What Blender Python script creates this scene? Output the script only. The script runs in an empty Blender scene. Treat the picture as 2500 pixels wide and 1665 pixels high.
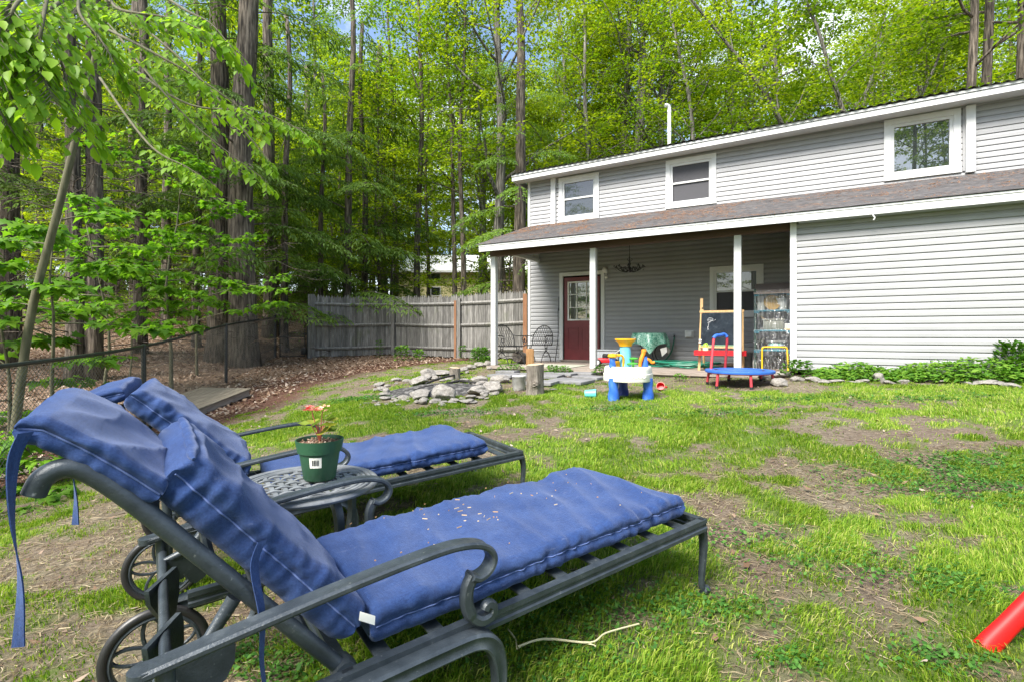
import bpy, bmesh, math, random
import numpy as np
from mathutils import Vector, Matrix, Euler, noise as mnoise
R = math.radians
sc = bpy.context.scene
col = sc.collection
# ---------------------------------------------------------------- camera
F, CX, HY, CAMZ = 1230.0, 1250.0, 818.0, 1.10          # calibration in pixels of the 2500 x 1665 photograph
cam_d = bpy.data.cameras.new('camera'); cam = bpy.data.objects.new('camera', cam_d); col.objects.link(cam)
cam.location = (0, 0, CAMZ); cam.rotation_euler = (R(90), 0, 0)
cam_d.sensor_width = 36; cam_d.lens = 36 * F / 2500; cam_d.shift_y = -14.5 / 2500
cam_d.clip_start = 0.05; cam_d.clip_end = 600
sc.camera = cam
# ---------------------------------------------------------------- world, sun, exposure
SUN_EL, SUN_DIR = 49, Vector((-0.58, -0.70))             # elevation, horizontal direction towards the sun
w = bpy.data.worlds.new('World'); sc.world = w; w.use_nodes = True
nt = w.node_tree; nt.nodes.clear()
o = nt.nodes.new('ShaderNodeOutputWorld'); bg = nt.nodes.new('ShaderNodeBackground')
sky = nt.nodes.new('ShaderNodeTexSky'); sky.sky_type = 'NISHITA'; sky.sun_disc = False
SUN_DIR.normalize()
sky.sun_elevation = R(SUN_EL); sky.sun_rotation = math.atan2(SUN_DIR.x, SUN_DIR.y)
sky.air_density = 1.0; sky.dust_density = 1.5
tc = nt.nodes.new('ShaderNodeTexCoord'); mp = nt.nodes.new('ShaderNodeMapping'); mp.inputs['Scale'].default_value = (1, 1, 2.2)
nz = nt.nodes.new('ShaderNodeTexNoise'); nz.inputs['Scale'].default_value = 3.2; nz.inputs['Detail'].default_value = 7; nz.inputs['Roughness'].default_value = .58
rp = nt.nodes.new('ShaderNodeValToRGB'); rp.color_ramp.elements[0].position = .48; rp.color_ramp.elements[1].position = .68
mx = nt.nodes.new('ShaderNodeMix'); mx.data_type = 'RGBA'; mx.inputs['B'].default_value = (5.6, 5.9, 6.4, 1)
nt.links.new(tc.outputs['Generated'], mp.inputs['Vector']); nt.links.new(mp.outputs[0], nz.inputs['Vector'])
nt.links.new(nz.outputs['Fac'], rp.inputs['Fac']); nt.links.new(rp.outputs['Color'], mx.inputs['Factor'])
nt.links.new(sky.outputs['Color'], mx.inputs['A']); nt.links.new(mx.outputs['Result'], bg.inputs['Color'])
bg.inputs['Strength'].default_value = 0.12
nt.links.new(bg.outputs[0], o.inputs['Surface'])
sun_d = bpy.data.lights.new('sun', 'SUN'); sun_d.energy = 3.4; sun_d.angle = R(26); sun_d.color = (1, .95, .86)
sun = bpy.data.objects.new('sun', sun_d); col.objects.link(sun)
sv = Vector((SUN_DIR.x * math.cos(R(SUN_EL)), SUN_DIR.y * math.cos(R(SUN_EL)), math.sin(R(SUN_EL))))
sun.rotation_euler = sv.to_track_quat('Z', 'Y').to_euler()
sc.view_settings.view_transform = 'Standard'; sc.view_settings.look = 'None'
sc.view_settings.exposure = 1.5; sc.view_settings.gamma = 1
sc.render.engine = 'CYCLES'
cy = sc.cycles
cy.max_bounces = 9; cy.diffuse_bounces = 7; cy.glossy_bounces = 3; cy.transmission_bounces = 5; cy.transparent_max_bounces = 8
cy.caustics_reflective = False; cy.caustics_refractive = False; cy.sample_clamp_indirect = 6
cy.use_denoising = True
try:
    cy.denoiser = 'OPENIMAGEDENOISE'; cy.denoising_input_passes = 'RGB_ALBEDO_NORMAL'; cy.denoising_prefilter = 'ACCURATE'
except Exception: pass
sc.render.use_persistent_data = False
rnd = random.Random(7); rng = np.random.default_rng(7)
# ---------------------------------------------------------------- maths helpers
def vnoise(x, y, seed=0):
    xi = np.floor(x).astype(np.int64); yi = np.floor(y).astype(np.int64); xf = x - xi; yf = y - yi
    def h(a, b):
        n = (a * 374761393 + b * 668265263 + seed * 1442695041) & 0xffffffff
        n = ((n ^ (n >> 13)) * 1274126177) & 0xffffffff
        return ((n ^ (n >> 16)) & 0xffff) / 65535.0
    u = xf * xf * (3 - 2 * xf); v = yf * yf * (3 - 2 * yf)
    return (h(xi, yi) * (1 - u) + h(xi + 1, yi) * u) * (1 - v) + (h(xi, yi + 1) * (1 - u) + h(xi + 1, yi + 1) * u) * v
def fbm(x, y, f, seed=0, octs=4):
    x = np.asarray(x, float); y = np.asarray(y, float)
    s = 0; a = .5; t = 0
    for k in range(octs):
        s = s + a * vnoise(x * f + 17.3 * k, y * f - 9.1 * k, seed + k); t += a; a *= .55; f *= 2.1
    return s / t
def sstep(a, b, x):
    t = np.clip((np.asarray(x, float) - a) / (b - a), 0, 1); return t * t * (3 - 2 * t)
# ground: thin-plate spline through measured heights
CP = np.array([(.79,2.06,.034),(-.81,.93,-.06),(.07,3.1,.08),(-1.6,2.1,-.045),(0,0,-.05),(1.6,1.7,.05),(3,3,.16),(5,4,.3),(1.6,6.4,.25),(-.8,7,.2),(3.3,7.4,.33),
 (.3,7,.24),(-1.1,9.2,.32),(4.5,7.8,.45),(6,7,.48),(6.8,6.4,.5),(.2,11,.38),(2.3,9.4,.36),(0,13,.42),(-3.8,16,.45),(-6,15,.40),(-7,15,.42),(-5.9,10.5,.1),(-5.05,6.9,-.26),
 (-4.4,4.3,-.34),(-4,2,-.35),(-2.5,4,-.04),(-3,7,.03),(12,8,.7),(8,14,.8),(10,3,.5),(3,14,.5),(-8,9,.05),(-10,12,.5),(-14,18,1.6),(-8,20,1.6),(-5,20,1.1),(-8,26,2.6),
 (-2,20,.8),(0,28,1.8),(-18,10,.6),(-10,5,-.3),(-25,20,2.),(-12,35,4.),(5,25,1.5),(15,25,2.2),(25,15,1.5),(0,45,3.5),(-30,40,4.5),(30,40,3.5),(-40,5,1),(-15,-5,-.6),(0,-8,-.4),
 (15,-8,.3),(40,0,1),(0,-40,-.6),(70,70,2),(-70,70,4),(70,-70,1),(-70,-70,0)], float)
def _tps(r2): return np.where(r2 > 0, .5 * r2 * np.log(r2 + 1e-12), 0)
_d2 = ((CP[:, None, :2] - CP[None, :, :2]) ** 2).sum(-1); _n = len(CP)
_A = np.zeros((_n + 3, _n + 3)); _A[:_n, :_n] = _tps(_d2) + np.eye(_n) * .02; _A[:_n, _n] = 1; _A[:_n, _n + 1:] = CP[:, :2]; _A[_n:, :_n] = _A[:_n, _n:].T
_w = np.linalg.solve(_A, np.concatenate([CP[:, 2], [0, 0, 0]]))
def gzs(x, y):
    x = np.atleast_1d(np.asarray(x, float)); y = np.atleast_1d(np.asarray(y, float)); out = np.empty(x.shape)
    for i in range(0, len(x), 20000):
        a, b = x[i:i + 20000], y[i:i + 20000]
        out[i:i + 20000] = _tps((a[:, None] - CP[None, :, 0]) ** 2 + (b[:, None] - CP[None, :, 1]) ** 2) @ _w[:_n] + _w[_n] + _w[_n + 1] * a + _w[_n + 2] * b
    return out
def gz(x, y): return float(gzs(x, y)[0])
def at(u, v, Y): return Vector(((u - CX) / F * Y, Y, CAMZ + (HY - v) / F * Y))
def G(u, v):                                           # the ground point seen at a pixel of the photograph
    Y = 1.0
    while Y < 60:
        p = at(u, v, Y)
        if p.z < gz(p.x, p.y): break
        Y += .1
    a, b = Y - .1, Y
    for _ in range(12):
        m = (a + b) / 2; p = at(u, v, m)
        if p.z < gz(p.x, p.y): b = m
        else: a = m
    p = at(u, v, b); return Vector((p.x, p.y, gz(p.x, p.y)))
D = 1 / .9418
def GD(u, v): return G(u * D, v * D)
# house frame: x' along the facade (to the right), y' into the house
HA = math.atan2(-.488, .8729); HO = Vector((0, 13.3, 0))
HC, HS = math.cos(HA), math.sin(HA)
def HW(x, y, z=0): return Vector((HO.x + x * HC - y * HS, HO.y + x * HS + y * HC, z))
def HL(p):
    dx, dy = p.x - HO.x, p.y - HO.y
    return dx * HC + dy * HS, -dx * HS + dy * HC
DECK = .455
# ---------------------------------------------------------------- objects
def tag(o, label=None, cat=None, group=None, kind=None):
    if label: o['label'] = label
    if cat: o['category'] = cat
    if group: o['group'] = group
    if kind: o['kind'] = kind
    return o
def thing(name, label, cat, loc=(0, 0, 0), rz=0, group=None):
    o = bpy.data.objects.new(name, None); col.objects.link(o); o.empty_display_size = .1
    o.location = loc; o.rotation_euler = (0, 0, rz)
    return tag(o, label, cat, group)
def copy_tree(o, parent=None):
    c = o.copy(); col.objects.link(c)
    if parent: c.parent = parent
    for ch in o.children: copy_tree(ch, c)
    return c
def frames(pts):
    n = len(pts); T = []
    for i in range(n):
        t = pts[min(i + 1, n - 1)] - pts[max(i - 1, 0)]
        T.append(t.normalized() if t.length > 1e-9 else Vector((0, 0, 1)))
    ref = Vector((0, 0, 1)) if abs(T[0].z) < .9 else Vector((1, 0, 0))
    N = (ref - T[0] * ref.dot(T[0])).normalized(); out = []
    for t in T:
        N = (N - t * N.dot(t)); N = N.normalized() if N.length > 1e-6 else t.orthogonal().normalized()
        out.append((t, N, t.cross(N)))
    return out
def spline(pts, n=6):
    P = [Vector(p) for p in pts]; out = []
    for i in range(len(P) - 1):
        p0 = P[max(i - 1, 0)]; p1 = P[i]; p2 = P[i + 1]; p3 = P[min(i + 2, len(P) - 1)]
        for k in range(n):
            t = k / n
            out.append(.5 * ((2 * p1) + (p2 - p0) * t + (2 * p0 - 5 * p1 + 4 * p2 - p3) * t * t + (3 * p1 - p0 - 3 * p2 + p3) * t ** 3))
    out.append(P[-1]); return out
class MB:
    def __init__(s): s.v = []; s.f = []
    def add(s, vs, fs):
        b = len(s.v); s.v += [tuple(x) for x in vs]; s.f += [tuple(i + b for i in f) for f in fs]; return s
    def box(s, c, sz, rot=None, bev=0.0):
        hx, hy, hz = sz[0] / 2, sz[1] / 2, sz[2] / 2
        M = rot.to_matrix() if isinstance(rot, Euler) else (Euler(rot).to_matrix() if rot else Matrix.Identity(3)); c = Vector(c)
        if bev <= 0:
            vs = [Vector((x, y, z)) for x in (-hx, hx) for y in (-hy, hy) for z in (-hz, hz)]
            fs = [(0, 1, 3, 2), (4, 6, 7, 5), (0, 4, 5, 1), (2, 3, 7, 6), (0, 2, 6, 4), (1, 5, 7, 3)]
        else:
            bm = bmesh.new(); bmesh.ops.create_cube(bm, size=1)
            for q in bm.verts: q.co = Vector((q.co.x * sz[0], q.co.y * sz[1], q.co.z * sz[2]))
            bmesh.ops.bevel(bm, geom=bm.edges[:], offset=min(bev, hx * .95, hy * .95, hz * .95), segments=2, affect='EDGES', profile=.5)
            bm.verts.index_update(); vs = [q.co.copy() for q in bm.verts]; fs = [[q.index for q in f.verts] for f in bm.faces]; bm.free()
        return s.add([M @ q + c for q in vs], fs)
    def tube(s, pts, r, n=8, caps=True, sx=1.0):
        P = [Vector(p) for p in pts]; rs = r if isinstance(r, (list, tuple)) else [r] * len(P); fr = frames(P); vs = []; fs = []
        for (t, N, B), p, q in zip(fr, P, rs):
            for k in range(n):
                a = 2 * math.pi * k / n; vs.append(p + N * (q * math.cos(a)) + B * (q * sx * math.sin(a)))
        m = len(P)
        for i in range(m - 1):
            for k in range(n): fs.append((i * n + k, i * n + (k + 1) % n, (i + 1) * n + (k + 1) % n, (i + 1) * n + k))
        if caps: fs.append(tuple(range(n - 1, -1, -1))); fs.append(tuple((m - 1) * n + k for k in range(n)))
        return s.add(vs, fs)
    def sweep(s, pts, prof, side=Vector((0, 1, 0)), scale=None):     # profile (a, b): a along 'side', b along side x tangent
        P = [Vector(p) for p in pts]; m = len(P); n = len(prof); vs = []; fs = []
        for i, p in enumerate(P):
            t = (P[min(i + 1, m - 1)] - P[max(i - 1, 0)]).normalized(); b = t.cross(side).normalized(); k = scale[i] if scale else 1
            for (a, c) in prof: vs.append(p + side * (a * k) + b * (c * k))
        for i in range(m - 1):
            for k in range(n): fs.append((i * n + k, i * n + (k + 1) % n, (i + 1) * n + (k + 1) % n, (i + 1) * n + k))
        fs.append(tuple(range(n - 1, -1, -1))); fs.append(tuple((m - 1) * n + k for k in range(n)))
        return s.add(vs, fs)
    def lathe(s, prof, n=24, c=(0, 0, 0), M=None, wob=None):          # prof: (radius, z)
        c = Vector(c); vs = []; fs = []; m = len(prof)
        for j, (r, z) in enumerate(prof):
            for k in range(n):
                a = 2 * math.pi * k / n; q = r * (wob(a, z) if wob else 1)
                p = Vector((q * math.cos(a), q * math.sin(a), z)); vs.append((M @ p if M else p) + c)
        for j in range(m - 1):
            for k in range(n): fs.append((j * n + k, j * n + (k + 1) % n, (j + 1) * n + (k + 1) % n, (j + 1) * n + k))
        if prof[0][0] > 1e-5: fs.append(tuple(range(n - 1, -1, -1)))
        if prof[-1][0] > 1e-5: fs.append(tuple((m - 1) * n + k for k in range(n)))
        return s.add(vs, fs)
    def prism(s, outline, th, M=None, c=(0, 0, 0)):                   # outline in x, z; thickness along y
        n = len(outline); c = Vector(c); vs = []
        for y in (-th / 2, th / 2):
            for (x, z) in outline:
                p = Vector((x, y, z)); vs.append((M @ p if M else p) + c)
        fs = [tuple(range(n)), tuple(range(2 * n - 1, n - 1, -1))] + [(k, k + n, (k + 1) % n + n, (k + 1) % n) for k in range(n)]
        return s.add(vs, fs)
    def grid(s, fn, nu, nv, thick=False):
        vs = [fn(i / nu, j / nv) for i in range(nu + 1) for j in range(nv + 1)]
        return s.add(vs, [(i * (nv + 1) + j, (i + 1) * (nv + 1) + j, (i + 1) * (nv + 1) + j + 1, i * (nv + 1) + j + 1) for i in range(nu) for j in range(nv)])
    def ring(s, R_, r, n=32, m=8, c=(0, 0, 0), M=None, sq=1.0):
        vs = []; fs = []; c = Vector(c)
        for i in range(n):
            a = 2 * math.pi * i / n
            for j in range(m):
                b = 2 * math.pi * j / m; q = R_ + r * math.cos(b); p = Vector((q * math.cos(a), q * math.sin(a), r * sq * math.sin(b))); vs.append((M @ p if M else p) + c)
        for i in range(n):
            for j in range(m): fs.append((i * m + j, ((i + 1) % n) * m + j, ((i + 1) % n) * m + (j + 1) % m, i * m + (j + 1) % m))
        return s.add(vs, fs)
    def build(s, name, mat, parent=None, smooth=True, loc=None, rz=None, ang=38):
        me = bpy.data.meshes.new(name); me.from_pydata(s.v, [], s.f)
        bm = bmesh.new(); bm.from_mesh(me); bmesh.ops.recalc_face_normals(bm, faces=bm.faces[:]); bm.to_mesh(me); bm.free()
        if smooth:
            me.polygons.foreach_set('use_smooth', [True] * len(me.polygons)); me.set_sharp_from_angle(angle=R(ang))
        me.update(); return link(name, me, mat, parent, loc, rz)
def link(name, me, mat, parent=None, loc=None, rz=None):
    if mat is not None and not me.materials: me.materials.append(mat)
    o = bpy.data.objects.new(name, me); col.objects.link(o)
    if parent: o.parent = parent
    if loc is not None: o.location = loc
    if rz is not None: o.rotation_euler = (0, 0, rz)
    return o
def np_mesh(name, V, per, smooth=False, faces=None):
    """V: (N*per, 3); every 'per' vertices make one face, or 'faces' (list of index tuples) per group"""
    me = bpy.data.meshes.new(name); V = np.ascontiguousarray(V, dtype=np.float32); nv = len(V); me.vertices.add(nv); me.vertices.foreach_set('co', V.ravel())
    if faces is None: faces = [tuple(range(per))]
    n = nv // per; base = (np.arange(n) * per)[:, None]
    idx = np.concatenate([np.array(f) for f in faces]); tot = len(idx)
    loops = (base + idx[None, :]).ravel().astype(np.int32); sizes = np.array([len(f) for f in faces], dtype=np.int32); starts0 = np.concatenate([[0], np.cumsum(sizes)[:-1]])
    me.loops.add(len(loops)); me.loops.foreach_set('vertex_index', loops)
    me.polygons.add(n * len(faces)); ls = ((np.arange(n) * tot)[:, None] + starts0[None, :]).ravel().astype(np.int32)
    me.polygons.foreach_set('loop_start', ls)
    if smooth: me.polygons.foreach_set('use_smooth', np.ones(n * len(faces), dtype=bool))
    me.update(calc_edges=True); me.validate(); return me
# ---------------------------------------------------------------- materials
def mat_base(name):
    m = bpy.data.materials.new(name); m.use_nodes = True; t = m.node_tree; b = t.nodes['Principled BSDF']; return m, t, b
def ramp(t, fac, stops):
    r = t.nodes.new('ShaderNodeValToRGB'); e = r.color_ramp.elements
    while len(e) < len(stops): e.new(.5)
    for k, (p, c) in enumerate(stops): e[k].position = p; e[k].color = (*c, 1) if len(c) == 3 else c
    t.links.new(fac, r.inputs['Fac']); return r.outputs['Color']
def noise_n(t, scale, detail=4, rough=.55, stretch=None, coord='Object', dist=0):
    tc = t.nodes.new('ShaderNodeTexCoord'); mp = t.nodes.new('ShaderNodeMapping'); mp.inputs['Scale'].default_value = stretch or (1, 1, 1)
    n = t.nodes.new('ShaderNodeTexNoise'); n.inputs['Scale'].default_value = scale; n.inputs['Detail'].default_value = detail; n.inputs['Roughness'].default_value = rough; n.inputs['Distortion'].default_value = dist
    t.links.new(tc.outputs[coord], mp.inputs['Vector']); t.links.new(mp.outputs[0], n.inputs['Vector']); return n.outputs['Fac']
def mixc(t, f, a, b, mode='MIX'):
    m = t.nodes.new('ShaderNodeMix'); m.data_type = 'RGBA'; m.blend_type = mode
    for k, v in (('Factor', f), ('A', a), ('B', b)):
        if isinstance(v, (int, float)): m.inputs[k].default_value = v
        elif isinstance(v, tuple): m.inputs[k].default_value = (*v, 1)[:4]
        else: t.links.new(v, m.inputs[k])
    return m.outputs['Result']
def bump(t, b, h, strength=.3, dist=.01):
    n = t.nodes.new('ShaderNodeBump'); n.inputs['Strength'].default_value = strength; n.inputs['Distance'].default_value = dist
    t.links.new(h, n.inputs['Height']); t.links.new(n.outputs[0], b.inputs['Normal'])
def mat(name, stops, scale=8, rough=.6, stretch=None, detail=5, bmp=.2, bdist=.004, metal=0, spec=.5, coord='Object', bscale=None, dirt=None, isl=0):
    m, t, b = mat_base(name); f = noise_n(t, scale, detail, .6, stretch, coord)
    if not isinstance(stops[0], tuple) or not isinstance(stops[0][1], tuple): stops = [(.3, tuple(c * .85 for c in stops)), (.7, tuple(min(1, c * 1.12) for c in stops))]
    c = ramp(t, f, stops)
    if dirt:
        d = ramp(t, noise_n(t, dirt[1], 6, .65, dirt[3] if len(dirt) > 3 else None), [(dirt[2], (0, 0, 0)), (min(1, dirt[2] + .18), (1, 1, 1))]); c = mixc(t, d, c, dirt[0])
    if isl:
        g_ = t.nodes.new('ShaderNodeNewGeometry'); hs = t.nodes.new('ShaderNodeHueSaturation'); mr = t.nodes.new('ShaderNodeMapRange'); t.links.new(g_.outputs['Random Per Island'], mr.inputs['Value'])
        mr.inputs['To Min'].default_value = 1 - isl; mr.inputs['To Max'].default_value = 1 + isl; t.links.new(mr.outputs[0], hs.inputs['Value']); t.links.new(c, hs.inputs['Color']); c = hs.outputs[0]
    t.links.new(c, b.inputs['Base Color']); b.inputs['Roughness'].default_value = rough; b.inputs['Metallic'].default_value = metal; b.inputs['Specular IOR Level'].default_value = spec
    if bmp: bump(t, b, noise_n(t, bscale or scale * 4, 6, .65, stretch, coord), bmp, bdist)
    return m
def leaf_mat(name, cols, trans, tfac=.45, rough=.55, big=.35):
    """cols: ramp of leaf colours picked per leaf; a translucent share lets light through"""
    m, t, b = mat_base(name); g = t.nodes.new('ShaderNodeNewGeometry'); oi = t.nodes.new('ShaderNodeObjectInfo')
    a = t.nodes.new('ShaderNodeMath'); a.operation = 'MULTIPLY_ADD'; t.links.new(g.outputs['Random Per Island'], a.inputs[0]); a.inputs[1].default_value = .65
    n = noise_n(t, big, 2, .5); s = t.nodes.new('ShaderNodeMath'); s.operation = 'MULTIPLY'; t.links.new(n, s.inputs[0]); s.inputs[1].default_value = .35; t.links.new(s.outputs[0], a.inputs[2])
    c = ramp(t, a.outputs[0], cols)
    hs = t.nodes.new('ShaderNodeHueSaturation'); t.links.new(c, hs.inputs['Color'])
    v = t.nodes.new('ShaderNodeMapRange'); t.links.new(oi.outputs['Random'], v.inputs['Value']); v.inputs['To Min'].default_value = .8; v.inputs['To Max'].default_value = 1.2; t.links.new(v.outputs[0], hs.inputs['Value'])
    t.links.new(hs.outputs[0], b.inputs['Base Color']); b.inputs['Roughness'].default_value = rough; b.inputs['Specular IOR Level'].default_value = .18
    tr = t.nodes.new('ShaderNodeBsdfTranslucent'); tcx = mixc(t, 1.0, hs.outputs[0], trans, 'MULTIPLY'); t.links.new(tcx, tr.inputs['Color'])
    ms = t.nodes.new('ShaderNodeMixShader'); ms.inputs[0].default_value = tfac
    t.links.new(b.outputs[0], ms.inputs[1]); t.links.new(tr.outputs[0], ms.inputs[2])
    t.links.new(ms.outputs[0], t.nodes['Material Output'].inputs['Surface']); return m
def plastic(name, c, rough=.4, spec=.5): return mat(name, [(.3, tuple(x * .9 for x in c)), (.75, tuple(min(1, x * 1.05) for x in c))], 14, rough, bmp=.06, bdist=.002, spec=spec, dirt=((c[0] * .55 + .05, c[1] * .55 + .045, c[2] * .55 + .03), 9, .62))
M = {}
M['siding'] = mat('grey vinyl siding', [(.25, (.272, .275, .284)), (.75, (.335, .339, .350))], 1.3, .5, (1, 1, .5), bmp=.08, bscale=60, bdist=.001, dirt=((.29, .29, .27), 2.2, .64, (1, 1, .35)))
M['white'] = mat('white painted trim', [(.2, (.55, .56, .56)), (.7, (.64, .65, .65))], 3, .45, (1, 1, .4), bmp=.08, bscale=50, bdist=.001, dirt=((.45, .46, .43), 5, .66, (1, 1, .25)))
M['fascia'] = mat('stained white fascia', [(.2, (.50, .51, .51)), (.7, (.61, .62, .62))], 3, .5, (1, 1, .4), bmp=.1, bscale=40, bdist=.001, dirt=((.28, .28, .26), 11, .60, (1, 1, .07)))
M['post'] = mat('chalky white post paint', [(.2, (.50, .51, .50)), (.7, (.62, .63, .62))], 5, .6, (1, 1, .3), bmp=.25, bscale=30, bdist=.002, dirt=((.42, .43, .39), 6, .6, (2, 2, .5)))
M['soffit'] = mat('brown soffit board', [(.3, (.055, .032, .02)), (.7, (.12, .07, .045))], 4, .7, (.2, 1, 1))
M['shingle'] = mat('grey asphalt shingle', [(.3, (.055, .052, .055)), (.52, (.10, .094, .096)), (.72, (.17, .16, .155))], 26, .9, (.35, 1, 1), bmp=.5, bscale=160, bdist=.003, dirt=((.13, .08, .05), 3.0, .68))
M['needle'] = leaf_mat('dry pine needle', [(.1, (.16, .06, .02)), (.5, (.36, .15, .05)), (.9, (.50, .27, .11))], (1, .8, .5), .1)
M['metalroof'] = mat('corrugated metal roof', [(.3, (.10, .10, .095)), (.7, (.25, .25, .24))], 12, .5, metal=.4)
M['door'] = mat('dark red door paint', [(.3, (.13, .016, .02)), (.7, (.18, .026, .032))], 4, .4, bmp=.08, dirt=((.2, .09, .08), 7, .68))
M['glass'] = None
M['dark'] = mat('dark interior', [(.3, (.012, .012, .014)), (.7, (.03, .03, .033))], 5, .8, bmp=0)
M['screen'] = mat('insect screen', [(.3, (.035, .035, .042)), (.7, (.06, .06, .07))], 90, .65, bmp=.1, bscale=400, bdist=.001)
M['deck'] = mat('weathered deck board', [(.25, (.17, .14, .115)), (.75, (.34, .29, .25))], 5, .85, (1, 8, 8), bmp=.4, bdist=.004, isl=.25)
M['greywood'] = mat('silvered fence wood', [(.2, (.065, .062, .056)), (.5, (.15, .145, .137)), (.8, (.29, .282, .27))], 9, .9, (3, 3, .35), bmp=.5, bdist=.006, isl=.38, dirt=((.10, .11, .065), 2, .60, (1, 1, .5)))
M['redwood'] = mat('rust brown post wood', [(.2, (.16, .07, .03)), (.8, (.30, .15, .08))], 8, .85, (3, 3, .3), bmp=.4)
M['oldwood'] = mat('weathered plank', [(.2, (.075, .06, .044)), (.5, (.16, .135, .10)), (.8, (.28, .245, .195))], 8, .9, (.5, 5, 5), bmp=.5, bdist=.006, isl=.25)
M['blackmetal'] = mat('black coated steel', [(.3, (.012, .013, .015)), (.7, (.03, .032, .036))], 12, .4, bmp=.1, spec=.5)
M['wire'] = mat('dark galvanised wire', [(.3, (.10, .10, .10)), (.7, (.24, .24, .23))], 12, .5, bmp=0, metal=.3)
M['iron'] = mat('black wrought iron', [(.3, (.008, .008, .009)), (.7, (.025, .025, .027))], 20, .5, bmp=.2)
M['cast'] = mat('dusty dark cast aluminium', [(.25, (.022, .03, .038)), (.6, (.052, .065, .078)), (.85, (.12, .14, .155))], 16, .36, bmp=.8, bscale=140, bdist=.0014, metal=.2, dirt=((.34, .36, .36), 60, .64))
M['castlight'] = mat('dusty pale cast aluminium', [(.25, (.10, .11, .12)), (.6, (.20, .215, .23)), (.85, (.32, .335, .35))], 14, .45, bmp=.3, bscale=200, bdist=.0008, metal=.1, dirt=((.06, .07, .08), 9, .6))
M['concrete'] = mat('grey paving stone', [(.3, (.13, .13, .135)), (.7, (.235, .235, .24))], 7, .9, bmp=.4)
M['bark_grey'] = mat('grey furrowed bark', [(.36, (.032, .028, .024)), (.5, (.14, .128, .11)), (.66, (.30, .28, .25))], 7, .95, (3, 3, .3), bmp=1, bdist=.03, bscale=11)  # dark streaks put the shade of the furrows into the colour
M['bark_brown'] = mat('brown furrowed bark', [(.36, (.022, .017, .013)), (.5, (.10, .08, .062)), (.66, (.24, .20, .16))], 8, .95, (3, 3, .28), bmp=1, bdist=.03, bscale=12)  # furrow shade painted in as dark streaks, as on the grey bark
M['bark_moss'] = mat('smooth mossy bark', [(.25, (.06, .055, .032)), (.55, (.12, .115, .068)), (.85, (.20, .19, .12))], 9, .9, (2, 2, .4), bmp=.4, bdist=.01)
M['rock'] = mat('pale field stone', [(.2, (.11, .10, .09)), (.5, (.25, .232, .21)), (.8, (.44, .42, .395))], 4.5, .9, detail=8, bmp=.7, bdist=.02, bscale=12, dirt=((.10, .095, .085), 6, .62))
M['ash'] = mat('black and grey ash', [(.3, (.012, .012, .013)), (.5, (.06, .058, .058)), (.75, (.30, .29, .28))], 14, .95, bmp=1, bdist=.02, detail=8)
M['char'] = mat('charred wood', [(.3, (.008, .008, .008)), (.6, (.03, .028, .027)), (.85, (.16, .14, .13))], 12, .85, (1, 1, .4), bmp=1, bdist=.015)
M['stumpbark'] = mat('grey stump bark', [(.25, (.06, .05, .042)), (.55, (.19, .165, .14)), (.85, (.36, .33, .29))], 10, .95, (3, 3, .5), bmp=1, bdist=.02, bscale=16)
M['endgrain'] = mat('cut wood end', [(.3, (.36, .27, .17)), (.7, (.55, .45, .32))], 12, .85, bmp=.4)
M['splitwood'] = mat('orange split wood', [(.3, (.20, .09, .03)), (.7, (.38, .22, .095))], 8, .85, (3, 3, .4), bmp=.5, bdist=.008)
M['pine'] = mat('varnished pine', [(.3, (.52, .32, .14)), (.7, (.66, .45, .23))], 6, .45, (4, 4, .6), bmp=.1)
M['chalk'] = None
def P_(n, *a, **k): M[n] = plastic(*a, **k)
P_('tblue', 'toy blue plastic', (.035, .14, .60)); P_('tdark', 'toy dark blue plastic', (.016, .035, .28)); P_('taqua', 'toy aqua plastic', (.16, .50, .70))
P_('tyellow', 'toy yellow plastic', (.84, .42, .015)); P_('twhite', 'toy off white plastic', (.74, .73, .66)); P_('torange', 'toy orange plastic', (.85, .26, .02)); P_('tgreen', 'toy green plastic', (.10, .52, .07))
P_('teal', 'teal bucket plastic', (.13, .60, .58)); P_('red', 'red plastic', (.58, .012, .02)); P_('redpad', 'red foam sleeve', (.44, .035, .05), .7); P_('bluepad', 'blue trampoline pad', (.03, .13, .50), .55)
P_('yellowtube', 'yellow steel tube', (.78, .48, .01)); P_('hose', 'green garden hose', (.02, .20, .13)); P_('potgreen', 'dark green pot plastic', (.022, .085, .042), .45)
P_('shelfteal', 'teal shelf plastic', (.03, .16, .22)); P_('greybin', 'grey storage bin plastic', (.42, .44, .46)); P_('slide', 'glossy red slide plastic', (.60, .010, .010), .48, .3)
P_('lime', 'lime green plastic', (.40, .60, .05)); P_('black', 'black plastic', (.02, .02, .022)); P_('potwhite', 'white pot plastic', (.72, .72, .68)); P_('tan', 'tan plastic', (.52, .34, .12)); P_('planter', 'grey green planter plastic', (.25, .26, .22))
M['aluminum'] = mat('scuffed bucket metal', [(.3, (.22, .22, .21)), (.7, (.55, .55, .54))], 6, .5, bmp=.15, metal=.2, dirt=((.05, .05, .05), 5, .52, (1, 1, 2)))
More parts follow.
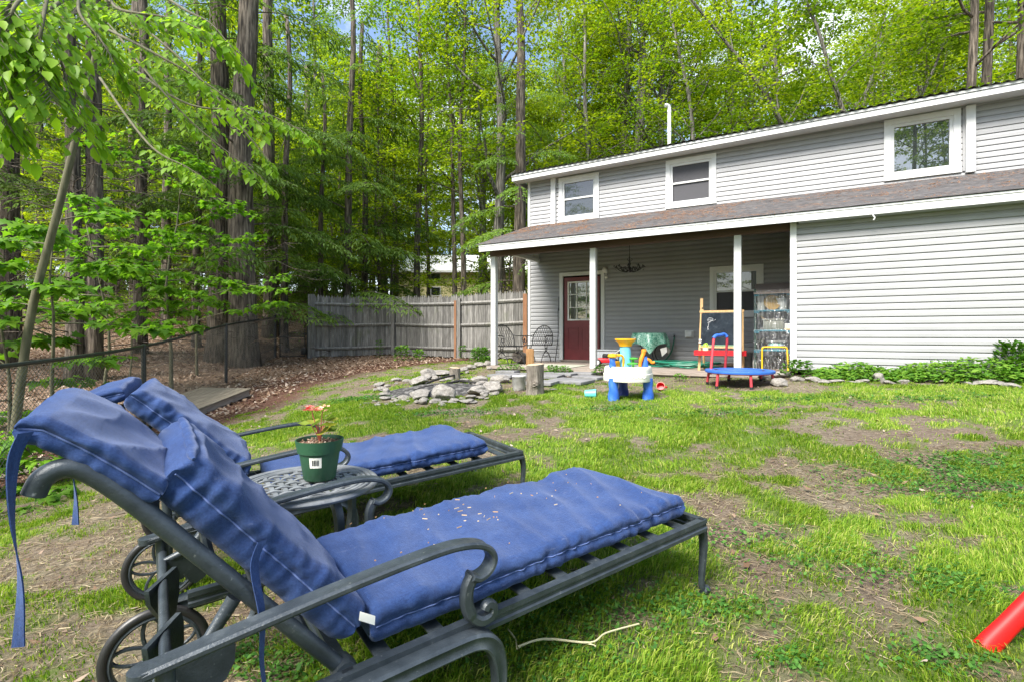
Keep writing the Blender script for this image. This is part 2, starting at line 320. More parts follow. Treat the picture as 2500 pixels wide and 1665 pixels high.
def _glass(name, tint, spec, r=.03, refl=.1):
    m, t, b = mat_base(name); c = ramp(t, noise_n(t, 1.6, 3, .6), [(.3, tuple(x * .7 for x in tint)), (.7, tint)]); t.links.new(c, b.inputs['Base Color'])
    b.inputs['Roughness'].default_value = .25; b.inputs['Specular IOR Level'].default_value = spec
    g = t.nodes.new('ShaderNodeBsdfGlossy'); g.inputs['Roughness'].default_value = r; ms = t.nodes.new('ShaderNodeMixShader'); ms.inputs[0].default_value = refl
    bump(t, b, noise_n(t, 2.5, 2), .02, .01)
    t.links.new(b.outputs[0], ms.inputs[1]); t.links.new(g.outputs[0], ms.inputs[2]); t.links.new(ms.outputs[0], t.nodes['Material Output'].inputs['Surface']); return m
M['glass'] = _glass('window glass', (.02, .024, .026), .5, .01, .09); M['picture'] = _glass('picture window glass', (.015, .022, .018), .6, .01, .28); M['doorglass'] = _glass('door glass', (.015, .022, .012), .5, .02, .14)
# ================================================================ GROUND
_bl = [G(u, v) for u, v in ((-120, 1240), (60, 1200), (250, 1125), (420, 1075), (540, 1030), (640, 992), (740, 945), (870, 912), (1010, 892), (1160, 876))]
_bl = [Vector((_bl[0].x - 3, _bl[0].y - 1.5, 0))] + _bl + [Vector((2.2, 13.4, 0))]
BLX = np.array([p.x for p in _bl]); BLY = np.array([p.y for p in _bl])
def lawn_sd(x, y):                                     # > 0 on the lawn side of its ragged left edge
    best = np.full(x.shape, 1e9); sg = np.ones(x.shape)
    for i in range(len(BLX) - 1):
        ax, ay, bx, by = BLX[i], BLY[i], BLX[i + 1], BLY[i + 1]; dx, dy = bx - ax, by - ay
        t = np.clip(((x - ax) * dx + (y - ay) * dy) / (dx * dx + dy * dy), 0, 1); d = np.hypot(x - ax - t * dx, y - ay - t * dy)
        c = dx * (y - ay) - dy * (x - ax); m = d < best; best = np.where(m, d, best); sg = np.where(m, np.where(c < 0, 1, -1), sg)
    return best * sg
BARE = [(1790, 985, .8, .28, .7), (1260, 1003, .55, .3, .9), (1500, 985, .8, .3, .5), (2260, 1040, .7, .3, .5), (1950, 1010, .6, .3, .4), (2130, 1470, .2, .32, 1.), (2290, 1590, .12, .2, .6), (1760, 1430, .28, .2, .8),
        (2080, 1560, .16, .16, .8), (130, 1335, .5, .18, .75), (60, 1500, .3, .3, .8), (330, 1540, .3, .2, .75), (560, 1580, .3, .2, .75), (1400, 1560, .35, .16, .55), (1650, 1500, .3, .18, .6), (1900, 1420, .2, .12, .6),
        (1880, 1540, .2, .12, .6), (1700, 1110, .5, .2, .5), (760, 1060, .25, .12, .5), (2380, 980, .6, .3, .4), (1200, 940, .7, .5, .8), (1560, 950, 1.3, .25, .75), (1850, 950, .6, .3, .8), (1150, 905, .9, .5, .6), (240, 1260, .3, .12, .6)]
_bare = [(G(u, v), a, b, k) for u, v, a, b, k in BARE]
FPC = G(1068, 955); FPR = (.95, .58)                    # fire pit centre and half axes
PADS = []                                               # local house rectangles kept clear of grass (pavers)
def cover(x, y):
    x = np.asarray(x, float); y = np.asarray(y, float)
    sd = lawn_sd(x, y) + (fbm(x, y, 1.6, 3) - .5) * 1.3
    c = sstep(-.15, .55, sd)
    n = fbm(x, y, 1.1, 11); n2 = fbm(x, y, 4.5, 21, 3); n3 = fbm(x, y, 2.3, 33, 3)
    c = c * np.clip(.06 + 1.5 * sstep(.41, .61, n * .36 + n2 * .44 + n3 * .20), 0, 1)
    b = np.zeros_like(x)
    for p, rx, ry, k in _bare: b = np.maximum(b, k * np.exp(-(((x - p.x) / rx) ** 2 + ((y - p.y) / ry) ** 2) * 1.1))
    c = c * np.clip(1 - b * (1.0 - .35 * n2) * (.55 + .8 * n3), 0, 1); c = np.maximum(c, .20 * sstep(.1, .6, sd) * sstep(.35, .6, n2) * (1 - .6 * b))
    lx = x * HC + (y - HO.y) * HS; ly = -x * HS + (y - HO.y) * HC
    house = sstep(-2.75, -2.3, ly) * sstep(.3, .7, lx); c = c * (1 - house)
    front = np.exp(-((ly + 3.0) / .45) ** 2) * sstep(.6, 1.2, lx) * sstep(7.0, 6.2, lx); c = c * (1 - .85 * front)
    e = ((x - FPC.x) / FPR[0]) ** 2 + ((y - FPC.y) / FPR[1]) ** 2; c = c * sstep(.7, 1.15, e)
    return np.clip(c, 0, 1)
def mulch(x, y):
    sd = lawn_sd(x, y) + (fbm(x, y, 1.2, 5) - .5) * .8
    return sstep(.7, .0, sd) * sstep(-2.6, -1.2, sd) + .0 * x
def litterf(x, y):
    sd = lawn_sd(x, y) + (fbm(x, y, 1.1, 8) - .5) * 1.2
    return sstep(-1.0, -2.2, sd)
def axis_pts(a, b, fine, lo, hi, grow=1.14):
    p = list(np.arange(a, b + 1e-6, fine)); s = fine
    while p[-1] < hi: s *= grow; p.append(p[-1] + s)
    s = fine
    while p[0] > lo: s *= grow; p.insert(0, p[0] - s)
    return np.array(p)
gx = axis_pts(-7, 9, .075, -130, 130); gy = axis_pts(.3, 13, .075, -60, 190)
XX, YY = np.meshgrid(gx, gy, indexing='ij'); xf, yf = XX.ravel(), YY.ravel()
inside = (np.abs(xf) < 66) & (np.abs(yf) < 66)
zf = np.where(inside, 0, 0.0); zz = gzs(np.clip(xf, -66, 66), np.clip(yf, -66, 66)); zf = zz
nearm = (np.abs(xf) < 30) & (yf > -10) & (yf < 40)
zf = zf + np.where(nearm, (fbm(xf, yf, 2.2, 40) - .5) * .035 + (fbm(xf, yf, 9, 41, 2) - .5) * .018, 0)
gmask = np.stack([cover(xf, yf), litterf(xf, yf), mulch(xf, yf), np.ones_like(xf)], 1).astype(np.float32)
def grid_mesh(name, xs, ys, z):
    nx, ny = len(xs), len(ys); V = np.stack([np.repeat(xs, ny), np.tile(ys, nx), z], 1).astype(np.float32); me = bpy.data.meshes.new(name)
    me.vertices.add(len(V)); me.vertices.foreach_set('co', V.ravel()); i, j = np.meshgrid(np.arange(nx - 1), np.arange(ny - 1), indexing='ij'); a = (i * ny + j).ravel()
    L = np.stack([a, a + ny, a + ny + 1, a + 1], 1).astype(np.int32); me.loops.add(L.size); me.loops.foreach_set('vertex_index', L.ravel())
    me.polygons.add(len(L)); me.polygons.foreach_set('loop_start', (np.arange(len(L)) * 4).astype(np.int32)); me.polygons.foreach_set('use_smooth', np.ones(len(L), bool)); me.update(calc_edges=True); return me
gme = grid_mesh('ground', gx, gy, zf)
ca = gme.color_attributes.new('mask', 'FLOAT_COLOR', 'POINT'); ca.data.foreach_set('color', gmask.ravel())
def ground_mat():
    m, t, b = mat_base('soil thatch and leaf litter'); at_ = t.nodes.new('ShaderNodeAttribute'); at_.attribute_name = 'mask'
    sp = t.nodes.new('ShaderNodeSeparateColor'); t.links.new(at_.outputs['Color'], sp.inputs[0])
    soil = ramp(t, noise_n(t, 26, 7, .7), [(.28, (.075, .058, .044)), (.46, (.16, .13, .10)), (.6, (.27, .225, .17)), (.74, (.42, .365, .28)), (.85, (.55, .50, .41))])
    big = ramp(t, noise_n(t, 1.3, 4, .6), [(.38, (0, 0, 0)), (.62, (1, 1, 1))])
    soil2 = ramp(t, noise_n(t, 34, 7, .7), [(.3, (.065, .046, .038)), (.5, (.155, .11, .09)), (.66, (.27, .21, .175)), (.82, (.42, .36, .31))])
    soil = mixc(t, big, soil, soil2)
    turf = ramp(t, noise_n(t, 30, 6, .7), [(.3, (.045, .075, .012)), (.5, (.09, .15, .02)), (.7, (.17, .22, .05)), (.85, (.28, .27, .12))])
    lit = ramp(t, noise_n(t, 22, 8, .75), [(.28, (.05, .036, .026)), (.47, (.17, .115, .08)), (.6, (.32, .225, .165)), (.72, (.48, .40, .33)), (.85, (.64, .58, .52))])
    mul = ramp(t, noise_n(t, 30, 7, .72), [(.3, (.035, .018, .013)), (.52, (.11, .055, .04)), (.7, (.20, .12, .085)), (.85, (.36, .28, .21))])
    c = mixc(t, sp.outputs['Red'], soil, turf); c = mixc(t, sp.outputs['Blue'], c, mul); c = mixc(t, sp.outputs['Green'], c, lit)
    t.links.new(c, b.inputs['Base Color']); b.inputs['Roughness'].default_value = .95; b.inputs['Specular IOR Level'].default_value = .15
    bump(t, b, noise_n(t, 30, 9, .75), .9, .03); return m
tag(link('ground', gme, ground_mat()), kind='structure')
# ---------------------------------------------------------------- grass blades (one mass)
def blades(n, ymin, ymax, hh, ww, dens_pow, seed):
    g = np.random.default_rng(seed); y = np.sqrt(g.uniform(ymin ** 2, ymax ** 2, n)); x = g.uniform(-1.12, 1.12, n) * y + g.uniform(-.4, .4, n)
    c = cover(x, y); tuft = fbm(x, y, 7, 60, 3); k = g.random(n) < np.clip(c ** dens_pow * (.35 + 1.5 * sstep(.3, .7, tuft)), 0, 1)
    x, y, c, tuft = x[k], y[k], c[k], tuft[k]; n = len(x); z = gzs(x, y)
    z = z + (fbm(x, y, 2.2, 40) - .5) * .035 + (fbm(x, y, 9, 41, 2) - .5) * .018
    a = g.uniform(0, 2 * np.pi, n); hgt = hh * g.uniform(.35, 1.15, n) * (.45 + .75 * c) * (.6 + .8 * tuft) * (.65 + .7 * fbm(x, y, .9, 71)); wd = ww * g.uniform(.6, 1.3, n)
    lean = g.uniform(.15, 1.3, n) * hgt; ld = fbm(x, y, .8, 80) * 12 + g.normal(0, .9, n)
    lx, ly = np.cos(ld) * lean, np.sin(ld) * lean; px, py = np.cos(a) * wd / 2, np.sin(a) * wd / 2
    V = np.empty((n, 5, 3), np.float32)
    V[:, 0] = np.stack([x - px, y - py, z - .008], 1); V[:, 1] = np.stack([x + px, y + py, z - .008], 1)
    mx, my, mz = x + lx * .35, y + ly * .35, z + hgt * .62
    V[:, 2] = np.stack([mx + px * .8, my + py * .8, mz], 1); V[:, 3] = np.stack([mx - px * .8, my - py * .8, mz], 1); V[:, 4] = np.stack([x + lx, y + ly, z + hgt * np.clip(1.05 - .3 * lean / hgt, .5, 1.1)], 1)
    return V.reshape(-1, 3)
GV = np.concatenate([blades(260000, .75, 3.6, .036, .0042, 1.1, 1), blades(280000, 3.6, 7.5, .035, .0065, 1.1, 2), blades(190000, 7.5, 14, .033, .011, 1.1, 3)])
M['grass'] = leaf_mat('lawn grass', [(.08, (.06, .14, .012)), (.3, (.12, .235, .016)), (.52, (.19, .31, .024)), (.7, (.28, .37, .045)), (.80, (.40, .42, .12)), (.92, (.52, .48, .26))], (1.3, 1.35, .7), .4, .5, 1.2)
tag(link('grass', np_mesh('grass', GV, 5, faces=[(0, 1, 2, 3), (3, 2, 4)]), M['grass']), kind='stuff')
# straw and thatch lying on the bare patches
def strands(n, ymin, ymax, ln, ww, seed, fn):
    g = np.random.default_rng(seed); y = np.sqrt(g.uniform(ymin ** 2, ymax ** 2, n)); x = g.uniform(-1.12, 1.12, n) * y
    k = g.random(n) < fn(x, y); x, y = x[k], y[k]; n = len(x); z = gzs(x, y) + (fbm(x, y, 2.2, 40) - .5) * .035 + (fbm(x, y, 9, 41, 2) - .5) * .018 + g.uniform(.001, .012, n)
    a = g.uniform(0, 2 * np.pi, n); L = ln * g.uniform(.3, 1.2, n); w_ = ww * g.uniform(.5, 1.3, n); dx, dy = np.cos(a), np.sin(a); dz = g.normal(0, .12, n)
    A = np.stack([x, y, z], 1); Dv = np.stack([dx, dy, dz], 1) * L[:, None]; S = np.stack([-dy, dx, g.normal(0, .3, n)], 1) * (w_ / 2)[:, None]; bend = np.stack([-dy, dx, 0 * dx + .1], 1) * (L * g.normal(0, .16, n))[:, None]
    return np.stack([A - S, A + S, A + Dv * .5 + bend + S, A + Dv * .5 + bend - S, A + Dv + S * .3, A + Dv - S * .3], 1).reshape(-1, 3)
M['straw'] = leaf_mat('dry straw', [(.1, (.09, .06, .035)), (.4, (.19, .14, .085)), (.7, (.32, .26, .16)), (.95, (.50, .44, .31))], (1, .9, .7), .1)
SV = np.concatenate([strands(48000, .75, 4, .07, .0028, 11, lambda x, y: np.clip(1.05 - cover(x, y), .1, 1) * (lawn_sd(x, y) > -.3)), strands(26000, 4, 12, .09, .005, 12, lambda x, y: np.clip(.9 - cover(x, y), .03, 1) * (lawn_sd(x, y) > -.6))])
tag(link('straw', np_mesh('straw', SV, 6, faces=[(0, 1, 2, 3), (3, 2, 4, 5)]), M['straw']), kind='stuff')
# flat leaf shapes lying about
def flat_leaves(x, y, size, g, tilt=.35, lift=.012):
    n = len(x); z = gzs(x, y) + lift * g.random(n) + .012; a = g.uniform(0, 2 * np.pi, n); L = size * g.uniform(.5, 1.3, n); W = L * g.uniform(.35, .6, n)
    d = np.stack([np.cos(a), np.sin(a), g.normal(0, tilt, n)], 1); s = np.stack([-np.sin(a), np.cos(a), g.normal(0, tilt, n)], 1); c = np.stack([x, y, z], 1); up = np.array([0, 0, 1.0])
    cur = (L * g.uniform(-.1, .3, n))[:, None] * up
    return np.stack([c - d * (L / 2)[:, None] + cur * .6, c - s * (W / 2)[:, None] + cur * .3, c + d * (L / 2)[:, None] + cur, c + s * (W / 2)[:, None] + cur * .2], 1).reshape(-1, 3)
g = np.random.default_rng(31)
x = g.uniform(-16, 1, 130000); y = g.uniform(3, 27, 130000); k = (lawn_sd(x, y) + (fbm(x, y, 1.5, 9) - .5) < -.1) & (np.abs(x) < 1.2 * y + 1) & (g.random(130000) < .35 + .65 * fbm(x, y, 1.2, 90))
LL = flat_leaves(x[k], y[k], .078, g)
M['litter'] = leaf_mat('fallen brown leaf', [(.1, (.08, .045, .03)), (.4, (.22, .14, .09)), (.65, (.36, .26, .19)), (.92, (.60, .52, .45))], (1, .8, .6), .12)
tag(link('leaf_litter', np_mesh('leaf_litter', LL, 4), M['litter']), kind='stuff')
n = 2600; y = np.sqrt(g.uniform(.9, 130, n)); x = g.uniform(-1.1, 1.1, n) * y; k = (lawn_sd(x, y) > -.2) & (g.random(n) < .35 + .8 * (1 - cover(x, y)))
tag(link('scattered_dead_leaves', np_mesh('scattered_dead_leaves', flat_leaves(x[k], y[k], .045, g, .3), 4), M['litter']), kind='stuff')
# clover and broadleaf weeds in the lawn
def rosettes(n, pts, size, g, h=.03):
    out = []
    for (p, rx, ry, m) in pts:
        x = p.x + g.normal(0, rx, m); y = p.y + g.normal(0, ry, m); z = gzs(x, y) + g.uniform(.01, h, m); a = g.uniform(0, 2 * np.pi, m); L = size * g.uniform(.6, 1.3, m) * (.5 + y * .14); Wd = L * .8
        d = np.stack([np.cos(a), np.sin(a), g.normal(.1, .35, m)], 1); s = np.stack([-np.sin(a), np.cos(a), g.normal(0, .35, m)], 1); c = np.stack([x, y, z], 1)
        out.append(np.stack([c, c + d * (L * .45)[:, None] + s * (Wd * .5)[:, None], c + d * L[:, None], c + d * (L * .45)[:, None] - s * (Wd * .5)[:, None]], 1).reshape(-1, 3))
    return np.concatenate(out)
RS = [(G(u, v), a, b, m) for u, v, a, b, m in [(2400, 1180, .42, .22, 2600), (2330, 1130, .3, .12, 700), (2300, 1610, .1, .05, 300), (1930, 1610, .06, .04, 160), (1760, 1490, .12, .05, 260), (2330, 1430, .1, .08, 300), (1720, 1320, .1, .05, 80), (1340, 1590, .22, .08, 700), (1580, 1490, .2, .1, 400),
     (1260, 1480, .2, .1, 500), (1100, 1010, .35, .12, 400), (1750, 1010, .35, .1, 350), (2250, 975, .5, .12, 500), (560, 1600, .1, .06, 260), (700, 1640, .1, .05, 300), (1500, 1000, .25, .08, 260), (880, 975, .3, .14, 500), (1940, 975, .5, .1, 500), (2080, 1390, .2, .1, 300), (1880, 1330, .25, .12, 300)]]
M['clover'] = leaf_mat('clover leaf', [(.1, (.035, .12, .02)), (.5, (.07, .20, .03)), (.9, (.15, .32, .06))], (1.1, 1.2, .7), .35)
tag(link('clover', np_mesh('clover', rosettes(0, RS, .022, g), 4), M['clover']), kind='stuff')

# green undergrowth on the floor of the woods
n = 60000; x = g.uniform(-40, 6, n); y = g.uniform(15.5, 42, n); k = (fbm(x, y, .35, 120, 3) > .47) & (np.abs(x) < 1.15 * y) & (lawn_sd(x, y) < -1.5) & ~((x > -8) & (x < 2.5) & (y > 31)); x, y = x[k], y[k]; n = len(x)
z = gzs(x, y) + g.random(n) ** 1.5 * (.25 + 1.1 * fbm(x, y, .8, 121, 3)); a = g.uniform(0, 6.283, n); L = g.uniform(.07, .2, n); d = np.stack([np.cos(a), np.sin(a), g.normal(0, .25, n)], 1) * L[:, None]; s = np.stack([-np.sin(a), np.cos(a), g.normal(0, .25, n)], 1) * (L * .32)[:, None]; c = np.stack([x, y, z], 1)
M['leaf_floor'] = leaf_mat('woodland floor leaf', [(.1, (.10, .20, .02)), (.5, (.17, .29, .03)), (.9, (.26, .38, .05))], (1.4, 1.4, .6), .45)
tag(link('undergrowth', np_mesh('undergrowth', np.stack([c, c + d * .45 + s, c + d, c + d * .45 - s], 1).reshape(-1, 3), 4), M['leaf_floor']), kind='stuff')
# ================================================================ HOUSE
house = thing('house', 'grey two storey house with lap siding and a long roofed porch', 'house', HO, HA)
LAP = .1016
def siding(name, x0, x1, z0, z1, y, holes=(), flip=None, parent=house, axis='x', sgn=-1):
    """lap siding in real courses: each leans out at its foot; 'axis' is the direction the courses run"""
    m = MB(); k = 0; z = z0
    def pt(a, d, zz): return (a, y + sgn * d, zz) if axis == 'x' else (y + sgn * d, a, zz)
    while z < z1 - .005:
        zt = min(z + LAP, z1); c = (z + zt) / 2; segs = [(x0, x1)]
        for (hx0, hx1, hz0, hz1) in holes:
            if hz0 < c < hz1:
                ns = []
                for a, b in segs:
                    if hx1 <= a or hx0 >= b: ns.append((a, b)); continue
                    if hx0 > a: ns.append((a, hx0))
                    if hx1 < b: ns.append((hx1, b))
                segs = ns
        for a, b in segs:
            m.add([pt(a, .024, z), pt(b, .024, z), pt(b, .021, z + LAP * .5), pt(a, .021, z + LAP * .5), pt(b, .004, zt), pt(a, .004, zt), pt(a, -.012, z), pt(b, -.012, z)], [(0, 1, 2, 3), (3, 2, 4, 5), (6, 7, 1, 0)])
        z += LAP
    return m.build(name, M['siding'], parent, smooth=False)
W1, W2, W3 = (1.36, 2.41, 3.90, 5.0), (3.98, 5.04, 3.92, 5.0), (7.96, 9.055, 3.955, 5.08)
PW, DR = (4.91, 5.95, 1.47, 2.56), (1.38, 2.55, .40, 2.62)
XE = 13.0; EAVE = 5.085
def ins(h, k=.05): return (h[0] + k, h[1] - k, h[2] + k, h[3] - k)
siding('upper_wall', .56, XE, 3.86, EAVE, 0, [ins(W1), ins(W2), ins(W3)])
siding('porch_wall', .56, 6.46, .45, 3.86, 0, [ins(PW), ins(DR)])
siding('lower_wall', 6.53, XE, .56, 2.90, -2.38)
siding('porch_side_wall', -2.36, -.02, .45, 2.93, 6.46, axis='y', sgn=-1)
siding('end_wall', .02, 6.9, .3, EAVE, .49, axis='y', sgn=-1)
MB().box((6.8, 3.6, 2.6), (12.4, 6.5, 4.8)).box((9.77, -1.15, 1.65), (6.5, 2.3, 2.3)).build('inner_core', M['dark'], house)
m = MB(); m.box((.522, -.012, 2.76), (.068, .04, 4.62)); m.build('corner_board', M['white'], house, smooth=False)
MB().box((6.485, -2.392, 1.73), (.09, .05, 2.36)).build('corner_board', M['white'], house, smooth=False)
def window(name, h, glass, casing=.095, double=True, y=0, label=None, screen=None):
    x0, x1, z0, z1 = h; cw = casing; f = MB()
    f.box(((x0 + x1) / 2, y - .026, z1 - cw / 2), (x1 - x0, .05, cw)).box(((x0 + x1) / 2, y - .024, z0 + cw / 2), (x1 - x0 + .01, .058, cw))
    f.box((x0 + cw / 2, y - .022, (z0 + z1) / 2), (cw, .05, z1 - z0 - 2 * cw)).box((x1 - cw / 2, y - .02, (z0 + z1) / 2), (cw, .05, z1 - z0 - 2 * cw))
    fo = f.build(name, M['white'], house, smooth=False)
    if label: fo['label'] = label
    a0, a1, b0, b1 = x0 + cw, x1 - cw, z0 + cw, z1 - cw; s = .052; q = MB()
    q.box(((a0 + a1) / 2, y - .006, b1 - s / 2), (a1 - a0, .04, s)).box(((a0 + a1) / 2, y - .006, b0 + s / 2), (a1 - a0, .04, s)).box((a0 + s / 2, y - .006, (b0 + b1) / 2), (s, .04, b1 - b0 - 2 * s)).box((a1 - s / 2, y - .006, (b0 + b1) / 2), (s, .04, b1 - b0 - 2 * s))
    if double: q.box(((a0 + a1) / 2, y - .003, (b0 + b1) / 2 + .01), (a1 - a0 - 2 * s, .036, .04))
    q.build('sash', M['white'], fo, smooth=False)
    if double:
        mid = (b0 + b1) / 2 + .01
        MB().box(((a0 + a1) / 2, y + .008, (mid + b1 - s) / 2 + .008), (a1 - a0 - 2 * s, .006, b1 - s - mid - .015)).build('pane', glass, fo, smooth=False)
        MB().box(((a0 + a1) / 2, y + .016, (mid + b0 + s) / 2 - .008), (a1 - a0 - 2 * s, .006, mid - b0 - s - .015)).build('pane', screen or glass, fo, smooth=False)
    else: MB().box(((a0 + a1) / 2, y + .008, (b0 + b1) / 2), (a1 - a0 - 2 * s, .006, b1 - b0 - 2 * s)).build('pane', glass, fo, smooth=False)
    return fo
window('window', W1, M['glass'], label='double hung window at the left end of the upper wall')
window('window', W2, M['screen'], label='double hung window with dark insect screen in the middle of the upper wall', screen=M['screen'])
window('window', W3, M['picture'], .10, False, label='single pane picture window reflecting trees, upper right')
window('window', PW, M['glass'], .085, label='shaded double hung window under the porch roof', screen=M['screen'])
# boxed vertical trims on the upper wall
MB().box((1.215, -.035, 4.47), (.125, .07, 1.17)).build('vertical_trim', M['white'], house, smooth=False)
MB().box((9.175, -.06, 4.50), (.13, .10, 1.16), bev=.006).build('vertical_trim', M['fascia'], house, smooth=False)
MB().box((9.095, -.02, 4.52), (.03, .035, 1.1)).build('vertical_trim', M['siding'], house, smooth=False)
# upper roof: fascia, drip board, soffit, corrugated sheet (rises a little to the right)
m = MB(); RS_ = .0095
def up(x): return (x - .2) * RS_
def slope_bar(m, x0, x1, y0, y1, z0, z1):
    m.add([(x0, y0, z0 + up(x0)), (x1, y0, z0 + up(x1)), (x1, y1, z0 + up(x1)), (x0, y1, z0 + up(x0)), (x0, y0, z1 + up(x0)), (x1, y0, z1 + up(x1)), (x1, y1, z1 + up(x1)), (x0, y1, z1 + up(x0))], [(0, 3, 2, 1), (4, 5, 6, 7), (0, 1, 5, 4), (2, 3, 7, 6), (1, 2, 6, 5), (0, 4, 7, 3)])
slope_bar(m, .22, XE, -.40, -.37, 5.005, 5.105); slope_bar(m, .215, XE, -.42, -.37, 5.112, 5.155); m.build('upper_fascia', M['fascia'], house, smooth=False)
m = MB(); slope_bar(m, .24, XE, -.366, -.02, 5.03, 5.05); slope_bar(m, .222, .25, -.366, 7.2, 5.005, 5.13); m.build('upper_soffit', M['white'], house, smooth=False)
def corr(u, v):
    x = .16 + u * (XE - .16); y = -.46 + v * 4.1; return (x, y, 5.168 + up(x) + .013 * math.sin(x * 2 * math.pi / .142) + v * 4.1 * .19 + .01 * math.sin(x * 1.7))
MB().grid(corr, 720, 2).build('roof', M['metalroof'], house)
def corr2(u, v):
    x = .16 + u * (XE - .16); y = 3.64 + v * 4.1; return (x, y, 5.168 + up(x) + 4.1 * .19 - v * 4.1 * .19)
MB().grid(corr2, 20, 2).build('roof', M['metalroof'], house)
m = MB(); m.tube([(3.84, 1.0, 5.3), (3.84, 1.0, 6.56)], .042, 14); m.tube([(3.84, 1.0, 6.05), (3.84, 1.0, 6.14)], .049, 14); m.tube([(3.84, 1.0, 6.52), (3.84, 1.0, 6.58)], .049, 14)
m.tube(spline([(3.84, 1.0, 6.55), (3.84, .99, 6.63), (3.82, .97, 6.675), (3.785, .94, 6.69), (3.76, .92, 6.675)], 5), .042, 14); m.build('vent_pipe', M['potwhite'], house)
# porch roof
YE = -2.62; ZE, ZJ = 3.00, 3.90
m = MB(); nC = 21
for k in range(nC):
    t0, t1 = k / nC, (k + 1) / nC; ya, yb = YE - .03 + (0 - YE + .03) * t0, YE - .03 + (0 - YE + .03) * (t1 + .2 / nC); za, zb = ZE + (ZJ - ZE) * t0 + .014, ZE + (ZJ - ZE) * (t1 + .2 / nC) + .002
    xa = .60 - .13 * t0; xb = .60 - .13 * t1; seg = 26; jit = [rnd.uniform(-.004, .004) for _ in range(seg + 1)]
    vs = []; 
    for i in range(seg + 1):
        x = xa + (XE - xa) * i / seg; vs += [(x, ya, za - .012), (x, ya, za + jit[i]), (x, yb, zb + .001)]
    fs = []
    for i in range(seg): fs += [(3 * i, 3 * i + 3, 3 * i + 4, 3 * i + 1), (3 * i + 1, 3 * i + 4, 3 * i + 5, 3 * i + 2)]
    m.add(vs, fs)
m.build('porch_roof', M['shingle'], house, smooth=False)
m = MB(); m.add([(.62, YE + .02, ZE - .03), (XE, YE + .02, ZE - .03), (XE, -.01, ZJ - .06), (.5, -.01, ZJ - .06)], [(0, 1, 2, 3)])
for x in np.arange(.9, 6.4, .55): 
    m.add([(x - .02, YE + .1, ZE - .035 - .0), (x + .02, YE + .1, ZE - .035), (x + .02, -.02, ZJ - .095), (x - .02, -.02, ZJ - .095), (x - .02, YE + .1, ZE - .12), (x + .02, YE + .1, ZE - .12), (x + .02, -.02, ZJ - .2), (x - .02, -.02, ZJ - .2)], [(0, 1, 5, 4), (2, 3, 7, 6), (4, 5, 6, 7), (1, 2, 6, 5), (3, 0, 4, 7)])
m.build('porch_ceiling', M['soffit'], house, smooth=False)
m = MB()
for a, b in ((.66, 3.55), (3.552, 6.9), (6.902, 10.2), (10.202, XE)): m.box(((a + b) / 2, YE + .012, 2.91), (b - a, .026, .105)).box(((a + b) / 2, YE + .004, 2.978), (b - a, .03, .028))
m.build('porch_fascia', M['fascia'], house, smooth=False)
MB().box((3.6, -2.27, 2.845), (5.7, .11, .12)).build('porch_beam', M['soffit'], house, smooth=False)
MB().box((9.76, -2.5, 2.865), (6.4, .2, .02)).build('porch_soffit', M['siding'], house, smooth=False)
# gable infill of the porch end with its bottom board
m = MB(); m.box((.80, -1.14, 2.985), (.09, 2.2, .085)); m.build('gable_beam', M['white'], house, smooth=False)
m = MB()
for k in range(15):
    y = -2.1 + k * .145; zt = ZE + (ZJ - ZE) * (y - YE) / (-YE) - .075
    if zt > 3.06: m.box((.80, y, (3.03 + zt) / 2), (.022, .135, zt - 3.03))
m.build('gable_infill', M['white'], house, smooth=False)
for nm, x, ztop in (('post', .82, 2.865), ('post', 3.08, 2.785), ('post', 5.66, 2.785)):
    MB().box((x, -2.25, (DECK + ztop) / 2), (.115, .115, ztop - DECK), bev=.006).build(nm, M['post'], house, smooth=False)
# deck
m = MB()
for k in range(17):
    y = -2.50 + k * .147; m.box((3.66, y + .072, DECK - .02), (5.72, .141, .034), bev=.003)
m.build('porch_deck', M['deck'], house, smooth=False)
MB().box((3.66, -2.515, DECK - .028), (5.74, .03, .05)).box((3.66, -2.46, DECK - .10), (5.6, .04, .10)).build('deck_edge', M['deck'], house, smooth=False)
MB().box((2.1, -1.9, DECK + .004), (1.1, 1.0, .008)).build('door_mat', mat('pale green mat', (.36, .37, .30), 30, .95, bmp=.4), house, smooth=False)
# door
m = MB(); m.box((1.425, -.02, 1.52), (.09, .05, 2.07)).box((2.505, -.02, 1.52), (.09, .05, 2.07)).box((1.965, -.022, 2.595), (1.17, .054, .09)); m.build('door_frame', M['white'], house, smooth=False)
MB().box((1.965, -.02, .478), (1.05, .12, .035)).build('threshold', M['deck'], house, smooth=False)
m = MB(); x0, x1 = 1.51, 2.42; m.box((x0 + .045, -.012, 1.505), (.09, .03, 2.01)).box((x1 - .045, -.012, 1.505), (.09, .03, 2.01)).box(((x0 + x1) / 2, -.012, 2.46), (x1 - x0 - .18, .03, .10)).box(((x0 + x1) / 2, -.012, .975), (x1 - x0 - .18, .03, .95))
for xa, xb in ((1.61, 1.87), (1.97, 2.31)): 
    for p, q in (((xa + xb) / 2, .76), ((xa + xb) / 2, 1.27)): m.box((p, -.03, q), (xb - xa, .012, .025), bev=.004)
    m.box((xa, -.03, 1.015), (.025, .012, .53), bev=.004).box((xb, -.03, 1.015), (.025, .012, .53), bev=.004)
door = m.build('door', M['door'], house, smooth=False)
m = MB(); a0, a1, b0, b1 = 1.60, 2.33, 1.45, 2.41
for x in (a0 + .018, a1 - .018): m.box((x, -.03, (b0 + b1) / 2), (.036, .02, b1 - b0))
for z in (b0 + .018, b1 - .018): m.box(((a0 + a1) / 2, -.03, z), (a1 - a0 - .072, .02, .036))
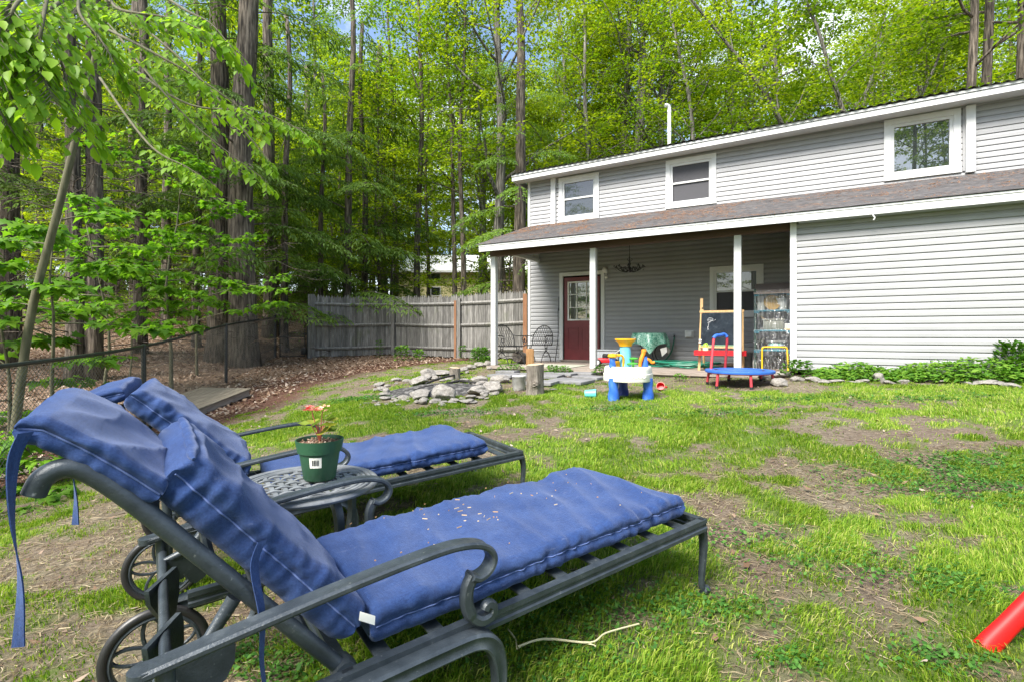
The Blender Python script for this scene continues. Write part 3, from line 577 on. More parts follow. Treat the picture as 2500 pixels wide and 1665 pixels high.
for k in (1, 2):
    m.box((a0 + (a1 - a0) * k / 3, -.026, (b0 + b1) / 2), (.02, .014, b1 - b0 - .072)); m.box(((a0 + a1) / 2, -.024, b0 + (b1 - b0) * k / 3), (a1 - a0 - .072, .014, .02))
m.build('window_grid', M['potwhite'], door, smooth=False)
MB().box(((a0 + a1) / 2, -.006, (b0 + b1) / 2), (a1 - a0 - .06, .008, b1 - b0 - .06)).build('pane', M['doorglass'], door, smooth=False)
MB().lathe([(.0, 0), (.026, 0), (.03, .02), (.022, .035), (.012, .04), (.012, .06)], 14, (2.36, -.075, 1.42), Matrix.Rotation(R(-90), 3, 'X')).build('knob', M['cast'], door)
# fittings on the porch wall
m = MB(); m.box((2.57, -.035, 2.63), (.10, .05, .12), bev=.012); m.lathe([(0, 0), (.055, 0), (.062, .03), (.05, .07), (.03, .09)], 16, (2.57, -.06, 2.63), Matrix.Rotation(R(70), 3, 'X')); m.tube([(2.60, -.07, 2.56), (2.61, -.09, 2.50)], .012, 8); m.box((2.615, -.10, 2.465), (.07, .07, .06), (.3, 0, .2), bev=.015); m.tube([(2.58, -.05, 2.5), (2.585, -.04, 2.40)], .006, 6); m.build('motion_light', M['potwhite'], house)
m = MB(); m.box((4.485, -.03, 1.115), (.185, .03, .17), bev=.006); m.box((4.485, -.065, 1.11), (.135, .07, .125), bev=.01); m.build('dryer_vent', M['white'], house, smooth=False)
m = MB(); m.tube([(1.365, -.03, 2.05), (1.365, -.03, 1.7)], .018, 6); m.build('door_sensor', M['black'], house)
m = MB(); m.tube(spline([(5.655, -2.315, 2.33), (5.64, -2.34, 2.30), (5.665, -2.35, 2.27), (5.65, -2.345, 2.235), (5.63, -2.34, 2.25)], 5), .008, 6); m.build('post_hook', M['potwhite'], house)
m = MB(); m.tube(spline([(8.0 - .5, YE - .012, 2.90), (7.5, YE - .02, 2.84), (7.52, YE - .02, 2.80), (7.505, YE - .012, 2.77)], 5), .01, 6); m.build('bent_trim_strip', M['white'], house)
# dry needles on the porch roof
g = np.random.default_rng(5); n = 16000; u = .62 + (XE - .7) * g.random(n) ** 1.25; v = g.random(n); dn = fbm(u, v * 2.6, 1.9, 50, 4); k = g.random(n) < sstep(.44, .66, dn) * np.clip(1.25 - u / 13, .25, 1) + .03
u, v = u[k], v[k]; n = len(u); y = YE + (-YE) * v; z = ZE + (ZJ - ZE) * v + .018 + g.random(n) * .006; a = g.normal(0, .9, n); L = g.uniform(.03, .10, n); wd = g.uniform(.004, .010, n); sl = (ZJ - ZE) / -YE
d = np.stack([np.cos(a), np.sin(a), np.sin(a) * sl + g.normal(0, .06, n)], 1) * L[:, None]; s_ = np.stack([-np.sin(a), np.cos(a), np.cos(a) * sl], 1) * wd[:, None]
c = np.stack([u, y, z], 1); NV = np.stack([c - d / 2 - s_ / 2, c + d / 2 - s_ / 2, c + d / 2 + s_ / 2, c - d / 2 + s_ / 2], 1).reshape(-1, 3)
o = link('fallen_pine_needles', np_mesh('fallen_pine_needles', NV, 4), M['needle'], None, HO, HA); tag(o, kind='stuff')
# ================================================================ FENCES
def ground_pt(X, Y): return Vector((X, Y, gz(X, Y)))
pf = thing('picket_fence', 'tall silvered grey wooden stockade fence behind the yard', 'fence', (0, 0, 0))
PFP = [ground_pt(-6.02, 15.1), ground_pt(-3.78, 16.1), ground_pt(-1.56, 14.85), ground_pt(.36, 13.5)]
for i in range(3):
    a, b = PFP[i], PFP[i + 1]; d = (b - a); L = math.hypot(d.x, d.y); ux = Vector((d.x, d.y, 0)) / L; nrm = Vector((ux.y, -ux.x, 0)); ang = math.atan2(ux.y, ux.x)
    if nrm.y > 0: nrm = -nrm
    m = MB(); n = int(L / .079)
    for k in range(n):
        s = (k + .5) / n; p = a.lerp(b, s) - nrm * .03; w_ = L / n * .93; h = 1.83 + rnd.uniform(-.03, .025); z0 = p.z + .02 + rnd.uniform(0, .03)
        tl = rnd.uniform(-.006, .006); pts = [(-w_ / 2, 0), (w_ / 2, 0), (w_ / 2 + tl, h - .07), (tl + w_ * .12, h), (tl - w_ * .12, h), (-w_ / 2 + tl, h - .07)]
        m.prism(pts, .016, Matrix.Rotation(ang, 3, 'Z'), (p.x, p.y, z0))
    m.build('picket_panel', M['greywood'], pf, smooth=False)
    m = MB()
    for zr in (.28, .98, 1.62):
        pa, pb = a + Vector((0, 0, zr)) + nrm * .01, b + Vector((0, 0, zr + rnd.uniform(-.02, .02))) + nrm * .01
        m.tube([pa, (pa + pb) / 2 + Vector((0, 0, -.012)), pb], .045, 4, sx=.6)
    m.build('rail', M['greywood'], pf, smooth=False)
for i, (p, mt) in enumerate(zip(PFP, ('greywood', 'greywood', 'greywood', 'redwood'))):
    MB().box((p.x, p.y - .03, p.z + .87), (.11, .11, 1.78), (0, 0, -.3)).build('post', M[mt], pf, smooth=False)
q = PFP[2]; MB().box((q.x - .10, q.y + .01, q.z + .85), (.07, .09, 1.7), (0, 0, -.4)).build('post', M['redwood'], pf, smooth=False)
q = PFP[0]; MB().box((q.x + .03, q.y - .06, q.z + .95), (.19, .03, 1.9), (0, 0, .4)).build('end_board', M['greywood'], pf, smooth=False)
# chain link fence
CL = [(-7.05, 15.0), (-5.96, 10.5), (-5.08, 6.95), (-4.18, 3.3), (-3.6, .6)]
HT = [1.62, 1.305, .945, .80, .78]; GB = [.42, .10, -.26, -.36, -.36]
clf = thing('chain_link_fence', 'black chain link fence with a tubular top rail along the woods', 'fence', (0, 0, 0))
tops = [Vector((x, y, h)) for (x, y), h in zip(CL, HT)]
for i, ((x, y), h) in enumerate(zip(CL, HT)):
    r = .038 if i == 0 else .03; e = .09 if i == 0 else .0
    m = MB(); m.tube([(x, y, h - 1.5), (x, y, h + e)], r, 12); m.lathe([(r + .006, 0), (r + .004, .03), (.0, .05)], 12, (x, y, h + e - .01)); m.build('fence_post', M['blackmetal'], clf)
m = MB(); m.tube(spline([t for t in tops], 6), .021, 10); m.build('top_rail', M['blackmetal'], clf)
def chain(m, a, b, za0, za1, zb0, zb1, pitch=.055):
    d = Vector((b[0] - a[0], b[1] - a[1], 0)); L = d.length; n = max(2, int(L / pitch)); rows = 22; nr = Vector((d.y, -d.x, 0)).normalized() * .004
    for k in range(-rows, n + 1):
        for sgn in (0, 1):
            pts = []
            for r in range(rows + 1):
                s = (k + r) / n if sgn == 0 else (k + rows - r) / n
                if s < 0 or s > 1: continue
                z0 = za0 + (zb0 - za0) * s; z1 = za1 + (zb1 - za1) * s; wv = math.sin(s * 9) * .012
                pts.append(Vector((a[0] + d.x * s, a[1] + d.y * s, z0 + (z1 - z0) * r / rows)) + nr * ((1 if sgn else -1) + wv * 40 * .2))
            if len(pts) > 1: m.tube(pts, .0022, 3, caps=False)
m = MB()
for i in range(len(CL) - 1): chain(m, CL[i], CL[i + 1], GB[i] + .02, HT[i] - .01, GB[i + 1] + .02, HT[i + 1] - .01)
m.build('wire_mesh', M['wire'], clf, smooth=False)
gt = thing('garden_gate', 'small black chain link gate between the chain fence and the wooden fence', 'gate', (-6.93, 15.03, 0))
g0, g1 = (0.0, .02), (.72, .08); m = MB()
m.tube([(g0[0], g0[1], .47), (g0[0], g0[1], 1.55), (g1[0], g1[1], 1.55), (g1[0], g1[1], .47), (g0[0], g0[1], .47)], .018, 8); m.tube([(g0[0], g0[1], 1.05), (g1[0], g1[1], 1.05)], .016, 8); m.build('gate_frame', M['blackmetal'], gt)
m = MB(); chain(m, g0, g1, .48, 1.54, .48, 1.54); m.build('wire_mesh', M['wire'], gt, smooth=False)
m = MB(); m.tube([(.80, .08, .3), (.80, .08, 1.68)], .034, 12); m.build('gate_post', M['blackmetal'], gt)
m = MB(); m.box((.73, .06, 1.12), (.12, .06, .05), bev=.01).box((.70, .05, .62), (.14, .08, .2), bev=.02); m.build('latch', M['blackmetal'], gt)
# neighbour's house in the woods
nh = thing('neighbour_house', 'pale yellow house with a white roof seen through the trees', 'house', (0, 32, 0))
M['yellow'] = mat('pale yellow clapboard', [(.3, (.72, .64, .33)), (.7, (.80, .73, .42))], 3, .7, bmp=.1); M['wroof'] = mat('pale metal roof', [(.3, (.66, .67, .68)), (.7, (.78, .79, .80))], 2, .6, bmp=0)
m = MB(); zb = 1.2
m.box((-2.9, 3.0, (zb + 5.05) / 2), (9.4, 6.0, 5.05 - zb)); m.build('wall', M['yellow'], nh, smooth=False)
m = MB(); m.add([(-8.0, -.5, 5.0), (2.3, -.5, 5.0), (2.3, 3, 6.5), (-8.0, 3, 6.5), (2.3, 6.5, 5.0), (-8, 6.5, 5.0), (-8.0, -.5, 5.12), (2.3, -.5, 5.12), (2.3, 3, 6.62), (-8.0, 3, 6.62), (2.3, 6.5, 5.12), (-8, 6.5, 5.12)], [(0, 1, 2, 3), (3, 2, 4, 5), (9, 8, 7, 6), (11, 10, 8, 9), (0, 6, 7, 1), (1, 7, 8, 2), (2, 8, 10, 4), (0, 3, 9, 6), (3, 5, 11, 9), (5, 4, 10, 11)])
for x in (-7.6, 1.8): pass
m.build('roof', M['wroof'], nh, smooth=False)
m = MB(); m.add([(-7.6, 0, 5.05), (-7.6, 6, 5.05), (-7.6, 3, 6.4)], [(0, 1, 2)]); m.add([(1.8, 0, 5.05), (1.8, 6, 5.05), (1.8, 3, 6.4)], [(0, 1, 2)]); m.build('gable', M['yellow'], nh, smooth=False)
for x, z in ((-4.85, 4.75), (-4.85, 3.85), (-1.6, 4.7), (-1.6, 3.4)):
    fo = MB().box((x, -.03, z), (.66, .06, .52 if z > 4.5 else .6)).build('window', M['white'], nh, smooth=False); MB().box((x, -.065, z), (.54, .02, .40 if z > 4.5 else .48)).build('pane', M['glass'], fo, smooth=False)
# ================================================================ LOUNGERS
def fabric():
    m, t, b = mat_base('faded blue canvas'); tcn = t.nodes.new('ShaderNodeTexCoord')
    base = ramp(t, noise_n(t, 7, 6, .65), [(.25, (.005, .021, .086)), (.5, (.009, .032, .118)), (.75, (.016, .047, .155))])
    dust = ramp(t, noise_n(t, 3.2, 7, .7), [(.42, (0, 0, 0)), (.75, (1, 1, 1))]); c = mixc(t, mixc(t, .35, (0, 0, 0), dust), base, (.075, .11, .22))
    st = ramp(t, noise_n(t, 9, 8, .75, (1, 5, 5)), [(.60, (0, 0, 0)), (.72, (1, 1, 1))]); c = mixc(t, mixc(t, .22, (0, 0, 0), st), c, (.28, .31, .42))
    w1 = t.nodes.new('ShaderNodeTexWave'); w1.inputs['Scale'].default_value = 170; w1.inputs['Distortion'].default_value = 3; w1.inputs['Detail'].default_value = 3; w1.inputs['Detail Scale'].default_value = 2
    w2 = t.nodes.new('ShaderNodeTexWave'); w2.bands_direction = 'Y'; w2.inputs['Scale'].default_value = 170; w2.inputs['Distortion'].default_value = 3; w2.inputs['Detail'].default_value = 3
    t.links.new(tcn.outputs['Object'], w1.inputs['Vector']); t.links.new(tcn.outputs['Object'], w2.inputs['Vector'])
    a = t.nodes.new('ShaderNodeMath'); a.operation = 'ADD'; t.links.new(w1.outputs['Fac'], a.inputs[0]); t.links.new(w2.outputs['Fac'], a.inputs[1])
    c = mixc(t, mixc(t, .18, (0, 0, 0), a.outputs[0]), c, (.04, .07, .20)); t.links.new(c, b.inputs['Base Color'])
    b.inputs['Roughness'].default_value = .9; b.inputs['Sheen Weight'].default_value = .25; b.inputs['Sheen Tint'].default_value = (.6, .7, 1, 1); b.inputs['Specular IOR Level'].default_value = .2
    sl = noise_n(t, 34, 6, .75, (1, 6, 1)); s2 = noise_n(t, 34, 6, .75, (6, 1, 6)); ad = t.nodes.new('ShaderNodeMath'); ad.operation = 'ADD'; t.links.new(sl, ad.inputs[0]); t.links.new(s2, ad.inputs[1]); hv = t.nodes.new('ShaderNodeMath'); hv.operation = 'MULTIPLY'; hv.inputs[1].default_value = .5; t.links.new(ad.outputs[0], hv.inputs[0]); ad = hv
    c2 = ramp(t, ad.outputs[0], [(.38, (.55, .55, .60)), (.50, (1, 1, 1)), (.62, (1.5, 1.45, 1.35))]); cc = mixc(t, .8, c, c2, 'MULTIPLY'); t.links.new(cc, b.inputs['Base Color'])
    bn = t.nodes.new('ShaderNodeBump'); bn.inputs['Strength'].default_value = .5; bn.inputs['Distance'].default_value = .004; t.links.new(ad.outputs[0], bn.inputs['Height'])
    b2 = t.nodes.new('ShaderNodeBump'); b2.inputs['Strength'].default_value = .25; b2.inputs['Distance'].default_value = .0006; t.links.new(a.outputs[0], b2.inputs['Height']); t.links.new(bn.outputs[0], b2.inputs['Normal']); t.links.new(b2.outputs[0], b.inputs['Normal']); return m
M['fabric'] = fabric()
M['piping'] = mat('lighter blue piping', [(.3, (.07, .11, .28)), (.7, (.12, .17, .36))], 40, .9, bmp=.1)
M['tagwhite'] = mat('white care tag', [(.3, (.66, .66, .6)), (.7, (.76, .76, .7))], 20, .7, bmp=0)
RAILP = [(-.014, -.024), (.014, -.024), (.014, -.008), (.010, -.004), (.010, .006), (.016, .010), (.016, .022), (.010, .026), (-.010, .026), (-.016, .022), (-.016, .010), (-.010, .006), (-.010, -.004), (-.014, -.008)]
STRAP = [(-.026, -.004), (-.022, -.009), (.022, -.009), (.026, -.004), (.026, .004), (.020, .009), (.012, .0075), (-.012, .0075), (-.020, .009), (-.026, .004)]
LEGP = [(-.019, -.013), (-.008, -.020), (.008, -.020), (.019, -.013), (.021, .006), (.012, .017), (.0, .013), (-.012, .017), (-.021, .006)]
BANDP = [(-.020, -.022), (.020, -.022), (.024, -.016), (.018, -.004), (.018, .008), (.024, .016), (.018, .024), (-.018, .024), (-.024, .016), (-.018, .008), (-.018, -.004), (-.024, -.016)]
def bend(path):
    """maps arc length along a polyline in x, z to (point, tangent, normal)"""
    P = [Vector((p[0], 0, p[1])) for p in path]; S = [0]
    for i in range(1, len(P)): S.append(S[-1] + (P[i] - P[i - 1]).length)
    def f(s):
        s = min(max(s, 0), S[-1])
        for i in range(1, len(P)):
            if s <= S[i] or i == len(P) - 1:
                t = (s - S[i - 1]) / max(S[i] - S[i - 1], 1e-9); p = P[i - 1].lerp(P[i], t)
                ta = (P[i] - P[i - 1]).normalized(); tb = (P[min(i + 1, len(P) - 1)] - P[min(i, len(P) - 2)]).normalized(); tp = (P[i - 1] - P[max(i - 2, 0)]).normalized() if i > 1 else ta
                tg = ((ta + tp).normalized().lerp((ta + tb).normalized(), t)).normalized(); return p, tg, Vector((tg.z, 0, -tg.x))
    return f, S[-1]
def cushion(name, path, y0, y1, th, parent, nu=90, seed=0, crown=.008, gather=.007, sag=0.0, seams=True, label=None, edge_r=.6):
    """a stuffed pad laid along a path: rounded section, crowned top, gathers along the side seams, soft creases across"""
    f, L = bend(path); vs = []; cy_, hw = (y0 + y1) / 2, (y1 - y0) / 2; m = MB(); sd = seed * 31.7; r_ = th * .34; sec = []
    for q, (sy, sz) in enumerate(((1, 1), (-1, 1), (-1, -1), (1, -1))):           # rounded rectangle, walked corner by corner
        arc = [(sy * (hw - r_ + r_ * math.cos(t)), sz * (th / 2 - r_ + r_ * math.sin(t))) for t in [math.pi / 2 * k / 5 for k in range(6)]]
        if sy * sz < 0: arc = arc[::-1]
        sec += arc; e0 = arc[-1]
        if q in (0, 2): sec += [(e0[0] * (1 - 2 * k / 20), e0[1]) for k in range(1, 20)]
        else: sec += [(e0[0], e0[1] * (1 - 2 * k / 6)) for k in range(1, 6)]
    nv = len(sec)
    def gat(s, sgn): return gather * (.5 + 2.2 * abs(mnoise.noise(Vector((s * 2.7 + sd, sgn * 3.0, 5)))))
    for i in range(nu + 1):
        u = i / nu; s = L * (.5 - .5 * math.cos(math.pi * u)) * .35 + L * u * .65; p, tg, nm = f(s)
        e = min(1, min(s, L - s) / (th * .36)); ek = .5 + .5 * math.sqrt(max(0.0, 1 - (1 - e) ** 2))
        for (y_, z_) in sec:
            yy, zz = y_ / hw, z_ / (th / 2); sg = 1 if y_ > 0 else -1; side = float(sstep(hw - r_ * 2.2, hw - r_ * .4, abs(y_))); up_ = float(sstep(-.1, .8, zz))
            n1 = mnoise.noise(Vector((s * 36 + sd, sg * .8 + sd, zz * 1.2))); n2 = mnoise.noise(Vector((s * 6 + sd, yy * 1.6, 3.1 + sd))); n3 = mnoise.noise(Vector((s * 13 - sd, yy * 2.6 + s * 5, 7 + sd)))
            crease = -abs(mnoise.noise(Vector((s * 7.5 + yy * .7 + sd, yy * .45, 11)))) ** .7
            h = zz * th / 2 * ek + up_ * (crown * (1 - yy * yy) * (.4 + .6 * ek) + n2 * .008 + n3 * .0055 + crease * .022 + n1 * side * gat(s, sg) * .8) - sag * (1 - yy * yy) * (1 if zz > 0 else .6)
            w_ = y_ + n2 * .007 * side * yy + sg * side * (n1 * gat(s, sg) * 1.7 + n3 * .006) - sg * side * .008 * math.exp(-(zz / .3) ** 2)
            pp = p + nm * (h + th / 2); vs.append(Vector((pp.x, cy_ + w_, pp.z)) + tg * (n3 * .005 + n1 * .003 * side))
    fs = [(i * nv + k, (i + 1) * nv + k, (i + 1) * nv + (k + 1) % nv, i * nv + (k + 1) % nv) for i in range(nu) for k in range(nv)]
    fs += [tuple(range(nv - 1, -1, -1)), tuple(nu * nv + k for k in range(nv))]
    m.add(vs, fs); o = m.build(name, M['fabric'], parent, ang=70)
    if seams:
        for sg in (-1, 1):
            r = MB(); pts = []
            for i in range(150):
                s = L * (.012 + .976 * i / 149); p, tg, nm = f(s); q = p + nm * (th * .5 - sag * 0)
                n1 = mnoise.noise(Vector((s * 36 + sd, sg * .8 + sd, 0))); n2 = mnoise.noise(Vector((s * 6 + sd, sg * 1.6, 3.1 + sd))); n3 = mnoise.noise(Vector((s * 13 - sd, sg * 2.6 + s * 5, 7 + sd)))
                pts.append(Vector((q.x, cy_ + sg * (hw + n2 * .007 + n1 * gat(s, sg) * 1.7 + n3 * .006 - .0075), q.z)) + tg * (n3 * .005))
            r.tube(pts, .0019, 5); r.build('piping', M['piping'], o)
    return o
def ribbon(m, pts, w_, tw=0.0, a0=0.0):
    P = spline(pts, 6); vs = []
    for i, p in enumerate(P):
        a = a0 + tw * i / len(P); d = Vector((math.cos(a), math.sin(a), 0)) * w_ / 2; n_ = Vector((-math.sin(a), math.cos(a), 0)) * .0012
        vs += [p - d - n_, p + d - n_, p + d + n_, p - d + n_]
    fs = []
    for i in range(len(P) - 1):
        for k in range(4): fs.append((4 * i + k, 4 * i + (k + 1) % 4, 4 * i + 4 + (k + 1) % 4, 4 * i + 4 + k))
    m.add(vs, fs)
WIDTH = .71
def lounger(label, loc, yaw, pitch, back, slide, flop, seed, group='loungers on the lawn'):
    t = thing('sun_lounger', label, 'sun lounger', loc, 0, group); t.rotation_euler = (0, -pitch, yaw); cm = M['cast']
    # seat frame
    m = MB(); Yv = Vector((0, 1, 0)); Xv = Vector((1, 0, 0))
    for y in (0, WIDTH): m.sweep([(.012, y, .294), (-1.0, y, .294), (-1.74, y, .294)], RAILP, Yv)
    m.sweep([(0, -.01, .294), (0, WIDTH + .01, .294)], RAILP, Xv); m.sweep([(-1.44, 0, .294), (-1.44, WIDTH, .294)], RAILP, Xv)
    m.build('seat_frame', cm, t)
    for k in range(9):
        x = -.10 - k * .155; MB().box((x, WIDTH / 2, .300), (.045, WIDTH - .02, .008), bev=.002).build('slat', cm, t)
    legpath = spline([(.004, 0, .30), (.016, 0, .26), (.022, 0, .21), (.014, 0, .14), (.002, 0, .07), (.002, 0, .028), (.022, 0, .010)], 5); sc_ = [1.0 - .45 * min(1, i / 22) + (.35 if i > 26 else 0) for i in range(len(legpath))]
    for y in (.012, WIDTH - .012):
        m = MB(); m.sweep([p + Vector((0, y, 0)) for p in legpath], LEGP, Yv, sc_); m.lathe([(0, -.004), (.018, 0), (.022, .012), (.016, .024), (0, .028)], 12, (.024, y, .004)); m.build('leg', cm, t)
    for y, sg in ((-.03, -1), (WIDTH + .03, 1)):
        # lower side band that turns down into the middle leg
        p = spline([(-1.80, y, .275), (-1.5, y, .278), (-1.2, y, .280), (-1.09, y, .272), (-1.045, y, .235), (-1.028, y, .17), (-1.03, y, .09), (-1.03, y, .0)], 5)
        m = MB(); m.sweep(p, BANDP, Yv, [1] * 20 + [1 - .4 * (i / max(1, len(p) - 21)) for i in range(len(p) - 20)]); m.build('side_band', cm, t)
        arm = spline([(-1.835, y, .506), (-1.70, y, .520), (-1.45, y, .543), (-1.22, y, .556), (-1.12, y, .550), (-1.060, y, .528), (-1.036, y, .492), (-1.052, y, .460), (-1.085, y, .448), (-1.108, y, .458)], 6)
        m = MB(); m.sweep(arm, STRAP, Yv); m.lathe([(0, -.009), (.0255, -.009), (.0255, .008), (0, .009)], 20, (-1.835, y, .506)); a = m.build('arm_rest', cm, t)
        sup = spline([(-1.100, y, .456), (-1.118, y, .425), (-1.122, y, .385), (-1.108, y, .345), (-1.08, y, .322), (-1.05, y, .325), (-1.04, y, .346), (-1.056, y, .358), (-1.066, y, .347)], 6)
        m = MB(); m.sweep(sup, [(q[0] * .85, q[1]) for q in LEGP], Yv, [.95] * 18 + [.8] * (len(sup) - 18)); m.build('arm_scroll', cm, t)
        m = MB(); m.tube([(-1.80, y, .505), (-1.80, y, .30), (-1.815, y, .15)], .0175, 12); m.build('rear_post', cm, t)
    # wheels
    for y in (-.005, WIDTH + .005):
        Mx = Matrix.Rotation(R(90), 3, 'X'); c = (-1.83, y, .15)
        m = MB(); m.ring(.133, .015, 48, 10, c, Mx, .9); wh = m.build('wheel', M['black'], t)
        m = MB(); m.ring(.117, .008, 48, 8, c, Mx, 1.5)
        for k in range(5):
            a = k * 2 * math.pi / 5 + .4; pts = []
            for i in range(21):
                q = i / 20 * 2 * math.pi; r = .063 - .053 * math.cos(q); ww = .026 * math.sin(q); pts.append(Vector((c[0] + math.cos(a) * r - math.sin(a) * ww, y, c[2] + math.sin(a) * r + math.cos(a) * ww)))
            m.tube(pts, .0062, 6, caps=False)
        m.lathe([(0, -.03), (.02, -.03), (.024, -.015), (.024, .015), (.02, .03), (0, .03)], 16, c, Mx); m.build('spoke_rim', cm, wh)
    m = MB(); m.tube([(-1.83, -.02, .15), (-1.83, WIDTH + .02, .15)], .011, 10); m.build('axle', cm, t)
    # reclining back: two tubes that roll over at the top
    bx, bz = math.cos(back), math.sin(back); pv = Vector((-1.44, 0, .300))
    def bp(s, h=0): return Vector((pv.x - bx * s + bz * h, 0, pv.z + bz * s + bx * h))
    LB = .735
    for y in (.045, WIDTH - .045):
        c0 = bp(LB - .02); pts = [pv, bp(.25), bp(.5), bp(LB - .07), c0 + Vector((-bx * .045, 0, bz * .030)), c0 + Vector((-bx * .045 - .035, 0, bz * .03 + .016)), c0 + Vector((-bx * .045 - .065, 0, bz * .03 + .004)), c0 + Vector((-bx * .045 - .080, 0, bz * .03 - .025))]
        m = MB(); m.tube([p + Vector((0, y, 0)) for p in spline(pts, 6)], .0195, 14); m.lathe([(0, -.03), (.028, -.03), (.032, 0), (.03, .03), (0, .03)], 14, (pv.x, y, pv.z), Matrix.Rotation(R(90), 3, 'X')); m.build('back_tube', cm, t)
    m = MB()
    for s in (.12, .28, .44, .60, .74):
        p = bp(s); m.tube([(p.x, .045, p.z), (p.x, WIDTH - .045, p.z)], .011, 8)
    m.build('back_slats', cm, t)
    # recline bar with notched fins, and props from the back
    m = MB(); m.tube([(-1.80, -.03, .455), (-1.80, WIDTH + .03, .455)], .0125, 10); m.build('recline_bar', cm, t)
    fin = [(-.075, .012), (.06, .012), (.07, -.01), (.066, -.05), (.045, -.085), (.015, -.10), (-.004, -.085), (-.012, -.062), (-.028, -.07), (-.045, -.05), (-.07, -.02)]
    for y in (.20, .50):
        m = MB(); m.prism([(a * 1.05, b * 1.25) for a, b in fin], .012, Matrix.Rotation(R(62), 3, 'Z'), (-1.80, y, .455)); m.build('ratchet_fin', cm, t)
    for y in (.06, WIDTH - .06):
        a = bp(.34, -.025); m = MB(); m.tube([(a.x, y, a.z), (a.x - .055, y, a.z - .075), (-1.80, y, .455)], [.017, .014, .012], 10); m.prism([(x * .9, z * .9) for x, z in fin], .010, Matrix.Rotation(R(8), 3, 'Z'), (a.x - .065, y, a.z - .10)); m.build('back_prop', cm, t)
    # cushions
    zt = .322; x1 = -.03 - slide
    seat_path = [(x1, zt), (x1 - .5, zt), (-1.36 - slide * .2, zt - .004)]
    cushion('seat_cushion', seat_path, .045, WIDTH - .045, .100, t, 100, seed, sag=.008)
    off = .026; b0 = .03 + slide * .72; b1 = .635 + slide * .72 if not flop else LB + .02
    bk = [bp(b0, off), bp((b0 + b1) / 2, off), bp(b1, off)]
    bc = cushion('back_cushion', [(p.x, p.z) for p in bk], .04, WIDTH - .04, .116, t, 80, seed + 3, crown=.009, gather=.007)
    if not flop:
        hd = [(-1.812, .802), (-1.87, .864), (-1.93, .920), (-1.975, .957), (-2.008, .964)]
        cushion('head_cushion', hd, .03, WIDTH - .03, .060, t, 60, seed + 6, crown=.010, gather=.004)
        rl = MB(); pts = []
        for i in range(41):
            yy = -1 + 2 * i / 40; q = bp(b1 - .010 + .004 * math.sin(i * .7), off + .100 + .006 * (1 - yy * yy)); pts.append(Vector((q.x, WIDTH / 2 + yy * (WIDTH / 2 - .05), q.z)))
        rl.tube(pts, [.013 * math.sqrt(max(.05, 1 - abs(-1 + i / 20) ** 8)) for i in range(41)], 12); rl.build('fold', M['fabric'], bc)
    else:
        q0 = bp(b1 + .03, .09); hd = [(q0.x, q0.z), (q0.x - .07, q0.z - .01), (q0.x - .16, q0.z - .05), (q0.x - .22, q0.z - .13)]
        hd = [(a, b - .055) for a, b in hd]; cushion('head_cushion', hd, .09, WIDTH + .02, .07, t, 40, seed + 6, crown=.012)
    # ties and tag
    m = MB()
    if not flop:
        p = Vector((-1.985, 0, .985)); ribbon(m, [(p.x - .0, .03, p.z), (p.x - .018, .026, p.z - .05), (p.x - .025, .028, p.z - .15), (p.x - .02, .030, p.z - .27), (p.x - .028, .028, p.z - .385)], .022, 2.4, .3)
        m.build('tie', M['fabric'], t); m = MB(); p = Vector((-1.965, 0, .94)); ribbon(m, [(p.x, .42, p.z - .02), (p.x - .004, .42, p.z - .09), (p.x, .42, p.z - .18), (p.x - .004, .42, p.z - .25)], .02, 1.6, .9)
        m.build('tie', M['fabric'], t); m = MB(); p = bp(.40, off + .07); ribbon(m, [(p.x, .036, p.z), (p.x - .02, .026, p.z - .05), (p.x - .012, .010, p.z - .16), (p.x - .018, .006, p.z - .26), (p.x - .01, .008, p.z - .36)], .020, 1.2, .2); m.build('tie', M['fabric'], t)
        m = MB(); m.add([(-1.395, .030, .435), (-1.360, .022, .414), (-1.366, .012, .398), (-1.402, .020, .420), (-1.3955, .031, .436), (-1.3605, .023, .415), (-1.3665, .013, .399), (-1.4025, .021, .421)], [(0, 1, 2, 3), (7, 6, 5, 4), (0, 4, 5, 1), (2, 6, 7, 3)]); m.build('care_tag', M['tagwhite'], t, smooth=False)
    else:
        p = bp(.5, .08); ribbon(m, [(p.x, .034, p.z), (p.x + .01, .03, p.z - .06), (p.x, .03, p.z - .12)], .02, 1, .2); m.build('tie', M['fabric'], t)
    return t
LA = (Vector((.789, 2.065, -1.066 + CAMZ)), .615, .048); LBq = (Vector((.07, 3.12, -1.03 + CAMZ)), .54, .065)
chA = lounger('nearest blue cushioned metal lounger, its pad reaching the foot end', *LA, R(52.5), .02, False, 1)
chB = lounger('farther blue cushioned metal lounger, bare frame showing at its foot end', *LBq, R(46), .17, True, 9)
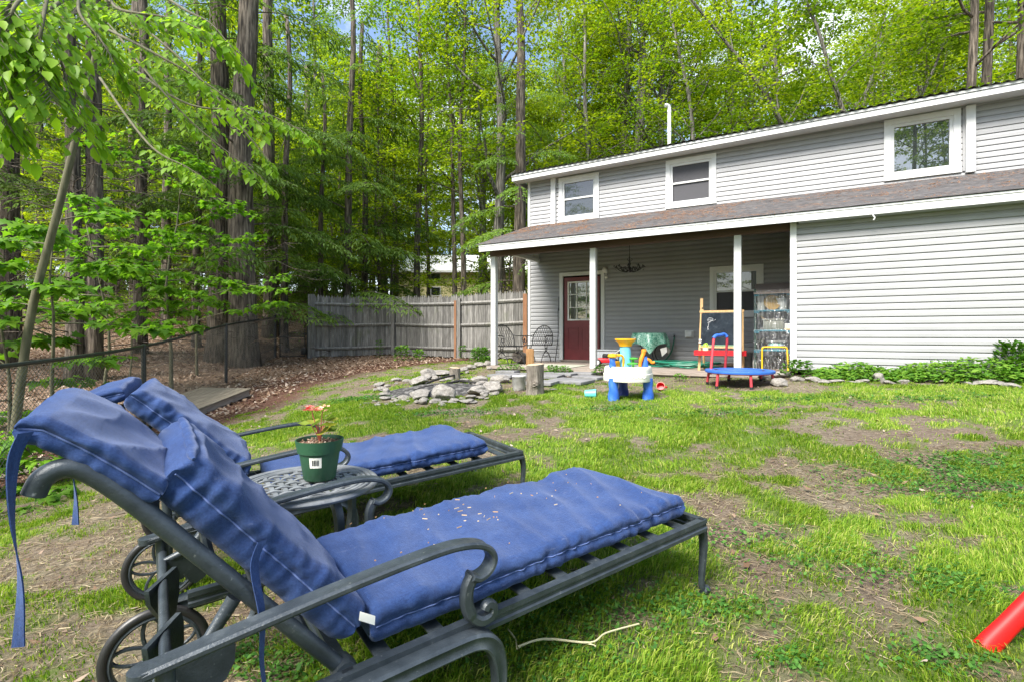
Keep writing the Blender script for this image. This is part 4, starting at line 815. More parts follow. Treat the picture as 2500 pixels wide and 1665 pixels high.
# needles and seeds fallen on the near lounger's cushions
def on_A(x, y, z):
    return chA_M @ Vector((x, y, z))
chA_M = Matrix.Translation(LA[0]) @ Euler((0, -LA[2], LA[1])).to_matrix().to_4x4()
chB_M = Matrix.Translation(LBq[0]) @ Euler((0, -LBq[2], LBq[1])).to_matrix().to_4x4()
m = MB(); dg = random.Random(3)
for k in range(70):
    x, y = min(-.08, dg.gauss(-.85, .38)), min(.62, max(.07, dg.gauss(.36, .17)))
    if x < -1.3: continue
    z = .430 + .008 * (1 - ((y - .355) / .3) ** 2); a = dg.uniform(0, 6.3); L = dg.choice([.003, .004, .004, .005, .006, .009, .014, .02]); wq = .0024 if L < .008 else .0012
    d = Vector((math.cos(a), math.sin(a), 0)); s = Vector((-math.sin(a), math.cos(a), 0)); c = Vector((x, y, z + .002)); q = [c - d * L / 2 - s * wq / 2, c + d * L / 2 - s * wq / 2, c + d * L / 2 + s * wq / 2, c - d * L / 2 + s * wq / 2]
    m.add([chA_M @ p for p in q] + [chA_M @ (p + Vector((0, 0, .003))) for p in q], [(0, 1, 2, 3), (4, 5, 6, 7), (0, 1, 5, 4), (1, 2, 6, 5), (2, 3, 7, 6), (3, 0, 4, 7)])
M['debris'] = leaf_mat('tan seed debris', [(.1, (.30, .14, .06)), (.5, (.48, .30, .15)), (.9, (.62, .52, .36))], (1, .9, .7), .05)
tag(m.build('fallen_seed_debris', M['debris']), kind='stuff')
# ---------------------------------------------------------------- side table
tp = Vector((-.868, 2.12, 0)); tp.z = gz(tp.x, tp.y) ; TZ = CAMZ - .615 - tp.z; TR = .295
st = thing('side_table', 'small round cast metal side table with a woven lattice top between the loungers', 'table', tp, .6)
m = MB(); m.ring(TR - .012, .013, 64, 10, (0, 0, TZ - .012), None, .9); m.ring(TR - .035, .008, 64, 8, (0, 0, TZ - .006)); m.ring(TR - .055, .009, 64, 8, (0, 0, TZ - .007), None, .8); m.ring(TR - .075, .008, 64, 8, (0, 0, TZ - .006), None, .8)
m.build('top_rim', M['castlight'], st)
m = MB(); RI = TR - .07
for sg in (0, 1):
    for k in range(-5, 6):
        o_ = k * .044; h = math.sqrt(max(0, RI ** 2 - o_ ** 2)); n = 24; pts = []
        for i in range(n + 1):
            q = -h + 2 * h * i / n; zz = TZ - .010 + .0045 * math.cos(q / .044 * math.pi + (k + sg) * math.pi)
            pts.append(Vector((q, o_, zz)) if sg == 0 else Vector((o_, q, zz)))
        if h > .03: m.sweep(pts, [(-.0085, -.003), (.0085, -.003), (.0085, .002), (.004, .004), (-.004, .004), (-.0085, .002)], Vector((0, 1, 0)) if sg == 0 else Vector((1, 0, 0)))
m.build('lattice_top', M['castlight'], st)
for k in range(4):
    a = k * math.pi / 2 + .35; ca, sa = math.cos(a), math.sin(a); pr = [(.10, TZ - .03), (.17, TZ - .035), (.215, TZ - .07), (.232, TZ - .15), (.222, TZ - .26), (.20, TZ - .36), (.215, .03), (.235, 0)]
    m = MB(); m.sweep([(ca * r, sa * r, z) for r, z in [(p.x, p.z) for p in spline([(r, 0, z) for r, z in pr], 5)]], [(-.017, -.011), (.017, -.011), (.017, .011), (.006, .007), (-.006, .007), (-.017, .011)], Vector((-sa, ca, 0))); m.build('leg', M['cast'], st)
m = MB()
for k in range(4):
    a = k * math.pi / 2 + .35; a2 = a + math.pi / 2; m.tube([(math.cos(a) * .205, math.sin(a) * .205, .15), (math.cos(a) * .11, math.sin(a) * .11, .15)], .012, 6)
for k in range(-2, 3):
    m.box((k * .045, 0, .157), (.018, .20, .008)).box((0, k * .045, .160), (.20, .018, .008))
for s in (-1, 1): m.box((s * .105, 0, .15), (.016, .226, .034)).box((0, s * .105, .15), (.194, .016, .034))
m.build('lower_shelf', M['castlight'], st, smooth=False)
# brown leaf caught under the table
lf = MB(); lp = [(0, 0), (.015, -.02), (.02, -.045), (.012, -.07), (0, -.095), (-.012, -.07), (-.02, -.045), (-.015, -.02)]
lf.prism(lp, .001); lf.tube([(0, 0, 0), (.008, 0, .03), (.02, 0, .05)], .0012, 5)
q = at(835, 1312, 1.99); o = lf.build('dead_leaf', mat('rust brown leaf', [(.3, (.20, .05, .02)), (.7, (.33, .10, .04))], 30, .8), None, loc=q, rz=.4); tag(o, 'rust brown dead leaf dangling on a thread below the round table', 'leaf')
# flower pot
pp = Vector((-.828, 2.170, TZ + tp.z)); pot = thing('flower_pot', 'dark green plastic flower pot with a wilting begonia on the round table', 'flower pot', pp, 0)
m = MB(); m.lathe([(.0, 0), (.060, 0), (.066, .006), (.083, .118), (.090, .118), (.098, .165), (.0985, .170), (.0945, .170), (.090, .135), (.0, .135)], 40); m.build('pot', M['potgreen'], pot)
m = MB()
def soilf(u, v):
    a = u * 2 * math.pi; r = v * .0935; return (r * math.cos(a), r * math.sin(a), .150 + .010 * mnoise.noise(Vector((r * math.cos(a) * 60, r * math.sin(a) * 60, 1))) + .006 * (1 - v))
m.grid(soilf, 40, 10); so = m.build('soil', mat('bark chip soil', [(.3, (.05, .025, .018)), (.55, (.17, .09, .065)), (.8, (.40, .28, .22))], 90, .95, bmp=1, bdist=.004), pot)
m = MB(); pg = random.Random(5)
for k in range(90):
    a, r = pg.uniform(0, 6.3), .09 * math.sqrt(pg.random()); m.box((r * math.cos(a), r * math.sin(a), .156 + pg.uniform(0, .006)), (pg.uniform(.006, .014), pg.uniform(.003, .007), .003), (pg.uniform(-.6, .6), pg.uniform(-.6, .6), pg.uniform(0, 3)))
m.build('bark_chips', M['litter'], pot, smooth=False)
def petal(m, c, size, yaw, tilt, cup=.25, lob=0.0, nr=4, na=14):
    Mr = Euler((tilt, 0, yaw)).to_matrix(); vs = []; fs = []
    for i in range(nr + 1):
        for k in range(na):
            a = 2 * math.pi * k / na; r = size * i / nr * (1 + lob * math.cos(a * 5)) * (.75 + .25 * math.cos(a)); vs.append(Vector(c) + Mr @ Vector((r * math.cos(a) + size * .6, r * math.sin(a), cup * r * r / size + .1 * size * math.sin(3 * a) * (i / nr) ** 2)))
    for i in range(nr):
        for k in range(na): fs.append((i * na + k, i * na + (k + 1) % na, (i + 1) * na + (k + 1) % na, (i + 1) * na + k))
    m.add(vs, fs)
m = MB(); st_ = MB()
for k in range(11):
    a = pg.uniform(0, 6.3); r = pg.uniform(.01, .05); h = pg.uniform(.19, .255); c = (.0 + r * math.cos(a), r * math.sin(a), h); petal(m, c, pg.uniform(.028, .042), a + pg.uniform(-.5, .5), pg.uniform(-.6, .6), .3, .08); st_.tube([(0.0, 0, .155), (r * .4 * math.cos(a), r * .4 * math.sin(a), (h + .155) / 2), c], .0022, 6)
m.build('leaves', leaf_mat('yellowing begonia leaf', [(.1, (.08, .20, .03)), (.4, (.22, .33, .05)), (.7, (.46, .42, .06)), (.92, (.52, .26, .05))], (1.1, 1.1, .7), .35), pot)
st_.tube([(0, 0, .155), (-.012, .0, .22), (-.026, -.01, .27), (-.030, -.01, .292)], .0025, 6); st_.tube([(0, 0, .155), (.006, 0, .24), (.012, .0, .29)], .0022, 6); st_.build('stems', plastic('red plant stem', (.34, .10, .06), .6), pot)
m = MB()
for k in range(11): petal(m, (-.032 + pg.uniform(-.016, .016), -.012 + pg.uniform(-.016, .016), .290 + pg.uniform(0, .022)), .014, k * 1.05, pg.uniform(-.9, .9), .4, .1)
petal(m, (-.004, -.01, .296), .012, .5, .2, .3)
m.build('flower', leaf_mat('coral flower petal', [(.1, (.62, .09, .08)), (.4, (.70, .22, .19)), (.9, (.80, .42, .38))], (1, .8, .7), .3), pot)
m = MB()
for k in range(14): petal(m, (.012 + pg.uniform(-.015, .015), pg.uniform(-.015, .015), .29 + pg.uniform(0, .02)), .009, pg.uniform(0, 6.3), pg.uniform(-.5, .5), .4, .1)
m.build('faded_flower', leaf_mat('faded pink petal', [(.1, (.62, .30, .20)), (.9, (.78, .52, .38))], (1, .9, .7), .3), pot)
m = MB(); ya = math.atan2(-pp.y, -pp.x) - .22
def lab(u, v): 
    z = .062 + v * .044; r = .066 + (z - .006) * .152 + .0012; a = ya + (u - .5) * .62 * -1; return (r * math.cos(a), r * math.sin(a), z)
m.grid(lab, 8, 4); sticker = m.build('price_sticker', M['tagwhite'], pot)
m = MB(); bars = [1, 0, 1, 1, 0, 1, 0, 0, 1, 0, 1, 1, 1, 0, 1, 0, 1, 0, 0, 1, 1, 0, 1, 0, 1, 1, 0, 1]
for k, b in enumerate(bars):
    if b:
        a0 = ya - (.22 + .56 * k / len(bars) - .5) * -.62; a1 = a0 + .56 * .62 / len(bars); vs = []
        for z in (.072, .096):
            r = .066 + (z - .006) * .152 + .0018
            for a in (a0, a1): vs.append((r * math.cos(a), r * math.sin(a), z))
        m.add(vs, [(0, 1, 3, 2)])
m.build('barcode', M['black'], sticker, smooth=False)
# ================================================================ THINGS ON THE PORCH (placed in the house frame)
def on_deck(x, y, z=0): return HW(x, y, DECK + z)
# chandelier hanging from the porch rafters
ch = thing('chandelier', 'dark scrolled metal chandelier hanging under the porch roof', 'chandelier', HW(3.49, -1.2, 2.41), HA)
m = MB(); m.tube([(0, 0, .32), (0, 0, .95)], .006, 6); m.build('chain', M['iron'], ch)
m = MB(); m.lathe([(0, 0), (.014, .01), (.03, .04), (.02, .08), (.012, .12), (.028, .17), (.014, .21), (.01, .28), (.02, .30), (0, .33)], 12); 
for k in range(3):
    a = k * 2.09; m.tube([(math.cos(a) * .012, math.sin(a) * .012, .22), (math.cos(a) * .06, math.sin(a) * .06, .25), (math.cos(a) * .045, math.sin(a) * .045, .285)], .006, 6)
m.build('stem', M['iron'], ch)
for k in range(8):
    a = k * math.pi / 4 + .2; ca, sa = math.cos(a), math.sin(a); m = MB()
    def P(r, z): return (ca * r, sa * r, z)
    m.tube(spline([P(.015, .05), P(.08, .01), P(.17, .025), P(.245, .075), P(.285, .12), P(.305, .10)], 5), .0075, 6); m.tube(spline([P(.15, .02), P(.18, .075), P(.225, .075), P(.21, .035)], 5), .006, 6); m.tube(spline([P(.06, .02), P(.08, .09), P(.13, .10), P(.125, .06)], 5), .006, 6)
    for j in range(5):
        r, z = rnd.uniform(.1, .31), rnd.uniform(.02, .14); petal(m, P(r, z), .022, rnd.uniform(0, 6.3), rnd.uniform(-1, 1), .3, .1, 2, 8)
    m.lathe([(0, 0), (.03, .005), (.034, .012), (.012, .016), (.012, .05), (0, .052)], 10, P(.27, .095)); m.build('arm', M['iron'], ch)
# two wrought iron armchairs
def iron_chair(label, loc, rz):
    t = thing('patio_chair', label, 'chair', loc, rz, 'black wrought iron porch chairs'); q = M['iron']
    W, Dp, SH = .26, .22, .40                             # local: x to the side, -y to the front
    m = MB(); outer = spline([(-W, Dp, SH), (-W - .01, Dp + .03, SH + .14), (-W + .02, Dp + .07, SH + .28), (-.14, Dp + .11, SH + .42), (0, Dp + .125, SH + .475), (.14, Dp + .11, SH + .42), (W - .02, Dp + .07, SH + .28), (W + .01, Dp + .03, SH + .14), (W, Dp, SH)], 5); m.tube(outer, .011, 8)
    for k in range(-6, 7):                                # crossed lattice of rods filling the arch
        for sg in (-1, 1):
            x0 = k * .062; pts = []
            for i in range(25):
                z = .0 + .46 * i / 24; x = x0 + sg * z * .42; lim = W * math.sqrt(max(0, 1 - (max(0, z - .14) / .335) ** 2)) + .0
                if abs(x) <= lim: pts.append((x, Dp + .02 + .22 * z - .03 * (z / .46) ** 2, SH + z))
            if len(pts) > 2: m.tube(pts[::3] + [pts[-1]], .0045, 5)
    m.build('backrest', q, t)
    m = MB(); m.tube(spline([(-W, Dp, SH), (-W - .01, -.1, SH), (-W + .03, -Dp, SH), (0, -Dp - .03, SH), (W - .03, -Dp, SH), (W + .01, -.1, SH), (W, Dp, SH), (0, Dp + .02, SH), (-W, Dp, SH)], 5), .010, 8)
    for k in range(-8, 9): m.box((k * .029, 0, SH), (.006, 2 * Dp, .006))
    for k in range(-7, 8): m.box((0, k * .029, SH + .004), (2 * W, .006, .005))
    m.build('seat', q, t)
    for s in (-1, 1):
        m = MB(); x = s * (W + .035); m.tube(spline([(s * (W - .01), Dp + .055, SH + .25), (x, Dp - .05, SH + .22), (x, -.05, SH + .225), (x, -.19, SH + .215), (x, -.235, SH + .16), (x, -.21, SH + .09), (x, -.14, SH + .085), (x, -.125, SH + .14), (x, -.16, SH + .16)], 6), .010, 8); m.tube(spline([(s * W, -.19, SH), (x, -.21, SH + .05), (x, -.18, SH + .09)], 4), .009, 8); m.build('arm_rest', q, t)
        m = MB(); x = s * W * .82
        m.tube(spline([(x, -.06, SH - .01), (x, -.04, SH - .10), (x, .0, SH - .14), (x, .04, SH - .10), (x, .06, SH - .01)], 5), .009, 8); m.ring(.045, .007, 20, 6, (x, 0, SH - .10), Matrix.Rotation(R(90), 3, 'Y'))
        m.tube(spline([(x, -.27, .0), (x, -.24, .08), (x, -.14, .20), (x, 0, .255), (x, .14, .20), (x, .24, .08), (x, .27, .0)], 5), .010, 8); m.tube(spline([(x, -.16, .18), (x, -.05, .15), (x, .05, .15), (x, .16, .18)], 4), .007, 6); m.build('spring_leg', q, t)
    m = MB(); m.tube([(-W * .82, 0, .255), (W * .82, 0, .255)], .008, 6); m.tube([(-W * .82, -.15, .19), (W * .82, -.15, .19)], .006, 6); m.build('stretcher', q, t); return t
iron_chair('black wrought iron armchair facing out beside the red door', on_deck(1.12, -.72), HA)
iron_chair('black wrought iron armchair turned sideways by the left porch post', on_deck(.98, -1.85), HA + R(62))
# round table under a marbled green vinyl cloth
tb = thing('patio_table', 'small round metal table under a green cloth against the porch wall', 'table', on_deck(3.75, -.62), HA)
m = MB(); m.lathe([(0, .665), (.33, .665), (.335, .672), (.335, .68), (.33, .685), (0, .685)], 32); m.build('tabletop', M['black'], tb)
for k in range(4):
    a = k * math.pi / 2 + .75; ca, sa = math.cos(a), math.sin(a); m = MB(); m.tube(spline([(ca * .16, sa * .16, .66), (ca * .20, sa * .20, .45), (ca * .14, sa * .14, .25), (ca * .26, sa * .26, .02), (ca * .30, sa * .30, .01)], 5), .010, 8); m.build('leg', M['iron'], tb)
def clothmat():
    mm, t, b = mat_base('marbled green vinyl'); f = noise_n(t, 7, 8, .75, dist=2.2); c = ramp(t, f, [(.36, (.015, .09, .065)), (.46, (.03, .19, .13)), (.51, (.34, .50, .42)), (.56, (.03, .20, .14)), (.75, (.012, .08, .06))])
    g_ = t.nodes.new('ShaderNodeNewGeometry'); t.links.new(mixc(t, g_.outputs['Backfacing'], c, (.6, .6, .57)), b.inputs['Base Color']); b.inputs['Roughness'].default_value = .35; return mm
m = MB(); nA, nR = 96, 26; vs = []; fs = []; RT = .345
for j in range(nR + 1):
    for k in range(nA):
        a = 2 * math.pi * k / nA; side = .58 / max(abs(math.cos(a + .5)), abs(math.sin(a + .5))); side = min(side, .80); s = side * j / nR
        if s <= RT: vs.append((s * math.cos(a), s * math.sin(a), .690))
        else:
            d = s - RT; fl = .5 + .5 * math.sin(a * 9 + math.sin(a * 3)); r = RT + .006 + (.02 + .07 * fl) * min(1, d / .22) ** .9; vs.append((r * math.cos(a), r * math.sin(a), .690 - d * (.985 - .02 * fl)))
for j in range(nR):
    for k in range(nA): fs.append((j * nA + k, j * nA + (k + 1) % nA, (j + 1) * nA + (k + 1) % nA, (j + 1) * nA + k))
m.add(vs, fs); M['cloth'] = clothmat(); o = m.build('tablecloth', M['cloth'], None, loc=on_deck(3.75, -.62), rz=HA, ang=80); tag(o, 'marbled green vinyl tablecloth hanging in points over the small porch table', 'tablecloth')
m = MB(); m.add([(.30, -.26, .36), (.40, -.12, .40), (.42, -.15, .30), (.34, -.27, .20), (.32, -.27, .28)], [(0, 1, 2, 3, 4)]); m.build('folded_corner', mat('white cloth backing', (.6, .6, .57), 8, .8), o, smooth=False)
# garden hose: tap, hanging length and coil
hs = thing('garden_hose', 'green garden hose hanging from the wall tap and coiled on the porch', 'hose', on_deck(4.62, -1.15), HA)
hp_ = [(-.45, 1.10, .60), (-.44, 1.03, .57), (-.45, 1.0, .45), (-.50, .96, .25), (-.62, .80, .08), (-.82, .45, .02), (-.75, .05, .016), (-.45, -.15, .016)]
hg = random.Random(4)
for k in range(44):
    a = -2.6 + k * .62; r = .36 + hg.uniform(-.09, .12); hp_.append((r * 1.35 * math.cos(a) + hg.uniform(-.03, .03), r * .95 * math.sin(a) + hg.uniform(-.03, .03), .016 + .0023 * k + hg.uniform(0, .01)))
m = MB(); m.tube(spline(hp_, 7), .0135, 8); m.build('hose', M['hose'], hs)
m = MB(); m.tube([(-.45, 1.14, .62), (-.45, 1.08, .62), (-.45, 1.06, .60)], .016, 8); m.ring(.028, .006, 16, 6, (-.45, 1.07, .655)); m.build('tap', M['cast'], hs)
# easel with chalk board
def chalkmat():
    mm, t, b = mat_base('dusty chalk board'); c = ramp(t, noise_n(t, 4, 7, .7, (1, 1, 1), dist=1.5), [(.35, (.012, .016, .022)), (.55, (.024, .032, .042)), (.8, (.075, .09, .105))]); t.links.new(c, b.inputs['Base Color']); b.inputs['Roughness'].default_value = .9; b.inputs['Specular IOR Level'].default_value = .05; return mm
M['chalk'] = chalkmat()
ea = thing('easel', 'wooden child easel with black chalkboard and red tray on the porch', 'easel', on_deck(5.33, -1.60), HA + .02)
EWd = .36
for s in (-1, 1):
    m = MB(); m.tube([(s * EWd, -.27, 0), (s * EWd * .97, -.02, 1.10)], .022, 4, sx=.7); m.build('leg', M['pine'], ea, smooth=False)
    m = MB(); m.tube([(s * EWd * .96, .33, 0), (s * EWd * .96, .0, 1.10)], .02, 4, sx=.7); m.build('leg', M['pine'], ea, smooth=False)
def tilt(z): return -.265 + .245 * z / 1.1 - .02
m = MB(); m.add([(-.345, tilt(.46), .46), (.345, tilt(.46), .46), (.345, tilt(1.04), 1.04), (-.345, tilt(1.04), 1.04), (-.345, tilt(.46) + .012, .46), (.345, tilt(.46) + .012, .46), (.345, tilt(1.04) + .012, 1.04), (-.345, tilt(1.04) + .012, 1.04)], [(0, 1, 2, 3), (7, 6, 5, 4), (0, 4, 5, 1), (2, 6, 7, 3), (1, 5, 6, 2), (0, 3, 7, 4)]); cb = m.build('chalkboard', M['chalk'], ea, smooth=False)
m = MB()
for pts in ([(-.24, .92), (-.21, .955), (-.16, .95), (-.14, .93), (-.17, .90), (-.20, .875), (-.215, .84), (-.22, .78)], [(-.235, .895), (-.205, .93), (-.165, .925)], [(-.23, .86), (-.20, .895), (-.16, .905), (-.13, .90)], [(-.23, .80), (-.225, .74), (-.215, .76)], [(-.11, .91), (-.10, .93)]):
    P3 = spline([(x, tilt(z) - .002, z) for x, z in pts], 4); m.tube(P3, .0028, 4)
m.build('chalk_marks', mat('chalk', (.62, .64, .66), 60, .9), cb)
m = MB(); m.box((0, -.035, 1.075), (.76, .03, .04)); m.box((0, tilt(.44) - .0, .435), (.72, .02, .045)); m.build('cross_bar', M['pine'], ea, smooth=False)
m = MB(); m.box((0, tilt(.445) - .012, .455), (.68, .012, .016)); m.build('green_rail', plastic('pale green painted rail', (.22, .42, .26)), ea, smooth=False)
m = MB(); m.box((-.355, -.03, 1.20), (.028, .03, .25)).box((-.325, -.03, 1.10), (.03, .028, .05)).box((-.33, -.03, 1.24), (.022, .028, .17)); m.build('paper_holder', M['pine'], ea, smooth=False)
m = MB(); m.box((0, -.28, .30), (.86, .22, .02)).box((0, -.385, .325), (.86, .014, .085)).box((0, -.175, .325), (.86, .014, .085)).box((-.425, -.28, .325), (.014, .2, .085)).box((.425, -.28, .325), (.014, .2, .085)); m.build('tray', M['red'], ea, smooth=False)
m = MB(); m.box((-.35, tilt(.55) - .01, .55), (.05, .03, .03), bev=.006).box((-.355, tilt(.51) - .01, .505), (.05, .03, .02), bev=.006); m.build('clip', M['white'], ea, smooth=False)
b_ = thing('paint_bottle', 'lime green capped bottle standing in the red easel tray', 'bottle', ea.location + Vector((-.235 * HC, -.235 * HS, .31)) + Vector((.30 * HS, -.30 * HC, 0)), HA)
m = MB(); m.lathe([(0, 0), (.045, 0), (.048, .02), (.048, .09), (.038, .11), (0, .112)], 16); m.build('body', plastic('milky bottle plastic', (.62, .70, .45)), b_); m = MB(); m.lathe([(.03, .11), (.03, .14), (.012, .17), (0, .18)], 14); m.tube(spline([(-.04, 0, .11), (-.03, 0, .17), (.02, 0, .185), (.045, 0, .13)], 4), .006, 6); m.build('cap', M['lime'], b_)
# tall bin by the shelves
bn = thing('tall_bin', 'dark grey tall round bin standing left of the plastic covered shelves', 'bin', on_deck(5.72, -.95), HA)
m = MB(); m.lathe([(0, 0), (.075, 0), (.09, .30), (.094, .31), (.086, .31), (.08, .03), (0, .03)], 20); m.build('bin_body', mat('dark galvanised bin', [(.3, (.04, .042, .045)), (.7, (.11, .112, .115))], 8, .6, bmp=.2), bn)
wb = thing('white_bottle', 'small white bottle with a red cap beside the dark tall bin', 'bottle', on_deck(5.86, -1.18), HA); m = MB(); m.lathe([(0, 0), (.04, 0), (.042, .15), (.02, .19), (.018, .2), (0, .2)], 14); m.build('body', M['potwhite'], wb); m = MB(); m.lathe([(.02, .2), (.02, .23), (0, .23)], 12); m.build('cap', M['red'], wb)
# plastic covered plant shelves
gs = thing('plant_shelf', 'teal four tier shelf under a clear plastic cover by the porch corner', 'shelf', on_deck(6.17, -1.30), HA)
SW, SD, SHT = .29, .21, 1.52; tiers = [.02, .37, .715, 1.07, 1.40]
for sx in (-1, 1):
    for sy in (-1, 1):
        m = MB(); m.tube([(sx * SW, sy * SD, 0), (sx * SW, sy * SD, SHT - .05 + .1 * (sy > 0))], .014, 8); m.build('pole', plastic('dark green shelf pole', (.015, .07, .05)), gs)
for z in tiers[1:4] + [1.38]:
    m = MB(); m.box((0, 0, z), (2 * SW + .04, 2 * SD + .02, .022))
    for sx in (-1, 1): m.box((sx * (SW - .03), -SD - .012, z - .012), (.09, .02, .06), bev=.008)
    m.box((0, -SD - .012, z + .004), (2 * SW + .02, .02, .034), bev=.008); m.build('tier', M['shelfteal'], gs, smooth=False)
def filmmat():
    mm, t, b = mat_base('clear plastic film'); t.nodes.remove(b); tr = t.nodes.new('ShaderNodeBsdfTransparent'); gl = t.nodes.new('ShaderNodeBsdfGlossy'); gl.inputs['Roughness'].default_value = .12; df = t.nodes.new('ShaderNodeBsdfDiffuse'); df.inputs['Color'].default_value = (.7, .72, .74, 1)
    wv = t.nodes.new('ShaderNodeTexWave'); wv.inputs['Scale'].default_value = 5; wv.inputs['Distortion'].default_value = 9; wv.inputs['Detail'].default_value = 4; wv.inputs['Detail Scale'].default_value = 1.5; tcx = t.nodes.new('ShaderNodeTexCoord'); t.links.new(tcx.outputs['Object'], wv.inputs['Vector'])
    bu = t.nodes.new('ShaderNodeBump'); bu.inputs['Strength'].default_value = .8; bu.inputs['Distance'].default_value = .02; t.links.new(wv.outputs['Fac'], bu.inputs['Height']); t.links.new(bu.outputs[0], gl.inputs['Normal'])
    f1 = t.nodes.new('ShaderNodeMapRange'); t.links.new(wv.outputs['Fac'], f1.inputs['Value']); f1.inputs['From Min'].default_value = .8; f1.inputs['To Min'].default_value = .03; f1.inputs['To Max'].default_value = .22
    m1 = t.nodes.new('ShaderNodeMixShader'); m1.inputs[0].default_value = .10; m2 = t.nodes.new('ShaderNodeMixShader'); t.links.new(f1.outputs[0], m2.inputs[0])
    t.links.new(tr.outputs[0], m1.inputs[1]); t.links.new(gl.outputs[0], m1.inputs[2]); t.links.new(m1.outputs[0], m2.inputs[1]); t.links.new(df.outputs[0], m2.inputs[2]); t.links.new(m2.outputs[0], t.nodes['Material Output'].inputs['Surface']); return mm
m = MB()
def film(u, v):
    x = -SW - .02 + u * (2 * SW + .04); z = SHT * (1 - v) * .93; s = .012 * math.sin(u * 21 + v * 9) + .01 * math.sin(u * 40 - v * 14) + .03 * max(0, v - .8) * math.sin(u * 30); return (x, -SD - .035 + s - .12 * max(0, v - .85), z + .03)
m.grid(film, 40, 40); m.grid(lambda u, v: (-SW - .025 + .006 * math.sin(v * 19 + u * 7), -SD - .03 + u * 2 * SD, SHT * (1 - v) + .02), 10, 24); m.grid(lambda u, v: (SW + .025 + .006 * math.sin(v * 17 + u * 7), -SD - .03 + u * 2 * SD, SHT * (1 - v) + .02), 10, 24); m.build('plastic_cover', filmmat(), gs, ang=180)
m = MB(); m.add([(-SW - .02, -SD - .045, 1.39), (SW + .02, -SD - .045, 1.39), (SW + .02, SD, 1.60), (-SW - .02, SD, 1.60), (-SW - .02, -SD - .045, 1.375), (SW + .02, -SD - .045, 1.375), (SW + .02, SD, 1.585), (-SW - .02, SD, 1.585)], [(0, 1, 2, 3), (7, 6, 5, 4), (0, 4, 5, 1), (2, 6, 7, 3), (1, 5, 6, 2), (0, 3, 7, 4)]); m.build('sloped_top', mat('dusty taupe cover', [(.3, (.21, .17, .15)), (.7, (.32, .27, .24))], 3, .5, dirt=((.10, .08, .07), 3, .6)), gs, smooth=False)
def shelf_item(name, label, cat, dx, dy, z, fn):
    t = thing(name, label, cat, gs.location + Vector((dx * HC - dy * HS, dx * HS + dy * HC, z)), HA); fn(t); return t
def pot_fn(c, r, h, plant=None):
    def f(t):
        MB().lathe([(0, 0), (r * .75, 0), (r * .98, h * .85), (r * 1.06, h * .86), (r * 1.08, h), (r * .95, h), (r * .9, h * .8), (0, h * .8)], 20).build('pot', c, t)
        if plant:
            m = MB()
            for k in range(26): a = rnd.uniform(0, 6.3); m.tube([(0, 0, h * .8), (math.cos(a) * r * .5, math.sin(a) * r * .5, h + rnd.uniform(.02, .1)), (math.cos(a) * r * 1.2, math.sin(a) * r * 1.2, h + rnd.uniform(-.05, .08))], [.003, .006, .001], 4)
            m.build('plant', plant, t)
    return f
M['sprig'] = leaf_mat('pale sprig', [(.1, (.12, .22, .06)), (.9, (.4, .48, .25))], (1, 1, .7), .3)
shelf_item('flower_pot', 'round white pot at the left of the top shelf tier', 'flower pot', -.19, -.02, tiers[3] + .012, pot_fn(M['potwhite'], .085, .15))
shelf_item('flower_pot', 'tall white pot trailing pale sprigs at the right of the top shelf tier', 'flower pot', .14, .0, tiers[3] + .012, pot_fn(M['potwhite'], .10, .22, M['sprig']))
def plate(t): m = MB(); m.lathe([(0, 0), (.11, .0), (.135, .02), (.138, .02), (.112, -.006), (0, -.006)], 28, (0, 0, .155), Matrix.Rotation(R(78), 3, 'X') @ Matrix.Rotation(R(12), 3, 'Y')); m.build('saucer', M['tan'], t)
shelf_item('saucer', 'tan plastic saucer on edge between the two white pots', 'saucer', -.02, -.08, tiers[3] + .0, plate)
def planter(t):
    MB().box((0, 0, .10), (.34, .22, .2), bev=.03).box((0, 0, .19), (.37, .25, .03), bev=.01).build('tub', M['planter'], t)
    m = MB()
    for k in range(5): m.tube([(-.12 + k * .02, -.05, .12), (-.20 + k * .025, -.12, .26 - .02 * k)], .006, 6)
    m.build('stakes', M['pine'], t)
shelf_item('planter', 'grey green planter box with pale stakes on the second tier', 'planter', 0, -.02, tiers[2] + .012, planter)
def carton(t): MB().box((0, 0, .06), (.08, .06, .12), bev=.004).build('carton', M['potwhite'], t, smooth=False); MB().box((0, -.005, .012), (.084, .062, .024)).build('band', M['tyellow'], t, smooth=False)
shelf_item('carton', 'small white carton with yellow band at the right of the second tier', 'carton', .22, -.12, tiers[2] + .012, carton)
def dish(t): MB().lathe([(0, 0), (.15, .0), (.17, .018), (.15, .022), (0, .012)], 28).build('lid', M['white'], t); m = MB(); m.lathe([(0, -.13), (.09, -.13), (.14, -.06), (.12, -.005), (0, -.005)], 20); m.build('bag', M['bagmat'], t)
M['bagmat'] = mat('green and blue patterned bag', [(.3, (.02, .10, .30)), (.5, (.55, .66, .70)), (.62, (.05, .36, .20)), (.8, (.03, .28, .14))], 26, .5, detail=2, bmp=.2)
shelf_item('potting_soil_bag', 'green and blue patterned bag topped by a white lid on the third tier', 'bag', .05, -.05, tiers[1] + .15, dish)
def dk(r, h):
    return pot_fn(M['black'], r, h, M['sprigdark'])
M['sprigdark'] = leaf_mat('dry dark sprig', [(.1, (.03, .05, .02)), (.9, (.12, .14, .06))], (1, 1, .7), .3)
shelf_item('plant_tray', 'black seedling pot with dry sprigs on the lowest tier, left', 'plant pot', -.12, 0, .03, dk(.11, .14)); shelf_item('plant_tray', 'black seedling pot with dry sprigs on the lowest tier, right', 'plant pot', .13, 0, .03, dk(.12, .18)); shelf_item('plant_tray', 'black pot of dry sprigs beside the patterned bag', 'plant pot', -.17, 0, tiers[1] + .012, dk(.08, .12))
